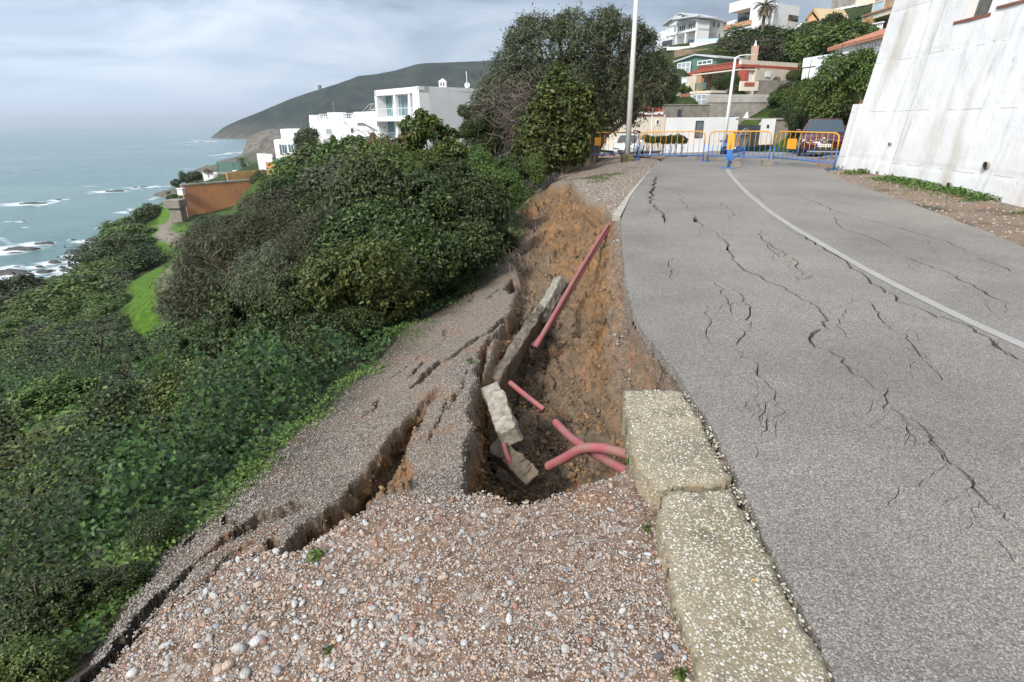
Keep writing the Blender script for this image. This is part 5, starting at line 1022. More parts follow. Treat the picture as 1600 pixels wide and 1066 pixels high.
# ---- concrete terraces
G0, G1, G2 = C2(1106,160,58), C2(1250,160,60), C2(1283,158,55)
V = empty('retaining_wall', (*G0,0), 'broad stained concrete terrace wall with board-marked upper band', 'wall')
bx(V,'wall_face',G0,G1,1106,160,1250,190,-.6,0,m_grey)
zc0 = PE(1180,147.5,G0,G1)[1]; zc1 = PE(1180,160,G0,G1)[1]; LG = math.hypot(G1[0]-G0[0],G1[1]-G0[1])
m_gl = plain('pale_board_concrete', (.50,.47,.42), .9, .12, 1.5, grime=.4)
for k in range(5): MB().edge(G0,G1,0,LG,zc1+(zc0-zc1)*k/5,zc1+(zc0-zc1)*(k+.93)/5,-.5,.06+.015*(k%2)).build('board_course', m_gl, V); MB().edge(G1,G2,0,math.hypot(G2[0]-G1[0],G2[1]-G1[1]),zc1+.2+(zc0-zc1)*k/5,zc1+.2+(zc0-zc1)*(k+.93)/5,-.5,.06+.015*(k%2)).build('board_course', m_gl, V)
MB().edge(G1,G2,0,5,-1,zc1+.2,-.5,0).build('wall_face', m_grey, V)
G3, G4 = C2(1036,175,55), C2(1107,175,56.5); V = empty('block_wall', (*G3,0), 'plain grey block wall with a small ladder frame, above the white garden wall', 'wall')
bx(V,'wall_face',G3,G4,1038,164.5,1107,190,-.4,0,m_block); bx(V,'ladder',G3,G4,1059,171,1060,182,.0,.08,m_dkf); bx(V,'ladder',G3,G4,1062.5,171,1063.5,182,.0,.08,m_dkf); bx(V,'coping',G3,G4,1037,163.2,1107.5,164.6,-.45,.06,m_grey)
p = PY(1142,182.5,54); tag(MB().box((p.x,p.y,p.z-.1),(.42*1.0,.4,.22)).box((p.x,p.y,p.z+.03),(.5,.45,.04)).build('crate', plain('blue_plastic', (.03,.10,.34), .4)), 'small blue crate on top of the white garden wall', 'crate')
p = PY(1166,184,54.5); tag(MB().add([(p.x-.35,p.y,p.z-.2),(p.x+.25,p.y,p.z-.2),(p.x+.2,p.y+.4,p.z-.2),(p.x-.25,p.y+.4,p.z-.2),(p.x+.12,p.y+.2,p.z+.55)],[(0,1,4),(1,2,4),(2,3,4),(3,0,4)]).build('tarpaulin', m_white), 'folded white sheet standing on the beam over the gate', 'sheet')
# ---- cream house with red trim
H0, H1, H2 = C2(1085,120,68), C2(1156,120,61), C2(1244,120,65.5)
V = empty('house', (*H1,4), 'cream bungalow with red trim and flat roof above the concrete terrace', 'house')
i0, i1 = backed(H0,H1,1.8); LH = math.hypot(H1[0]-H0[0],H1[1]-H0[1]); LH2 = math.hypot(H2[0]-H1[0],H2[1]-H1[1])
zr1 = PE(1154,94,H0,H1)[1]; zr0 = PE(1154,106,H0,H1)[1]; zg = PE(1200,150,H1,H2)[1]
MB().prism([i0,i1,H2,bk(H2,10),bk(i0,8)], zg-3, zr0).build('wall', m_cream, V)
MB().edge(H0,H1,-.3,LH,zr0,zr0+.28,-2.2,.1).edge(H1,H2,0,LH2,zr0,zr0+.28,-1,.1).build('trim', m_red, V)
MB().edge(H0,H1,-.3,LH,zr0+.28,zr1-.45,-.25,.0).build('parapet', m_white, V); MB().edge(H1,H2,-.0,LH2,zr0+.28,zr1,-.3,.0).build('parapet', m_cream, V)
mb = MB(); 
for k in range(2): mb.edge(H0,H1,.3,LH-.3,zr1-.45+.3*k,zr1-.37+.3*k,-.2,-.12)
for k in range(30): s_ = .3+(LH-.6)*k/29; mb.edge(H0,H1,s_-.05,s_+.05,zr1-.45,zr1-.1,-.19,-.13)
mb.build('lattice', m_red, V)
bx(V,'pillar',H0,H1,1089,112,1093,143,-.4,0,m_wood2); bx(V,'pillar',H0,H1,1154.5,110,1162,139,-.4,.05,m_red)
win(V,i0,i1,1098,119,1108,142,1,1,fm=m_red,gm=m_brown,name='door',fw=.3); win(V,i0,i1,1122,114,1148,130,3,1)
win(V,H1,H2,1163,111,1198,128,1,1,fm=m_cream,gm=m_white,fw=.05); bx(V,'air_conditioner',H1,H2,1192,113,1199,121,0,.35,m_fr)
win(V,H1,H2,1216,116,1226,128,1,1,gm=m_glass2)
bx(V,'roof_slab',H0,H1,1083,112,1156,114,-2,.05,m_cream)
H3,H4 = C2(1162,135,59.5), C2(1185,135,60); V2 = empty('garden_wall', (*H3,4), 'cream low wall with a red panel in front of the bungalow', 'wall'); bx(V2,'wall_face',H3,H4,1159,127,1184,142,-.3,0,m_cream); bx(V2,'lattice',H3,H4,1163.5,129,1178,134.5,0,.06,m_red)
tag(bx(None,'block_wall',H3,C2(1252,135,62),1184,126,1252,148,-.3,0,m_block), 'grey block wall on the terrace below the bungalow right end', 'wall')
# entrance balcony, bench, stair and lower window
Q0,Q1 = C2(1078,150,63), C2(1110,150,60.5); V = empty('entrance_stair', (*Q0,1), 'brick stair with cream flank wall climbing to the bungalow door', 'stair')
bx(V,'landing',Q0,Q1,1079,142.5,1112,146,-3,.1,m_cream); bx(V,'wall',Q0,Q1,1079,146,1108,166,-2.5,0,m_white); win(V,Q0,Q1,1081.5,149,1104,163.5,3,2,fw=.08,gm=m_glass2)
mb = MB(); qa, za = PE(1064,165,Q0,Q1); qb, zb2 = PE(1079,147,Q0,Q1)
for k in range(9): mb = mb if k else MB(); s_ = qa+(qb-qa)*k/9; st_ = MB().edge(Q0,Q1,s_,s_+(qb-qa)/9,za-1,za+(zb2-za)*(k+1)/9,.05,1.2).build('step', m_tile, V)
fl = MB(); a_, z_a = PE(1040,172,Q0,Q1); b_, z_b = PE(1079,126,Q0,Q1); q2 = lambda s,d,z: (Q0[0]+(Q1[0]-Q0[0])/3.8*0+((Q1[0]-Q0[0])*s+0)/math.hypot(Q1[0]-Q0[0],Q1[1]-Q0[1])-((Q0[1]-Q1[1])*-1)*0, Q0[1]+(Q1[1]-Q0[1])*s/math.hypot(Q1[0]-Q0[0],Q1[1]-Q0[1])-d, z)
fl.add([q2(a_,-.4,z_a),q2(b_,-.4,z_a),q2(b_,-.4,z_b),q2(a_,-.6,z_a),q2(b_,-.6,z_a),q2(b_,-.6,z_b)],[(0,1,2),(3,5,4),(0,3,4,1),(1,4,5,2),(2,5,3,0)]).build('flank_wall', m_cream, V)
mbn = MB(); Lq = math.hypot(Q1[0]-Q0[0],Q1[1]-Q0[1]); sa,zA = PE(1082,142,Q0,Q1); sb_,zB = PE(1100,134,Q0,Q1)
V = empty('bench', (*Q0,zA), 'green slatted bench on the landing before the arched door', 'bench')
for k in range(4): MB().edge(Q0,Q1,sa,sb_,zA+.12+.15*k,zA+.22+.15*k,-.3,-.25).build('slat', m_green, V)
for s_ in (sa,sb_-.08): MB().edge(Q0,Q1,s_,s_+.08,zA,zA+.75,-.35,-.3).build('leg', m_dkf, V)
# chimney stack with statue and dish
p = PY(1177.5,94,66); V = empty('chimney_stack', (p.x,p.y,p.z), 'pink chimney stack with a small pale figure and dish, behind the flat roof', 'chimney')
MB().box((p.x,p.y,p.z+.45),(.55,.5,1.7)).build('stack', plain('pink_render', (.55,.36,.27), .85), V); MB().tube([(p.x,p.y,p.z+1.3),(p.x,p.y,p.z+1.55),(p.x,p.y,p.z+1.62),(p.x,p.y,p.z+1.74),(p.x,p.y,p.z+1.8)],[.14,.1,.05,.08,.02],8).build('figure', m_fr, V)
MB().tube([(p.x-.75,p.y,p.z+.25),(p.x-.62,p.y,p.z+.32)],[.42,.3],12).tube([(p.x-.8,p.y,p.z-.3),(p.x-.7,p.y,p.z+.3)],.04,5).build('dish', m_grey, V)
# ---- green gabled house
I0, I1 = C2(1057,105,79), C2(1096,105,75); V = empty('house', (*I0,6), 'green gabled cottage with white framed windows and a red base wall', 'house')
def gable(par, A, B, zw, zr_, depth, mw, mr, zbase, ov=.35, fr=.5, nw='wall', nr='roof'):
    ex, ey = B[0]-A[0], B[1]-A[1]; L = math.hypot(ex,ey); ex/=L; ey/=L
    q = lambda s, d, z: (A[0]+ex*s-ey*d, A[1]+ey*s+ex*d, z)
    MB().add([q(0,0,zbase),q(L,0,zbase),q(L,0,zw),q(L*fr,0,zr_),q(0,0,zw),q(0,depth,zbase),q(L,depth,zbase),q(L,depth,zw),q(L*fr,depth,zr_),q(0,depth,zw)],[(0,1,2,3,4),(9,8,7,6,5),(0,5,6,1),(1,6,7,2),(2,7,8,3),(3,8,9,4),(4,9,5,0)]).build(nw, mw, par)
    th_ = .16
    for sg_, s_e, in ((0,-ov),(1,L+ov)):
        zse = zw-(zr_-zw)*ov/(L*fr if not sg_ else L*(1-fr)); a = [q(s_e,-ov,zse),q(L*fr,-ov,zr_),q(L*fr,depth+ov,zr_),q(s_e,depth+ov,zse)]
        MB().add([(x,y,z+.01) for x,y,z in a]+[(x,y,z+.01+th_) for x,y,z in a],[(3,2,1,0),(4,5,6,7),(0,1,5,4),(1,2,6,5),(2,3,7,6),(3,0,4,7)]).build(nr, mr, par)
m_proof = plain('pale_sheet_roof', (.50,.51,.50), .6, .1, 1); gable(V, I0, C2(1118,105,74), PE(1057,97.5,I0,I1)[1], PE(1086,86.5,I0,I1)[1], 9, m_green, m_proof, 2)
win(V,I0,I1,1059,99,1078,113,3,2,fw=.1,gm=m_glass2); win(V,I0,I1,1091,95.5,1112,100,3,1,fw=.08)
bx(V,'base_wall',I0,I1,1064,113.5,1092,132,-.4,.25,m_red)
p = PY(1069,126,70); tag(MB().box((p.x,p.y,p.z),(.5,.5,.5)).box((p.x,p.y,p.z+.3),(.6,.6,.06)).box((p.x-.2,p.y,p.z-.5),(.05,.4,.5)).box((p.x+.2,p.y,p.z-.5),(.05,.4,.5)).build('garden_cabinet', m_fr), 'small white cabinet on legs before the red base wall', 'cabinet')
# ---- white house with two-storey veranda
J0, J1, J2 = C2(1041,50,106), C2(1088,50,99), C2(1152,50,108)
V = empty('house', (*J1,10), 'white house with two-storey columned veranda and gabled grey roof, high on the hill', 'house')
LJ = math.hypot(J1[0]-J0[0],J1[1]-J0[1]); LJ2 = math.hypot(J2[0]-J1[0],J2[1]-J1[1]); k0, k1_ = backed(J0,J1,2.4)
zj0 = PE(1070,73,J0,J1)[1]; zjm = PE(1070,49.5,J0,J1)[1]; zje = PE(1086,28,J0,J1)[1]
MB().prism([k0,k1_,J1,J2,bk(J2,9),bk(k0,9)], zj0-3, zje).build('wall', m_white, V)
MB().edge(J0,J1,0,LJ,zjm-.15,zjm+.15,-2.4,.1).build('floor_slab', m_white, V); MB().edge(J0,J1,0,LJ,zj0-.3,zj0,-2.4,.1).build('floor_slab', m_white, V)
for f_ in (0,.33,.64,.97): MB().edge(J0,J1,LJ*f_,LJ*f_+.28,zj0,zje,-.28,0).build('column', m_white, V)
gable(V, J0, J1, zje, PE(1066,22,J0,J1)[1], 3, m_white, m_proof, zje-.3, ov=.6, nw='gable')
e0, e1 = C2(1086,30,99.2), J2; rr0 = PE(1110,26,J1,J2)[1]; MB().edge(J1,J2,-.8,LJ2+.5,zje+.0,zje+.18,-4,.5).build('roof', m_proof, V)
MB().edge(J1,J2,.6,LJ2,zje+.18,zje+.7,-4.5,-3.2).build('roof_ridge', m_proof, V)
rail(V,J0,J1,0,LJ,zjm+.15,zjm+1.2,-.1,m_fr,14,.05); bx(V,'shade_panel',k0,k1_,1055,38,1073,49,-.1,.1,m_glass); bx(V,'shade_panel',k0,k1_,1072,34,1086,47,-.1,.1,m_glass2)
for u0,v0,u1,v1 in ((1114,35,1117,42),(1121,36,1124,43.5),(1132.5,38,1135.5,44),(1122.5,52.5,1125,57)): win(V,J1,J2,u0,v0,u1,v1,1,1,fm=m_white,gm=m_dkf,fw=.05)
bx(V,'fence_panel',J0,J1,1048,64,1062,73,1.5,1.6,m_dkf)
T0,T1 = C2(1058,72,96), C2(1124,70,94); V = empty('pool_terrace', (*T0,9), 'white pool terrace with glass balustrade below the veranda house', 'terrace')
bx(V,'wall',T0,T1,1078,66,1120,77,-5,0,m_white); bx(V,'wall',T0,T1,1042,73,1080,78,-4,0,m_white); bx(V,'glass_panel',T0,T1,1085,60,1122,67,-.6,-.5,m_pool); bx(V,'fence_panel',T0,T1,1072,55,1105,66,-5.2,-5,m_dkf)
T2,T3 = C2(1052,82,92), C2(1136,82,90); tag(bx(None,'stone_wall',T2,T3,1054,76.5,1132,92,-.6,0,plain('brown_stone', (.28,.21,.14), .95, .25, 1.2, bmp=.1)), 'brown stone retaining wall beneath the pool terrace', 'wall')
# ---- modern white house
M0, M1, M2 = C2(1142,20,99), C2(1186,20,93), C2(1246,20,99)
V = empty('house', (*M1,12), 'modern cubic white house with cantilevered roof box and timber balcony', 'house')
zz0 = PE(1180,60,M0,M1)[1]; n0, n1_ = backed(M0,M1,2.6)
MB().prism([n0,n1_,bk(n1_,6),bk(n0,6)], PE(1160,46,M0,M1)[1], PE(1180,16,M0,M1)[1]).build('wall', m_white, V)
bx(V,'roof_box',M0,M1,1141,-1,1187,14,-2.9,0,m_white); bx(V,'pillar',M0,M1,1175.5,-1,1187,52,-1.2,.1,m_white); bx(V,'balcony',M0,M1,1135,36,1175,43,-2.6,.4,m_wood2); bx(V,'balcony_slab',M0,M1,1138,43,1176,47,-2.6,.2,m_white)
nn0, nn1 = backed(M0,M1,2.55); win(V,nn0,nn1,1154,19,1176,37,2,1,fm=m_dkf,fw=.08); win(V,M1,M2,1187.5,17,1192,36,1,1,fm=m_dkf,fw=.05)
vb = lambda p, k=1.07: (p[0]*k, p[1]*k)
def fprism(name, u0, u1, z0, z1, d, m):
    f = lambda u: PE(u,30,M1,M2)[0]; Lm = math.hypot(M2[0]-M1[0],M2[1]-M1[1]); q_ = lambda s_: (M1[0]+(M2[0]-M1[0])*s_/Lm+(M2[1]-M1[1])*d/Lm, M1[1]+(M2[1]-M1[1])*s_/Lm-(M2[0]-M1[0])*d/Lm)
    a_, c_ = q_(f(u0)), q_(f(u1)); MB().prism([a_,c_,vb(c_),vb(a_)], z0, z1).build(name, m, V)
fprism('main_block', 1186, 1231.5, zz0-4, PE(1200,1.5,M1,M2)[1], -.02, m_white); fprism('upper_box', 1231.5, 1247, PE(1240,24,M1,M2)[1], PE(1215,3.5,M1,M2)[1], .03, m_white)
bx(V,'timber_panel',M1,M2,1231.5,23,1241,34,-2,-.5,m_wood2); bx(V,'base_wall',M1,M2,1231,34,1262,62,-1.5,-.3,m_white)
Y0, Y1 = C2(1247,50,92), C2(1292,45,95); V = empty('stair_wall', (*Y0,12), 'white sloping stair wall between the cubic house and the timber roof', 'wall')
l0 = [PY(1246,60,92),PY(1240,52,92),PY(1258,34,92.5),PY(1291,33,95),PY(1280,52,94.5)]; MB().add([tuple(q) for q in l0]+[(q.x,q.y+1.5,q.z) for q in l0],[(0,1,2,3,4),(9,8,7,6,5)]+[(i,(i+1)%5,(i+1)%5+5,i+5) for i in range(5)]).build('wall_face', m_white, V)
# ---- timber roof house
L0, L1 = C2(1259,28,96), C2(1285,28,93); V = empty('house', (*L0,14), 'unfinished house with a pale bare timber gable roof', 'house'); 
g0,g1,g2 = PY(1259,29,96), PY(1272,13,97.5), PY(1284,29,93.5); h1,h2 = PY(1318,14.5,108), PY(1329,31.5,104)
gh = [g0,g1,g2]; bb = [Vector((h2.x-(g2.x-g0.x),h2.y+(g0.y-g2.y),g0.z)),h1,h2]
MB().add([tuple(q) for q in gh+bb]+[(q.x,q.y+.3,q.z-.3) for q in gh+bb],[(1,2,5,4),(0,1,4,3),(7,10,11,8),(6,9,10,7),(2,8,11,5),(1,7,8,2),(0,6,7,1)]).build('roof', m_wood, V)
MB().add([(g0.x+.4,g0.y+.6,g0.z-4),(g2.x-.2,g2.y+.6,g2.z-4),(g2.x-.2,g2.y+.6,g2.z-.3),(g1.x,g1.y+.6,g1.z-.5),(g0.x+.4,g0.y+.6,g0.z-.3)],[(0,1,2,3,4)]).build('gable_wall', m_wood2, V)
MB().add([(g2.x-.2,g2.y+.3,g2.z-3),(h2.x-.5,h2.y+.3,h2.z-3),(h2.x-.5,h2.y+.3,h2.z-.25),(g2.x-.2,g2.y+.3,g2.z-.25),(g2.x-.2,g2.y+.6,g2.z-3),(h2.x-.5,h2.y+.6,h2.z-3),(h2.x-.5,h2.y+.6,h2.z-.25),(g2.x-.2,g2.y+.6,g2.z-.25)],[(0,1,2,3),(7,6,5,4),(0,4,5,1),(2,6,7,3)]).build('wall', m_cream, V)
# ---- hilltop house
N0,N1 = C2(1302,5,122), C2(1336,5,118); V = empty('house', (*N0,20), 'grey columned house on the hilltop, cut off by the top edge', 'house')
bx(V,'wall',N0,N1,1303,-30,1336,14,-8,-1.5,m_grey); bx(V,'floor_slab',N0,N1,1303,11,1336,14,-2,.1,m_fr)
for u_ in (1304,1310,1317,1324,1331): bx(V,'column',N0,N1,u_,-20,u_+1.6,12,-.3,0,m_grey)
bx(V,'side_wing',N0,N1,1336,-25,1372,7,-6,-.5,m_cream)
# ---- ochre house by the wall top
X0,X1 = C2(1349,30,80), C2(1392,25,74); V = empty('house', (*X0,14), 'ochre stone-trimmed house with arched porch and white balustrade beside the tall wall', 'house')
m_st = plain('tan_stone', (.45,.33,.21), .9, .2, 2); bx(V,'wall',X0,X1,1351,-20,1400,56,-6,-2,m_st); bx(V,'balcony',X0,X1,1349,19,1396,27,-2.2,0,m_cream); bx(V,'upper_wall',X0,X1,1361,-20,1400,17,-2,-.8,m_st); win(V,*backed(X0,X1,.75),1365,4,1380,16,1,1,fm=m_cream,gm=m_pool,fw=.15)
bx(V,'roof_edge',X0,X1,1350,17,1396,19,-1.2,.2,m_tile)
for u_ in (1350,1358): bx(V,'column',X0,X1,u_,27,u_+3,44,-.4,0,m_och2)
bx(V,'porch',X0,X1,1362,29,1396,43,-2.0,-1.9,m_brown)
def balus(par, A, B, u0, v0, u1, v1, n):
    s0,z1 = PE(u0,v0,A,B); s1,z0 = PE(u1,v1,A,B); z0b = PE(u0,v1,A,B)[1]; z0 = (z0+z0b)/2 if abs(z0-z0b) < 2 else z0; z1 = z0+.9
    top = MB().edge(A,B,s0,s1,z1-.12,z1,-.12,.12).edge(A,B,s0,s1,z0,z0+.1,-.12,.12).build('handrail', m_fr, par)
    for i in range(n): s_ = s0+(s1-s0)*(i+.5)/n; x = A[0]+(B[0]-A[0])*s_/math.hypot(B[0]-A[0],B[1]-A[1]); y = A[1]+(B[1]-A[1])*s_/math.hypot(B[0]-A[0],B[1]-A[1]); MB().tube([(x,y,z0+.1),(x,y,z0+.3),(x,y,z0+.6),(x,y,z1-.1)],[.05,.09,.04,.06],6).build('baluster', m_fr, par)
balus(V, C2(1349,45,77), C2(1380,45,74), 1350, 42, 1378, 50, 12)
# ---- lower white house with tiled roof
R0,R1 = C2(1305,85,53), C2(1392,82,44.5); V = empty('house', (*R0,5), 'white house with a terracotta tile roof and terrace left of the tall wall', 'house')
zre = PE(1306,76,R0,R1)[1]; LR = math.hypot(R1[0]-R0[0],R1[1]-R0[1]); MB().edge(R0,R1,0,LR,1,zre,-6,0).build('wall', m_white, V)
ex,ey = (R1[0]-R0[0])/LR,(R1[1]-R0[1])/LR; q = lambda s,d,z: (R0[0]+ex*s+ey*d, R0[1]+ey*s-ex*d, z)
rf = MB().add([q(-.5,.5,zre),q(LR,.5,zre),q(LR,-3,zre+1.2),q(1.6,-3,zre+1.2),q(-.5,-6.5,zre)]+[q(-.5,.5,zre-.15),q(LR,.5,zre-.15),q(LR,-3,zre+1.0),q(1.6,-3,zre+1.0),q(-.5,-6.5,zre-.15)],[(0,1,2,3),(0,3,4),(0,5,6,1),(1,6,7,2),(0,4,9,5),(9,8,7,6,5)]).build('roof', m_tile, V)
for i in range(34):
    s_ = -.4+(LR+.3)*i/33; a_ = q(s_,.52,zre+.02); b_ = q(max(s_,1.6+(s_+.4)*.0) if s_ > 1.6 else s_,-3,zre+1.22) if s_ > 1.6 else q(s_, .52-3.5*(s_+.5)/2.1, zre+.02+1.2*(s_+.5)/2.1)
    MB().tube([a_,b_],.075,6).build('tile_row', m_tile, V)
win(V,R0,R1,1318.5,86,1333,98,1,1,fm=m_grey,gm=m_glass2,fw=.1); win(V,R0,R1,1343.5,84,1357,95,1,1,fm=m_grey,gm=m_glass2,fw=.1)
R2,R3 = C2(1254,110,55), C2(1322,110,50); z3 = PE(1290,103,R2,R3)[1]; MB().edge(R2,R3,0,math.hypot(R3[0]-R2[0],R3[1]-R2[1])+3,0,z3,-5,0).build('terrace_wall', m_white, V)
bx(V,'side_wall',R2,R3,1256,89.5,1277,104,-.3,0.02,m_white); balus(V,R2,R3,1277,97,1321,103.5,16)
R4,R5 = C2(1256,92,59), C2(1306,92,57); tag(bx(None,'garden_wall',R4,R5,1256,89,1308,97,-.3,0,m_white), 'thin white wall behind the terrace balustrade', 'wall')
R6,R7 = C2(1284,66,76), C2(1309,66,75); tag(bx(None,'garden_wall',R6,R7,1285,61,1307,75,-.3,0,m_brown), 'brown wall patch among the hillside bushes', 'wall')
for ob_ in [o for o in COL.objects if o.type == 'EMPTY']:
    for ch in ob_.children: ch.matrix_parent_inverse = Matrix.Translation(-ob_.location)
# ================================================================ barriers
m_yel = plain('orange_yellow_paint', (.68,.33,.04), .5, .08, 5); m_blu = plain('blue_paint', (.035,.16,.48), .45, .1, 5)
m_orp = plain('orange_sheet', (.80,.36,.03), .45, .04, 5); m_galv = plain('dull_grey_sheet', (.38,.39,.40), .5, .1, 5, metal=.2)
def barrier(pa, pb, label, h=1.0, plate=None, lean=0.0, nb=11, first=False, group='orange and blue pedestrian barriers across the road'):
    L = math.hypot(pb.x-pa.x, pb.y-pa.y); rz = math.atan2(pb.y-pa.y, pb.x-pa.x)
    V = empty('barrier', pa, label, 'barrier', group); V.rotation_euler = Euler((lean, -math.atan2(pb.z-pa.z, L), rz))
    r = .021; zb = .2; c = .16
    top = MB(); arc = [(r,0,h*.55),(r,0,h-c),(r+c*.3,0,h-c*.3),(r+c,0,h),(L-r-c,0,h),(L-r-c*.3,0,h-c*.3),(L-r,0,h-c),(L-r,0,h*.55)]; top.tube(arc, r, 8); top.build('frame', m_yel, V, True)
    for x in (r, L-r):
        MB().tube([(x,0,0),(x,0,h*.56)], r*1.05, 8).build('post', m_blu, V, True); MB().box((x,0,.012),(.05,.42,.024)).build('foot', m_blu, V)
    MB().tube([(r,0,zb),(L-r,0,zb)], r*.85, 8).build('rail', m_blu, V, True)
    for i in range(1, nb+1):
        x = L*i/(nb+1); MB().tube([(x,0,h*.55),(x,0,h)], .009, 6, 0).tube([(x,0,zb),(x,0,h*.55)], .009, 6, 1).build('bar', [m_yel, m_blu], V)
    if plate: MB().box(((plate[0]+plate[1])/2,-.03,(plate[2]+plate[3])/2),(plate[1]-plate[0],.012,plate[3]-plate[2])).build('plate', m_orp, V)
    return V, L
q0, q1 = PR(905,251), PR(990,246); barrier(q0, q1, 'leftmost barrier with an orange plate, half in the bush by the lamp post', plate=(1.0,1.42,.52,.82))
barrier(PR(997,251), PR(1099,252), 'barrier from the lamp post to the road edge, in front of the low hedge')
barrier(PR(1104,252.5), PR(1201,256), 'barrier behind the leaning one, between two concrete feet')
barrier(PR(1206,256), PR(1303,266), 'rightmost barrier with an orange plate, in front of the dark red car', plate=(.62,1.02,.5,.80))
V, L_ = barrier(PR(1137,263), PR(1162,246), 'leaning barrier seen almost end-on with orange and blue panel, standing on the edge line', lean=0.0, nb=8)
MB().box((.06,0,.76),(.08,.19,.46)).build('panel', m_orp, V); MB().box((.06,0,.38),(.07,.16,.30)).build('panel', m_blu, V)
def cblock(u, v, sx, label, rz=0):
    p = PR(u, v); o = MB().box((0,0,.09),(sx,.2,.18)).box((0,0,.01),(sx*1.04,.21,.02)).build('concrete_block', m_block, None, bevel=.015); o.location = p; o.rotation_euler = (0,0,rz); tag(o, label, 'weight', 'concrete feet of the barriers')
cblock(1113,250.5,.42,'concrete foot under the junction of the second and third barrier'); cblock(1147,262,.3,'concrete foot nearest the camera, at the tip of the edge line'); cblock(1198,258.5,.33,'concrete foot between the third and fourth barrier'); cblock(1096,249,.3,'half hidden concrete foot left of the barrier junction')
p = PR(1160,252); c_ = PY(1163,216,p.y-.1); V = empty('traffic_sign', (c_.x,c_.y,c_.z), 'round traffic sign seen from its dull grey back, leaning on the barriers', 'sign')
M_ = Matrix.Rotation(.7,3,'Z') @ Matrix.Rotation(.12,3,'X'); mb = MB(); n = 28; R_ = .33
mb.add([tuple(M_ @ Vector((R_*math.cos(2*math.pi*k/n), d_, R_*math.sin(2*math.pi*k/n)))) for d_ in (0,.02) for k in range(n)], [tuple(range(n)),tuple(range(n,2*n))[::-1]]+[(k,(k+1)%n,(k+1)%n+n,k+n) for k in range(n)]); mb.build('disc', m_galv, V)
MB().box(tuple(M_ @ Vector((0,-.015,.08))),(.5,.02,.03),M=M_).build('bracket', m_dkf, V)
# warning tape
m_tape = plain('red_white_tape', (.75,.70,.68), .5, .1, 4); m_taper = plain('tape_red', (.6,.06,.05), .5)
def tape(pts, label):
    q = spline(pts, 8); mb = MB()
    for i in range(len(q)-1):
        a, c_ = q[i], q[i+1]; w_ = Vector((0,0,.035)); mb.add([a-w_,c_-w_,c_+w_,a+w_,a-w_+Vector((0,.004,0)),c_-w_+Vector((0,.004,0)),c_+w_+Vector((0,.004,0)),a+w_+Vector((0,.004,0))],[(0,1,2,3),(7,6,5,4),(0,4,5,1),(2,6,7,3)], (i//3) % 2)
    tag(mb.build('barrier_tape', [m_tape, m_taper]), label, 'tape')
Yb = PR(990,246).y-.25; tape([PY(922,226,Yb-1),PY(925,240,Yb-1),PY(932,243,Yb-.9),PY(945,243,Yb-.7),PY(965,240,Yb-.4),PY(978,233,Yb),PY(994,218,Yb),PY(999,212,Yb)], 'red and white tape sagging along the leftmost barrier')
tape([PY(997,212,Yb),PY(1000,206,Yb),PY(994,209,Yb),PY(990,204,Yb),PY(1003,209,Yb),PY(1000,222,Yb)], 'knot of red and white tape on the barrier post beside the lamp post')
# ================================================================ lamp posts
m_post = plain('pale_grey_paint', (.76,.74,.69), .5, .05, 3, grime=.15)
def lamp(px, py, zb, h, r0, r1, arm, label, n=10, base=True, lean=0):
    V = empty('street_lamp', (px,py,zb), label, 'lamp post', 'street lamps along the road')
    MB().tube([(0,0,0),(lean*.5,0,h*.5),(lean,0,h)],[r0,(r0+r1)/2,r1],n).build('pole', m_post, V, True)
    MB().tube([(lean,0,h-.05),(lean+arm*.35,0,h+.12),(lean+arm,0,h+.16)],[r1*.8,r1*.6,r1*.5],8).build('arm', m_post, V, True)
    MB().box((lean+arm+.15,0,h+.15),(.55,.2,.07)).build('lamp_head', m_post, V, bevel=.02)
    if base: MB().box((0,0,-.1),(.42,.42,.62)).build('plinth', plain('mossy_concrete', (.17,.15,.08), .95, .3, 5, bmp=.02), V, bevel=.03)
    return V
p = PR(979.5,250); lamp(p.x,p.y,p.z,9.5,.108,.06,1.2,'tall pale street lamp post at the left barrier, cut by the top of the picture', 12)
p = PY(1131,225,46); tp_ = PY(1147,90,46); lamp(p.x,p.y,p.z-.6,tp_.z-p.z+.6,.14,.08,.9,'farther street lamp before the white garden wall', 10, False, .12)
a_, b_ = PY(1017,226,47), PY(1020,168,47); tag(MB().tube([(a_.x,a_.y,a_.z-1),b_],.045,6).build('thin_post', m_post), 'thin pale post in front of the cream house wall', 'post')
# ================================================================ cars
m_tyre = plain('tyre_rubber', (.022,.022,.024), .85); m_rim = plain('alloy', (.35,.36,.37), .35, .05, 3, metal=.7); m_blk = plain('black_plastic', (.02,.02,.022), .5); m_sil = plain('satin_silver', (.42,.42,.42), .35, .03, 3, metal=.5)
m_cg, t, b = newmat('car_glass'); b.inputs['Base Color'].default_value = (.04,.055,.065,1); b.inputs['Roughness'].default_value = .08; b.inputs['Specular IOR Level'].default_value = .9
m_lens = plain('lamp_lens', (.60,.62,.62), .15, .03, 3); m_plate = plain('plate_white', (.75,.75,.72), .4, .02, 3); m_eub = plain('plate_blue', (.02,.06,.4), .4)
def paint(name, c):
    m, t, b = newmat(name); b.inputs['Base Color'].default_value = (*c,1); b.inputs['Roughness'].default_value = .28; b.inputs['Coat Weight'].default_value = .6; b.inputs['Coat Roughness'].default_value = .06; b.inputs['Metallic'].default_value = .2; return m
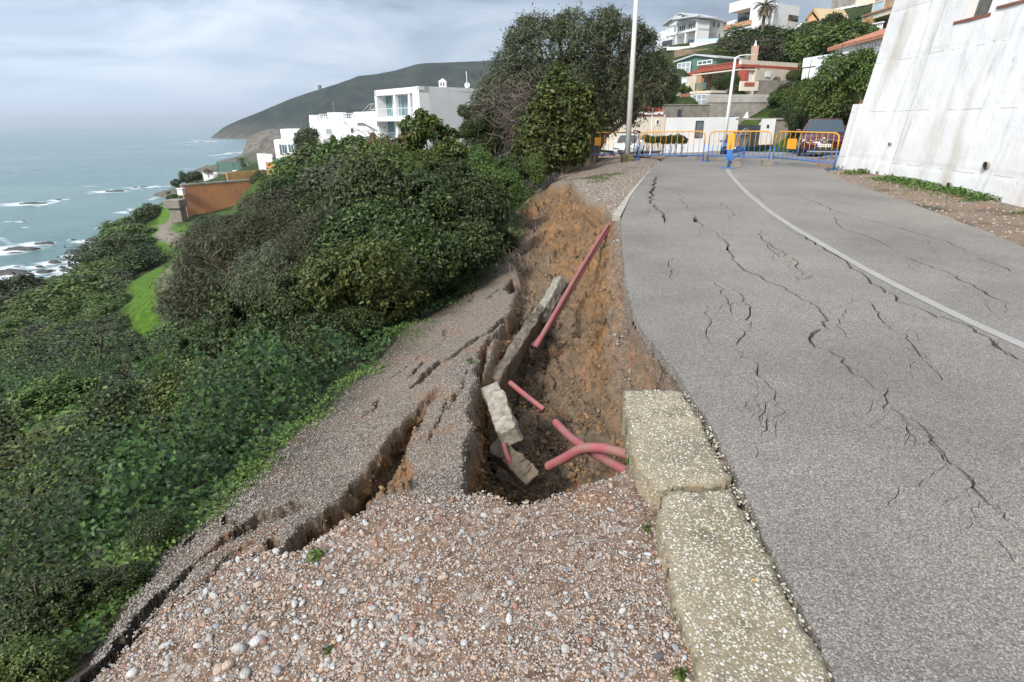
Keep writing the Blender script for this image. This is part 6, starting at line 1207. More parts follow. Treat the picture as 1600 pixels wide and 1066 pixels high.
def car(loc, head, pm, label, L=4.36, W=1.83, H=1.53, detail=True, group=None):
    V = empty('parked_car', loc, label, 'car', group, head); sx, sy, sz = L/4.36, W/1.83, H/1.53
    st = [(-2.18,.42,.80,.62,.74),(-2.10,.30,.98,.80,.80),(-1.6,.24,1.02,.88,.84),(-.9,.20,.99,.905,.86),(0,.20,.965,.905,.86),(.85,.20,.955,.90,.86),(1.25,.24,.93,.89,.83),(1.75,.26,.86,.86,.78),(2.05,.30,.76,.79,.70),(2.18,.36,.62,.66,.58)]
    Vv = []; F = []; n = 14
    for x, zb, zt_, wb, wt in st:
        ring = [(-wb*.86,zb),(-wb*.98,zb+.12),(-wb,zb+.30),(-wb*.99,(zb+zt_)/2+.05),(-wt,zt_-.07),(-wt*.9,zt_),(-wt*.4,zt_+.025)]; ring = ring+[(-a,z) for a,z in ring[::-1]]
        Vv += [(x*sx,a*sy,z*sz) for a,z in ring]
    for i in range(len(st)-1):
        for k in range(n): l = (k+1) % n; F.append((i*n+k,(i+1)*n+k,(i+1)*n+l,i*n+l))
    mb = MB(); mb.add(Vv, F+[tuple(range(n)), tuple((len(st)-1)*n+k for k in range(n))[::-1]]); bo = mb.build('body', pm, V, True)
    # greenhouse: roof loft and windows
    gs = [(-2.02,.98,.70,.98,.70),(-1.72,.98,.80,1.30,.64),(-1.15,.98,.83,1.47,.60),(-.3,.96,.84,1.53,.60),(.30,.95,.84,1.50,.61),(.55,.95,.84,1.42,.62),(1.28,.92,.80,.935,.74)]
    Vv = []; F = []; 
    for x, zl_, wl_, zt_, wt in gs: Vv += [(x*sx,y*sy,z*sz) for y,z in ((-wl_,zl_),(-wt-.03,zt_-.05),(-wt+.06,zt_),(wt-.06,zt_),(wt+.03,zt_-.05),(wl_,zl_))]
    fm_ = []
    for i in range(len(gs)-1):
        for k in range(5):
            F.append((i*6+k,(i+1)*6+k,(i+1)*6+k+1,i*6+k+1)); fm_.append(1 if (k in (0,4) and 0 < i < 5) or (k == 2 and i in (5,0)) or (k in (1,3) and False) else 0)
    gl = MB(); 
    for f, mm in zip(F, fm_): gl.f.append(f); gl.m.append(mm)
    gl.v = Vv; gl.build('cabin', [pm, m_cg], V, False)
    # windscreen as its own pane, slightly proud
    ws = [(.50,-.60,1.435),(.50,.60,1.435),(1.24,.72,.965),(1.24,-.72,.965)]; MB().add([(x*sx,y*sy,z*sz) for x,y,z in ws]+[((x+.02)*sx,y*sy,(z+.014)*sz) for x,y,z in ws],[(3,2,1,0),(4,5,6,7),(0,1,5,4),(1,2,6,5),(2,3,7,6),(3,0,4,7)]).build('windscreen', m_cg, V)
    for x in (-1.33,1.36):
        for y in (-1,1):
            w_ = MB().tube([(x*sx,(y*.90-y*.12)*sy,.34),(x*sx,(y*.90+y*.0)*sy-y*.02,.34),(x*sx,y*.905*sy,.34)],[.34,.34,.31],24).build('wheel', m_tyre, V, True)
            MB().tube([(x*sx,y*.87*sy,.34),(x*sx,y*.915*sy,.34)],[.22,.21],20).build('rim', m_rim, w_)
            if detail: MB().add([(x*sx+.41*math.cos(a),y*.912*sy,.34+.41*math.sin(a)) for a in [math.pi*k/12 for k in range(13)]]+[(x*sx+.35*math.cos(a),y*.912*sy,.34+.35*math.sin(a)) for a in [math.pi*k/12 for k in range(13)]],[(k,k+1,k+14,k+13) for k in range(12)]).build('wheel_arch', m_blk, V)
    for y in (-1,1):
        MB().box((.95*sx,y*.98*sy,1.03*sz),(.16,.20,.13)).build('mirror', pm, V, bevel=.03)
        MB().add([(x*sx,y*yy*sy,z*sz) for x,yy,z in ((2.13,.44,.70),(2.02,.73,.74),(1.93,.80,.73),(1.95,.79,.63),(2.10,.66,.60),(2.16,.46,.61),(1.9,.5,.70),(1.9,.7,.64))],[(0,1,2,3,4,5),(0,6,1),(5,4,7),(2,7,3)]).build('headlight', m_lens, V)
        MB().box((-2.12*sx,y*.60*sy,.82*sz),(.12,.36,.12)).build('tail_lamp', m_taper, V)
    if detail:
        for y in (-1,1):
            k_ = MB(); a = [(2.19,y*.05),(2.17,y*.40)]; k_.add([(2.185,y*.06,.56),(2.15,y*.36,.57),(2.12,y*.40,.64),(2.13,y*.34,.72),(2.17,y*.08,.72),(2.20,y*.04,.66)],[(0,1,2,3,4,5)]); g_ = k_.build('grille', m_blk, V)
            rg_ = [(2.19,y*.055,.555),(2.155,y*.365,.565),(2.125,y*.41,.64),(2.135,y*.345,.728),(2.175,y*.075,.728),(2.205,y*.03,.66),(2.19,y*.055,.555)]; MB().tube(rg_,.012,6).build('chrome_ring', m_sil, g_)
            MB().box((2.10,y*.68,.40),(.12,.24,.15)).build('air_intake', m_blk, V)
        MB().box((2.17,0,.38),(.06,1.0,.12)).build('lower_grille', m_blk, V); MB().box((2.17,0,.27),(.09,1.15,.055)).build('skid_plate', m_sil, V)
        pl_ = MB().box((2.20,0,.50),(.02,.52,.115)).build('number_plate', m_plate, V); MB().box((2.2125,-.24,.50),(.006,.04,.11)).build('plate_strip', m_eub, pl_)
        for i in range(7):
            if i != 4: MB().box((2.2125,-.175+.062*i,.50),(.006,.028,.07)).build('character', m_blk, pl_)
        MB().tube([(2.12,-.03,.77),(2.15,-.03,.775)],.04,14).build('badge', m_sil, V)
    else:
        MB().box((2.15*sx,0,.42*sz),(.08,.9*sy,.16)).build('grille', m_blk, V); MB().box((2.19*sx,0,.56*sz),(.02,.5,.11)).build('number_plate', m_plate, V)
    return V
p = PY(1279,248,26.3); hd = math.atan2(-p.y,-p.x)
car((p.x,p.y,zroad(p.y)-.02), hd+.05, paint('dark_red_paint', (.085,.010,.017)), 'dark red compact suv facing the camera behind the rightmost barrier', group=None)
p = PY(1146,230,46.5); car((p.x,p.y,zroad(p.y)), math.radians(-112), paint('blue_car_paint', (.03,.09,.24)), 'small blue car parked by the white garden wall behind the barriers', 4.0, 1.7, 1.45, False)
p = PY(983,228,44); car((p.x,p.y,zroad(44)), math.radians(-110), paint('white_car_paint', (.75,.75,.76)), 'white car half hidden behind the near lamp post', 4.2, 1.78, 1.5, False)
p = PY(1333,43,96); car((p.x,p.y,p.z-.2), math.radians(190), paint('bright_red_paint', (.45,.01,.02)), 'tiny bright red car high on the hill between the timber roof and the ochre house', 4.2, 1.75, 1.4, False)
for ob_ in [o for o in COL.objects if o.type == 'EMPTY' and o.name.startswith('parked_car')]: pass
# litter: orange petal on the kerb, tufts
# ================================================================ vegetation
def leaf_tpl(kind):
    if kind == 'broad': V = [(0,0,0),(.26,.25,.06),(.24,.62,.07),(0,1,-.04),(-.24,.62,.07),(-.26,.25,.06)]; F = [(0,1,2,3),(3,4,5,0)]
    elif kind == 'ivy': V = [(0,0,0),(.42,.12,.07),(.30,.50,.06),(0,1,-.06),(-.30,.50,.06),(-.42,.12,.07)]; F = [(0,1,2,3),(3,4,5,0)]
    elif kind == 'fine': V = [(0,0,0),(.11,.5,.02),(0,1,0),(-.11,.5,.02)]; F = [(0,1,2,3)]
    else: V = [(0,0,0),(.10,.3,.03),(.05,.7,.08),(0,1,0),(-.05,.7,.08),(-.10,.3,.03)]; F = [(0,1,2,3),(3,4,5,0)]
    return np.array(V, float), np.array(F)
def leaves(name, Pn, Nn, size, kind, mat, rng, flop=.55):
    n = len(Pn); V, F = leaf_tpl(kind); nr = Nn+rng.normal(0,flop,(n,3)); nr /= np.linalg.norm(nr,axis=1)[:,None]+1e-9
    t_ = rng.normal(0,1,(n,3)); t_[:,2] -= .35; t_ -= nr*(t_*nr).sum(1)[:,None]; t_ /= np.linalg.norm(t_,axis=1)[:,None]+1e-9; s_ = np.cross(t_,nr)
    sz_ = (size*rng.uniform(.6,1.3,n))[:,None,None] if np.isscalar(size) else (size*rng.uniform(.6,1.3,n))[:,None,None]
    W = Pn[:,None,:]+sz_*(V[None,:,0:1]*s_[:,None,:]+V[None,:,1:2]*t_[:,None,:]+V[None,:,2:3]*nr[:,None,:])
    Fa = (F[None]+(np.arange(n)*len(V))[:,None,None]).reshape(-1,4); return np_mesh(name, W.reshape(-1,3), Fa, [mat])
def crown_pts(n, seed, lobes, lr, squash=(1,1,.85), lob_list=None, twig=.0):
    rng = np.random.default_rng(seed)
    if lob_list is None:
        d = rng.normal(0,1,(lobes,3)); d /= np.linalg.norm(d,axis=1)[:,None]; d[:,2] = np.where(d[:,2] < -.35, -d[:,2]*.5, d[:,2]); rad = rng.uniform(.45,.78,lobes)[:,None]; C_ = d*rad*np.array(squash); R = rng.uniform(lr*.5,lr*1.55,lobes)
    else: C_ = np.array([l[:3] for l in lob_list]); R = np.array([l[3] for l in lob_list]); lobes = len(R)
    k = rng.choice(lobes, n*2, p=R**2/np.sum(R**2)); d = rng.normal(0,1,(n*2,3)); d /= np.linalg.norm(d,axis=1)[:,None]
    rr_ = np.abs(1-np.abs(rng.normal(0,.20,n*2))+.10*np.sin(d[:,0]*9+k)*np.sin(d[:,1]*8+k*2)+.08*np.sin(d[:,2]*13+k)+(rng.random(n*2) < .12)*rng.uniform(0,.42,n*2)); p = C_[k]+d*(R[k]*rr_)[:,None]
    # drop what sits deep inside other lobes
    keep = np.ones(n*2, bool)
    for j in range(lobes): q = np.linalg.norm(p-C_[j],axis=1) < R[j]*.72; keep &= ~(q & (k != j))
    # gaps
    g = fbm(p[:,0]*3.3/ (1 if lob_list is None else 3)+seed, p[:,1]*3.3+p[:,2]*2.7, seed, 3); keep &= g > -.27
    p, d = p[keep][:n], d[keep][:n]; return p, d*.75+np.array([0,0,.45]), rng
m_lf = {'dark': leaf_mat('leaves_dark', (.016,.028,.007), (.040,.064,.013), (.088,.122,.024)), 'mid': leaf_mat('leaves_mid', (.032,.054,.010), (.072,.110,.019), (.145,.19,.036)),
 'olive': leaf_mat('leaves_olive', (.034,.040,.017), (.070,.080,.033), (.135,.142,.070), .6), 'bright': leaf_mat('leaves_bright', (.035,.065,.010), (.07,.12,.018), (.14,.20,.03)), 'brown': leaf_mat('leaves_dry', (.06,.04,.025), (.12,.075,.045), (.19,.13,.08), .8, .1),
 'ivy': leaf_mat('leaves_ivy', (.012,.026,.005), (.030,.057,.010), (.066,.112,.018), .48)}
m_bark = plain('bark', (.14,.10,.07), .95, .25, 8, bmp=.01); m_barkr = plain('reddish_bark', (.26,.13,.09), .9, .2, 8); m_barkg = plain('dead_grey_bark', (.11,.09,.075), .95, .2, 8)
PROTO = {}
def proto(key, n, leaf, kind, mat, lobes=26, lr=.33, squash=(1,1,.85), nv=3, flop=.55):
    PROTO[key] = []
    for s_ in range(nv):
        p_, d_, rg_ = crown_pts(n, 31*s_+hash(key) % 1 + len(key), lobes, lr, squash); PROTO[key].append(leaves('crown', p_, d_, leaf, kind, m_lf[mat], rg_, flop))
proto('near_dark', 17000, .075, 'broad', 'dark', 34, .30); proto('near_mid', 17000, .075, 'broad', 'mid', 34, .30, nv=2); proto('near_olive', 20000, .075, 'fine', 'olive', 36, .30, nv=2); proto('near_bright', 9000, .085, 'broad', 'bright', 24, .3, nv=1)
proto('far_dark', 7000, .11, 'broad', 'dark', 16, .38); proto('far_mid', 7000, .11, 'broad', 'mid', 16, .38, nv=3); proto('far_olive', 6500, .11, 'broad', 'olive', 16, .38, nv=2); proto('far_brown', 3000, .15, 'fine', 'brown', 14, .4, nv=1); proto('far_bright', 3000, .15, 'broad', 'bright', 14, .4, nv=1)
def branches(h, spread, seed, n=7, r=.05, depth=3):
    rg = random.Random(seed); mb = MB()
    def go(p, d, L, r_, k):
        q = [p]; 
        for i in range(3):
            d = (d+Vector((rg.gauss(0,.16),rg.gauss(0,.16),rg.gauss(0,.08)))).normalized(); q.append(q[-1]+d*L/3)
        mb.tube(q, [r_,r_*.85,r_*.7,r_*.5], 6 if k < 2 else 4)
        if k < depth:
            for _ in range(rg.choice([2,3,3]) if k else n):
                go(q[rg.choice([1,2,3])] if k else q[-1]*1.0 if False else q[rg.choice([2,3])], (d*.7+Vector((rg.gauss(0,spread),rg.gauss(0,spread),rg.uniform(.0,.6)))).normalized(), L*rg.uniform(.5,.75), r_*.52, k+1)
    go(Vector((0,0,-.2)), Vector((0,0,1)), h*.5, r, 0); return mb
_tr = [branches(1.2, .75, 5+i, 6, .05, 2).mesh('trunk', m_bark) for i in range(3)]
def bush(name, loc, r, key, label, cat, group=None, sq=1.0, trunk=True, wide=1.0):
    me = random.choice(PROTO[key]); V = empty(name, (loc.x,loc.y,loc.z), label, cat, group, random.uniform(0,6.28)) if trunk else None
    o = bpy.data.objects.new('crown' if trunk else name, me); link(o, V); o.scale = (r*wide*random.uniform(.85,1.2), r*wide*random.uniform(.85,1.2), r*sq*random.uniform(.9,1.25))
    if trunk: o.rotation_euler = (random.uniform(-.3,.3), random.uniform(-.3,.3), 0)
    if trunk:
        o.location = (0,0,r*.55*sq); t_ = bpy.data.objects.new('trunk', random.choice(_tr)); link(t_, V); t_.scale = (r*1.25,r*1.25,r*1.3)
    else: o.location = (loc.x,loc.y,loc.z+r*.35*sq); o.rotation_euler = (0,0,random.uniform(0,6.28)); tag(o, label, cat, group)
    return V or o
def at_px(u, v, Y, rpx):      # centre seen at the pixel, at depth Y, radius in photo pixels
    c_ = PY(u, v, Y); d = (c_-Vector((0,0,CAMZ))).length; return c_, rpx*d/FPX*.98
# ---- the big dark tree
def big_tree(u, v, Y, lob, n, leaf, kind, mat, label, seed, trunk_px, bark=m_bark, sz=1.0):
    base = PY(*trunk_px, Y); zb_ = gz(base.x, base.y); V = empty('tree', (base.x, base.y, zb_), label, 'tree'); L = []
    rg = random.Random(seed)
    for (uu, vv, rp_, dy) in lob:
        c_, r_ = at_px(uu, vv, Y+dy, rp_); c_ = c_-V.location; L.append((c_.x,c_.y,c_.z,r_*.72))
        for _ in range(6):
            d_ = Vector((rg.gauss(0,1),rg.gauss(0,1),rg.gauss(0,.8))).normalized(); L.append((c_.x+d_.x*r_*.62,c_.y+d_.y*r_*.62,c_.z+d_.z*r_*.62,r_*rg.uniform(.26,.42)))
    p_, d_, rgn = crown_pts(n, seed, 0, 0, lob_list=L); link(bpy.data.objects.new('crown', leaves('crown', p_, d_, leaf, kind, m_lf[mat], rgn, .6)), V)
    mb = MB()
    for i, l in enumerate(L):
        if i % 7 == 0:
            e_ = Vector(l[:3]); m_ = Vector((e_.x*.35+rg.gauss(0,.2), e_.y*.35, e_.z*.5)); q = spline([Vector((rg.gauss(0,.12),rg.gauss(0,.12),-.4)), m_*.5+Vector((0,0,.3)), m_, e_], 5); mb.tube(q, [.17*(1-k/len(q)*.8)*sz for k in range(len(q))], 7)
            for j in range(1,7):
                s_ = Vector(L[min(i+j,len(L)-1)][:3]); mb.tube([e_*.75+m_*.25, (e_+s_)/2+Vector((0,0,.1)), s_], [.05*sz,.035*sz,.015*sz], 5)
    mb.build('trunk', bark, V, True); return V
big_tree(900,120,24.5,[(900,75,62,0),(845,95,66,-.5),(955,70,55,.5),(1000,95,48,1),(1015,128,42,1),(800,140,58,0),(770,175,42,.5),(880,140,75,0),(960,130,66,1),(1000,160,36,1.5),(830,185,55,-.5),(900,190,60,.5),(820,60,34,0),(950,40,26,0),(930,195,40,1.5),(870,45,26,0),(1035,115,26,1),(985,55,26,.8),(765,150,30,0),(790,105,32,0),(775,215,34,0),(745,215,26,0),(870,95,60,.5),(925,100,60,1),(1010,60,18,1),(1050,130,16,1)], 120000, .165, 'fine', 'olive', 'big dark grey-green olive-like tree between the villa and the lamp post', 3, (915,250))
big_tree(880,190,20.5,[(880,165,52,0),(850,205,48,0),(900,188,42,0),(875,225,46,0),(835,235,38,0),(870,135,30,0)], 26000, .14, 'broad', 'mid', 'fresh green rounded tree in front of the big dark one, left of the barrier', 5, (885,262), sz=.6)
# dry tangle on its left flank
def tangle(u, v, Y, wpx, hpx, n, mat, name, label, cat, seed=1, r=.012):
    rg = random.Random(seed); c_ = PY(u, v, Y); s_ = Y/FPX*1.05; mb = MB()
    for i in range(n):
        x0 = c_.x+rg.gauss(0,.17)*wpx*s_; y0 = c_.y+rg.uniform(-.8,.8); zt_ = c_.z+rg.uniform(-.45,.28)*hpx*s_; q = [Vector((x0,y0,zt_))]; d_ = Vector((rg.gauss(0,.7),rg.gauss(0,.5),rg.gauss(0,.7)))
        for k in range(7): d_ = (d_*.8+Vector((rg.gauss(0,.4),rg.gauss(0,.35),rg.gauss(-.05,.3)))).normalized(); q.append(q[-1]+d_*.14*hpx*s_/3)
        mb.tube(q, [r*(.6+.4*k/7) for k in range(8)], 3, cap=False)
    o = mb.build(name, mat); return tag(o, label, cat)
m_dry = plain('dry_twigs', (.25,.19,.15), .95, .2, 3); m_vine = plain('dead_vine_twigs', (.16,.125,.10), .95, .25, 3)
tangle(800,185,22.0,110,150,330,m_vine,'dry_vines','tangle of bare brown dead vines on the left flank of the big tree','vines',3)
def bare(u0, v0, Y, htpx, label, seed, mat, spread=.55, n=3, r=.07, depth=4, zfix=None):
    b_ = PY(u0, v0, Y); s_ = htpx*Y/FPX; V_ = branches(s_, spread, seed, n, r, depth).build('bare_tree', mat); V_.location = (b_.x,b_.y,b_.z); return tag(V_, label, 'bare tree')
# ---- sapling before the villa with reddish stems
big_tree(655,225,15.5,[(650,205,26,0),(632,225,18,0),(675,200,20,0),(700,215,20,.2),(640,250,26,0),(690,245,24,0),(610,252,22,0),(715,235,18,0),(660,182,12,0)], 6500, .10, 'broad', 'mid', 'thin young tree with reddish stems in front of the big white villa', 9, (682,300), m_barkr, .34)
bare(600,300,13.5,130,'low bare reddish branching shrub below the young tree',14,m_barkr,.6,4,.03,4)
# ---- thicket beside the slab: u, v, Y, rpx, proto
G1_ = 'dark shrubs of the thicket along the slumped slab'
near_b = [(735,335,12.0,64,'near_dark'),(660,350,11.0,70,'near_dark'),(590,330,11.5,75,'near_dark'),(555,385,10.0,70,'near_dark'),(640,410,9.5,70,'near_dark'),(720,390,10.5,58,'near_dark'),(570,450,8.4,75,'near_mid'),(500,400,10,70,'near_olive'),
 (600,290,13,50,'near_mid'),(560,300,14,44,'near_olive'),(770,300,15,42,'near_mid'),(700,290,14.5,44,'near_dark'),(740,270,18,34,'near_mid'),(790,270,19,32,'near_dark'),(830,270,19,24,'near_mid'),(770,225,22,26,'near_dark'),(745,205,22,24,'near_dark'),(735,180,23.5,16,'near_dark'),
 (640,300,13,44,'near_dark'),(660,270,15,34,'near_mid'),(430,380,12,62,'near_olive'),(380,440,11.5,85,'near_olive'),(340,400,13,52,'near_olive'),(320,480,11.5,58,'near_olive'),(440,450,9.8,75,'near_olive'),(400,520,9.5,75,'near_dark'),(490,480,8.6,70,'near_dark'),
 (340,560,9.5,60,'near_dark'),(430,570,7.8,66,'near_dark'),(500,540,7.4,56,'near_dark'),(380,620,7.2,60,'near_dark'),(320,640,7.6,60,'near_mid'),(250,660,7.8,64,'near_dark'),(560,510,7.9,40,'near_dark'),(700,440,10.2,30,'near_dark'),(620,470,8.8,40,'near_dark'),(770,380,12.6,30,'near_dark'),(690,250,19,26,'near_mid'),(520,345,12.5,50,'near_dark'),(860,262,20.5,18,'near_bright')]
def nlabel(i):
    u, v_, Y, rp_, key = near_b[i]; row = lambda b: 0 if b[1] < 310 else 1 if b[1] < 395 else 2 if b[1] < 500 else 3; R_ = row(near_b[i]); same = sorted([j for j, b in enumerate(near_b) if row(b) == R_ and b[4] == key], key=lambda j: (near_b[j][0], near_b[j][1]))
    a = {'near_dark':'dark green shrub','near_mid':'mid green shrub','near_olive':'grey-green fine leaved shrub','near_bright':'bright green shrub'}[key]
    return a+' '+['at the top of the thicket','in the upper thicket','beside the slab in the middle thicket','in the lower thicket'][R_]+', '+nth(same.index(i))
for i, (u, v_, Y, rp_, key) in enumerate(near_b):
    c_, r_ = at_px(u, v_, Y, rp_); lb = nlabel(i)
    V = bush('shrub', Vector((c_.x,c_.y,c_.z-r_*.55)), r_*1.08, key, lb, 'shrub', {'near_dark':G1_,'near_mid':'mid green shrubs of the thicket','near_olive':'grey-green shrubs of the thicket','near_bright':None}[key])
lo_ = [(150,740,5.5,62,'near_dark'),(60,820,4.6,72,'near_mid'),(250,715,6.3,52,'near_mid'),(330,690,6.2,44,'near_dark'),(50,940,3.8,70,'near_dark'),(150,880,4.3,48,'near_dark'),(20,700,7.2,66,'near_dark'),(110,660,8.5,60,'near_mid'),(235,800,5.0,36,'near_dark'),(190,660,8.0,50,'near_bright'),(20,1030,3.3,60,'near_mid')]
lk = {'near_dark':'dark green shrub rising from the ivy','near_mid':'fresh green shrub rising from the ivy','near_bright':'bright green shrub rising from the ivy'}; ls_ = sorted(range(len(lo_)), key=lambda i: (lo_[i][0], lo_[i][1]))
for i, (u, v_, Y, rp_, key) in enumerate(lo_):
    h = hit(u, v_, .25)
    if h is None: continue
    r_ = rp_*math.hypot(h.x,h.y)/FPX; bush('shrub', Vector((h.x,h.y,h.z+r_*.05)), r_, key, lk[key]+' on the lower bank, '+nth(ls_.index(i))+' there', 'shrub', 'shrubs rising from the ivy', random.uniform(.7,1.0))
# dead bare trees on the lower slope
bare(150,655,15,210,'leafless dark tree leaning over the lower slope, far left',31,m_barkg,.5,3,.085,4)
bare(240,640,13,140,'crooked leafless stem left of the grey-green shrubs',37,m_barkg,.45,2,.06,3)
bare(300,600,12,90,'small leafless stem beside the crooked one',41,m_barkg,.45,2,.045,3)
bare(545,575,7.0,60,'dry yellowish fallen branch at the slab edge',51,plain('dry_branch',(.30,.24,.08),.9),.7,3,.015,3)
# ---- slope shrubs by scatter
SHORE = [(-50,470),(0,464),(60,454),(110,448),(150,400),(185,370),(215,345),(250,310),(285,288),(700,200),(700,1100),(-50,1100)]
KEEP_PX = [[(212,434),(250,430),(262,480),(262,520),(228,522),(214,480)],[(240,352),(262,346),(302,386),(308,402),(262,388)],[(290,292),(410,284),(400,300),(350,322),(300,330)]]
def scat(n, poly, keys, rmin, rmax, label, group, avoid=True, tmin=9, sq=(.6,1.0), name='shrub'):
    us = [p[0] for p in poly]; vs_ = [p[1] for p in poly]; k = 0; tries = 0; got = []
    while k < n and tries < n*30:
        tries += 1; u, v_ = random.uniform(min(us),max(us)), random.uniform(min(vs_),max(vs_))
        if not in_poly(np.array([u]),np.array([v_]),poly)[0]: continue
        h = hit(u, v_, 0.0, tmin)
        if h is None or h.z < -29.5: continue
        if in_poly(np.array([h.x]),np.array([h.y]),ROAD)[0]: continue
        if u < 300 and not in_poly(np.array([float(u)]),np.array([v_-random.uniform(rmin,rmax)*.6*FPX/h.y*min(max(h.y/45,.45),1.5)]),SHORE)[0]: continue
        rq = random.uniform(rmin,rmax)*min(max(h.y/45,.45),1.5)
        if avoid:
            pr_ = rq*FPX/h.y; tp_ = np.array([v_-pr_*.95, v_-pr_*.3])
            if any((in_poly(np.array([u,u]),tp_,q).any() or (seg_dist(np.array([u,u]),tp_,q+[q[0]]) < pr_*1.0).any()) and v_ > min(a[1] for a in q) for q in KEEP_PX): continue
            P2 = (np.array([h.x]),np.array([h.y]))
            if any(in_poly(*P2, q)[0] or seg_dist(*P2, q+[q[0]])[0] < 1.2 for q in gp): continue
        r_ = rq
        if any((h.x-a)**2+(h.y-b_)**2 < (.55*(r_+c_))**2 for a,b_,c_ in got): continue
        got.append((h.x,h.y,r_)); bush(name, h, r_, random.choice(keys), label, 'shrub', group, random.uniform(*sq), False, random.uniform(1,1.25)); k += 1
LEFT = [(0,475),(60,470),(110,455),(170,395),(215,350),(265,300),(300,335),(380,330),(430,290),(520,262),(590,262),(600,300),(480,380),(330,440),(300,560),(220,700),(0,720)]
scat(280, LEFT, ['far_dark','far_mid','far_mid','far_olive','far_bright'], 1.5, 2.9, 'low wind-shaped shrub in the scrub between the thicket and the sea', 'shrubs of the coastal scrub', sq=(.45,.8))
scat(70, [(200,345),(270,292),(285,345),(262,300),(170,395),(130,450),(40,472),(0,478),(0,500),(110,470),(190,420)], ['far_dark','far_mid'], .5, 1.0, 'small dark shrub on the edge above the shore rocks', 'shrubs along the cliff edge', sq=(.4,.7))
scat(60, [(430,300),(470,262),(590,248),(600,262),(520,275),(440,330)], ['far_mid','far_dark','far_bright'], .8, 1.7, 'green garden shrub on the slope below the white houses', 'shrubs below the white houses', sq=(.5,.8))
scat(190, [(1138,90),(1160,82),(1200,74),(1250,72),(1290,58),(1335,52),(1348,66),(1290,92),(1256,98),(1240,106),(1180,100),(1140,98)], ['far_dark','far_mid','far_dark','far_olive','far_mid'], 1.0, 1.9, 'green shrub on the steep hill between the upper and lower houses', 'shrubs on the hill between the houses', False, sq=(.6,.95))
scat(30, [(330,352),(400,322),(470,305),(430,352),(330,420),(300,415)], ['far_mid','far_dark','far_olive'], .7, 1.3, 'small shrub on the green bank in front of the orange wall', 'shrubs before the orange wall', False, sq=(.4,.7))
scat(26, [(1222,158),(1262,112),(1266,190),(1212,190)], ['far_mid','far_dark','far_olive'], .6, 1.1, 'small shrub on the green slope right of the concrete terrace', 'shrubs beside the concrete terrace', False, sq=(.5,.8))
def one(u, v_, Y, rp_, key, label, cat='shrub', sq=1.0, grp=None, trunk=True, name=None):
    c_, r_ = at_px(u, v_, Y, rp_); V = bush(name or ('tree' if cat == 'tree' else 'shrub'), Vector((c_.x,c_.y,c_.z-r_*.55*sq)), r_, key, label, cat, grp, sq, trunk)
    g_ = gz(c_.x, c_.y)
    if V.children and g_ < V.location.z-.1:
        dz_ = V.location.z-g_; V.location.z = g_
        for ch in V.children:
            if ch.name.startswith('crown'): ch.location.z += dz_
            else: ch.scale.z = (dz_+r_*.5)/.6
    return V
one(480,228,88,19,'far_dark','round dark tree before the left corner of the castellated house','tree'); one(487,240,87,18,'far_dark','lower dark tree joined to the round one by the castellated house','tree')
one(511,238,84,9,'far_mid','small bushy tree by the middle of the castellated house','tree'); one(522,222,86,6,'far_mid','slim upright young tree before the castellated house','tree',2.0)
one(543,233,80,10,'far_olive','spiky dark bush before the right part of the castellated house'); one(583,215,74,7,'far_olive','spiky plant on the stepped wall at the foot of the big villa')
one(325,270,138,6,'far_brown','dark brownish round bush on the shore terrace'); one(288,280,120,8,'far_dark','dark bush at the sea end of the orange wall'); one(304,277,118,9,'far_dark','second dark bush at the sea end of the orange wall'); one(275,287,118,7,'far_dark','lowest dark bush above the shore by the orange wall')
one(404,282,106,11,'far_mid','green bush covering the right end of the orange wall'); one(452,262,100,14,'far_olive','pale hedge on the slope right of the orange walls'); one(470,258,98,12,'far_dark','dark hedge bush left of the dark round trees'); 
# right side
for (u,v_,Y,rp_,key,lb) in [(1320,135,30,46,'near_mid','large leafy ivy mound above the dark red car'),(1290,165,30,36,'near_mid','left shoulder of the leafy mound above the dark red car'),(1335,170,29,30,'near_dark','dark hollow part of the mound behind the dark red car'),(1262,195,33,26,'near_dark','dark bush left of the dark red car, at the stone wall'),(1275,215,33,22,'near_dark','lowest dark bush directly left of the dark red car'),(1350,105,31,22,'near_olive','sparse brownish shrub on top of the leafy mound'),(1268,150,31,26,'near_mid','left upper part of the leafy mound beside the white terrace wall'),(1250,185,35,22,'near_dark','dark foliage hanging over the right end of the concrete terrace'),(1345,135,30,30,'near_mid','right flank of the leafy mound against the white wall'),(1310,200,31,28,'near_dark','dark leaves right behind the roof of the dark red car'),(1245,215,36,14,'near_mid','small trailing bush at the foot of the stone wall')]:
    one(u,v_,Y,rp_,key,lb)
one(1185,56,88,13,'far_brown','round brownish clipped bush at the foot of the cubic house'); one(1128,70,88,8,'far_brown','reddish brown bare bush at the end of the pool terrace'); one(1163,66,88,14,'far_olive','grey-green bush left of the round clipped bush')
one(1125,133,61.5,13,'far_mid','leafy oleander before the bungalow front'); one(1140,128,61.2,11,'far_dark','dark spiky yucca by the far lamp post'); one(1152,135,61,10,'far_mid','low shrub at the corner of the bungalow garden'); one(1213,128,61.5,7,'far_brown','bare brown fruit tree on the terrace','tree'); one(1228,134,61.5,5,'far_dark','small dark bush at the right of the terrace'); one(1330,56,72,14,'far_mid','broad green hedge bush above the tiled roof'); one(1348,52,72,12,'far_mid','hedge bush under the white balustrade'); one(1365,58,70,10,'far_bright','bright hedge bush at the tall wall edge')
for k in range(7): one(1012+k*9,219+random.uniform(-1,1),43,8.5,'far_mid' if k%2 else 'far_dark','low hedge bush behind the second barrier, before the white garden wall','shrub',.9,'low hedge behind the second barrier')
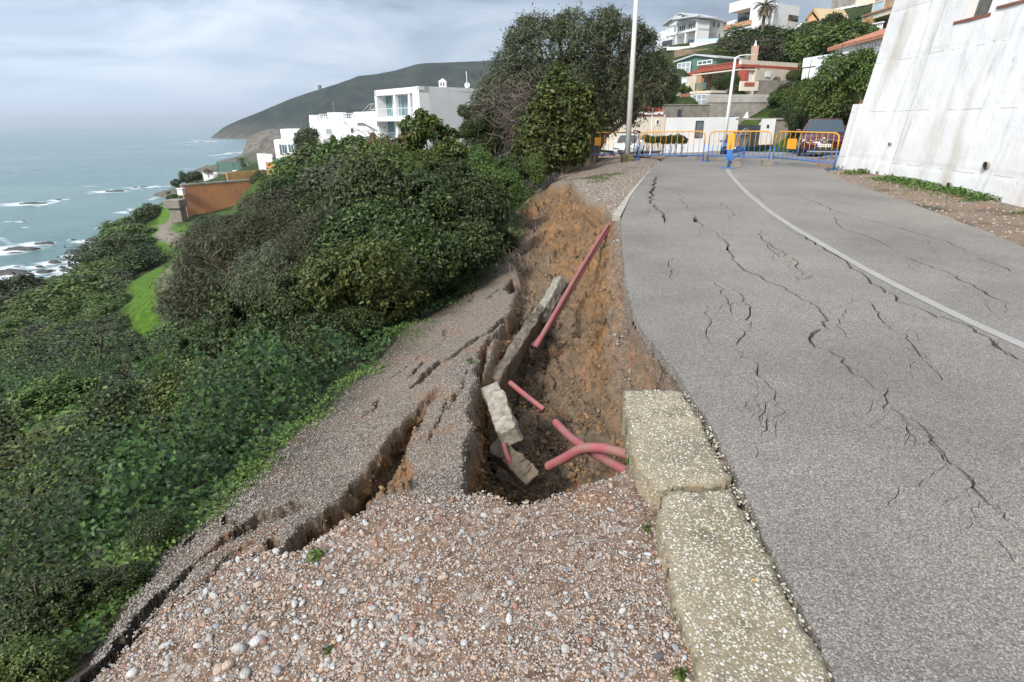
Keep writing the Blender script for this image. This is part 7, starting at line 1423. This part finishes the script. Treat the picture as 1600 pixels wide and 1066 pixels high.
for u,v_,Y,rp_,k_ in [(1238,170,56.5,15,'far_dark'),(1246,148,57.5,14,'far_mid'),(1232,152,59,9,'far_mid'),(1066,140,64,9,'far_mid'),(1052,120,80,10,'far_dark'),(1045,150,62,12,'far_mid'),(1240,118,64,9,'far_mid')]: one(u,v_,Y,rp_,k_,'garden shrub filling the gap beside the bungalow and its terrace','shrub',1.0,'garden shrubs around the bungalow')
# palms
def palm(u, v_, Y, hb, rp_, label, dead=False, seed=1):
    c_, r_ = at_px(u, v_, Y, rp_); rg = random.Random(seed); V = empty('palm_tree', (c_.x,c_.y,c_.z-hb), label, 'palm'); MB().tube([(0,0,-1),(0.05,0,hb*.5),(0,0,hb)],[.28,.22,.2],8).build('trunk', plain('palm_trunk', (.14,.09,.06), .95, .2, 6), V, True)
    n = 34; mbs = [MB(), MB()]
    for i in range(n):
        a = 2*math.pi*i/n*2.4; el = rg.uniform(-1.2,.9); mb = mbs[0 if el > -.1 else 1]; q = []; d_ = Vector((math.cos(a)*math.cos(el),math.sin(a)*math.cos(el),math.sin(el))); p_ = Vector((0,0,hb))
        for k in range(6): q.append(p_.copy()); p_ += d_*r_*1.15/5; d_ = (d_+Vector((0,0,-.22))).normalized()
        mb.tube(q,[.03]*6,3)
        for k in range(1,6):
            s_ = d_.cross(Vector((0,0,1))).normalized()
            for sg_ in (-1,1):
                for f in (0,.5):
                    b_ = q[k].lerp(q[k-1], f); e_ = b_+(s_*sg_*.8+(q[k]-q[k-1]).normalized()*.7-Vector((0,0,.3)))*r_*.26; w_ = (q[k]-q[k-1]).normalized()*r_*.05; mb.add([b_-w_,b_+w_,e_],[(0,1,2)])
    mbs[0].build('crown', m_lf['mid'] if not dead else m_lf['olive'], V); mbs[1].build('dry_skirt', m_lf['brown'] if dead else m_lf['mid'], V); return V
palm(1196,8,86,8.2,14,'tall palm with a brown dry crown before the cubic white house', True, 3); palm(378,250,146,2.2,9,'small palm beside the green windbreak screen', False, 5); palm(512,262,62,1.5,8,'tiny yellow-green palm on the slope below the castellated house', False, 6)
# ---- ivy and weeds on the near bank
def carpet(name, mask, n, size, kind, mat, hgt, label, seed, flop=.5, par=None, kindp='stuff', zfun=None):
    rng = np.random.default_rng(seed); I = np.argwhere(mask > 0); w_ = mask[I[:,0],I[:,1]].astype(float); w_ /= w_.sum(); k = rng.choice(len(I), n, p=w_); r_, c_ = I[k,0], I[k,1]
    y = GY[r_,c_]; y = y*(1+rng.uniform(-.01,.01,n)); x = GX[r_,c_]+rng.uniform(-.01,.01,n)*(y+2)
    mound = np.clip(.45+2.0*fbm(x*1.1,y*1.1,seed,4)+.8*fbm(x*2.8,y*2.8,seed+1,3), .04, 1.7); z = ZN[r_,c_]+hgt(x,y,r_,c_)*mound*np.power(rng.random(n), .35)
    nrm = np.stack([.35*np.ones(n),-.35*np.ones(n),np.ones(n)],-1); s_ = size*(1+.075*y)
    o = link(bpy.data.objects.new(name, leaves(name, np.stack([x,y,z],-1), nrm, s_, kind, m_lf[mat], rng, flop)), par); tag(o, label, kind=kindp); return o
dist_e = seg_dist(GX,GY,[XY(p) for p in BK]+[XY(P(790,370,-1.0)),XY(P(828,308,-.6)),XY(P(893,275,.02))])
inb = (leftm > .5) & (GY < 16) & (GY > .5)
hg = lambda x,y,r_,c_: .06+.62*sstep(.05,.9,dist_e[r_,c_])
carpet('ivy_ground_cover', inb*sstep(-.05,.35,dist_e), 100000, .033, 'ivy', 'ivy', hg, 'dense green ivy and brambles covering the bank', 3)
carpet('bramble_leaves', inb*sstep(.3,.7,dist_e)*(fbm(GX*.9,GY*.9,5)>.02), 30000, .034, 'broad', 'dark', lambda x,y,r_,c_: .15+.7*sstep(.3,1.2,dist_e[r_,c_]), 'darker bramble patches over the ivy', 4)
carpet('weed_fringe', (dist_e < .34)*(soil < .5)*(GY < 20)*(coarse < .5)*sstep(-.12,.12,fbm(GX*1.9,GY*1.9,6,3))*(leftm > .5)+.35*(dist_e < .18)*(soil < .5)*(coarse < .5)*(fbm(GX*2.2,GY*2.2,3,3) > .12), 15000, .022, 'broad', 'bright', lambda x,y,r_,c_: .05+0*x, 'bright low weeds fringing the slab', 5)
carpet('grass_patch', in_poly(GX,GY,[XY(PR(u,v)) for u,v in [(870,278),(905,262),(960,262),(1010,256),(940,276),(900,284)]])*(fbm(GX*1.5,GY*1.5,2)>-.05), 3500, .02, 'blade', 'bright', lambda x,y,r_,c_: .04+0*x, 'thin grass on the gravel by the lamp post', 6, .9)
carpet('creeper_leaves', in_poly(GX,GY,[XY(P(u,v,-.9)) for u,v in [(790,400),(775,330),(800,300),(860,275),(900,268),(895,284),(850,300),(815,335),(800,380)]])*1.0, 9000, .03, 'broad', 'dark', lambda x,y,r_,c_: .25+0*x, 'creepers hanging over the left lip of the crater', 7)
# roots hanging on the crater edge
rg = random.Random(5); mb = MB()
for i in range(110):
    u, v_ = random.uniform(790,880), 0; v_ = 400-(u-790)*1.15+rg.uniform(-10,25); p = P(u,v_,-.9); h = near_z(p.x,p.y) or -1; q = [Vector((p.x,p.y,h+.22))]
    d_ = Vector((rg.gauss(.3,.5),rg.gauss(-.3,.4),-.4))
    for k in range(5): d_ = (d_+Vector((rg.gauss(0,.3),rg.gauss(0,.3),-.15))).normalized(); q.append(q[-1]+d_*rg.uniform(.05,.12))
    mb.tube(q,[.005]*6,3,cap=False)
tag(mb.build('hanging_roots', m_dry), 'tangle of fine roots along the left lip of the crater', kind='stuff')
# single weeds
def weed(u, v_, z, r_, label, n=60, mat='bright', Z=None):
    p = P(u,v_,z); h = Z if Z is not None else (near_z(p.x,p.y) or z); p = P(u,v_,h); rng = np.random.default_rng(int(u+v_)); d = rng.normal(0,1,(n,3)); d[:,2] = np.abs(d[:,2])*.7; d /= np.linalg.norm(d,axis=1)[:,None]
    o = link(bpy.data.objects.new('weed', leaves('weed', d*rng.uniform(.1,.8,(n,1))*r_, d+np.array([0,0,.6]), r_*.5, 'broad', m_lf[mat], rng, .5))); o.location = (p.x,p.y,h+.005); tag(o, label, 'weed', 'small weeds in the gravel')
for a in [(495,870,-.27,.055,'low green weed on the loose gravel near the long fissure'),(992,722,-.09,.06,'green weed at the left edge of the hanging kerb end'),(1008,745,-.09,.035,'tiny weed in the joint just above the second kerb slab'),(1010,828,-.08,.03,'yellow-green sprig on the gravel left of the long kerb'),(512,1018,-.2,.03,'mossy tuft on a flat stone at the bottom edge'),(735,565,-.5,.05,'weed on the crater rim of the slab, upper one'),(742,640,-.45,.05,'weed on the crater rim of the slab, lower one'),(728,712,-.38,.05,'weed low on the slab rim near the bottom of the crater'),(808,520,-1.1,.05,'lone weed on the ledge beside the dark kerb'),(752,752,-1.1,.06,'weed in the bottom corner of the crater'),(1065,1058,-.07,.04,'weed in the joint at the bottom of the long kerb'),(530,440,-1,.06,'weed under the thicket edge')][:11]: weed(*a)
# weeds under the white wall
rng = np.random.default_rng(9); n = 6500; sv_ = rng.uniform(0,LW+1,n); off = np.abs(rng.normal(0,.28,n))+.02; cl_ = fbm(sv_*.55,sv_*0+3.3,2,3) > -.08-.25*(sv_ > LW*.55); sv_, off = sv_[cl_], off[cl_]
bp = np.array([wp(s_,0,o_)[:] for s_, o_ in zip(sv_, off)]); bz = np.array([verge_z(x,y) for x,y,_ in bp]); bp[:,2] = bz+rng.uniform(0,.10,len(bz))*np.clip(1.2-off*1.3,.2,1)
tag(link(bpy.data.objects.new('wall_foot_weeds', leaves('wall_foot_weeds', bp, np.tile([0,0,1.],(len(bp),1)), .05, 'broad', m_lf['bright'], rng, .7)), bpy.data.objects['roadside_verge']), kind='stuff')
o = MB().box((0,0,0),(.011,.008,.004)).build('petal', m_yel); p = P(1178,908,.035); o.location = (p.x,p.y,.041); tag(o, 'tiny orange petal lying on the long kerb slab', 'petal')

# ================================================================ sea air
m_haze = bpy.data.materials.new('haze'); m_haze.use_nodes = True; t = m_haze.node_tree; t.nodes.clear(); o_ = t.nodes.new('ShaderNodeOutputMaterial'); pv = t.nodes.new('ShaderNodeVolumePrincipled')
pv.inputs['Color'].default_value = (.86,.92,1,1); pv.inputs['Density'].default_value = .00016; pv.inputs['Anisotropy'].default_value = .2; t.links.new(pv.outputs[0], o_.inputs['Volume'])
hz_ = MB().box((0,24000,70),(100000,60000,250)).build('haze', m_haze); tag(hz_, kind='stuff')
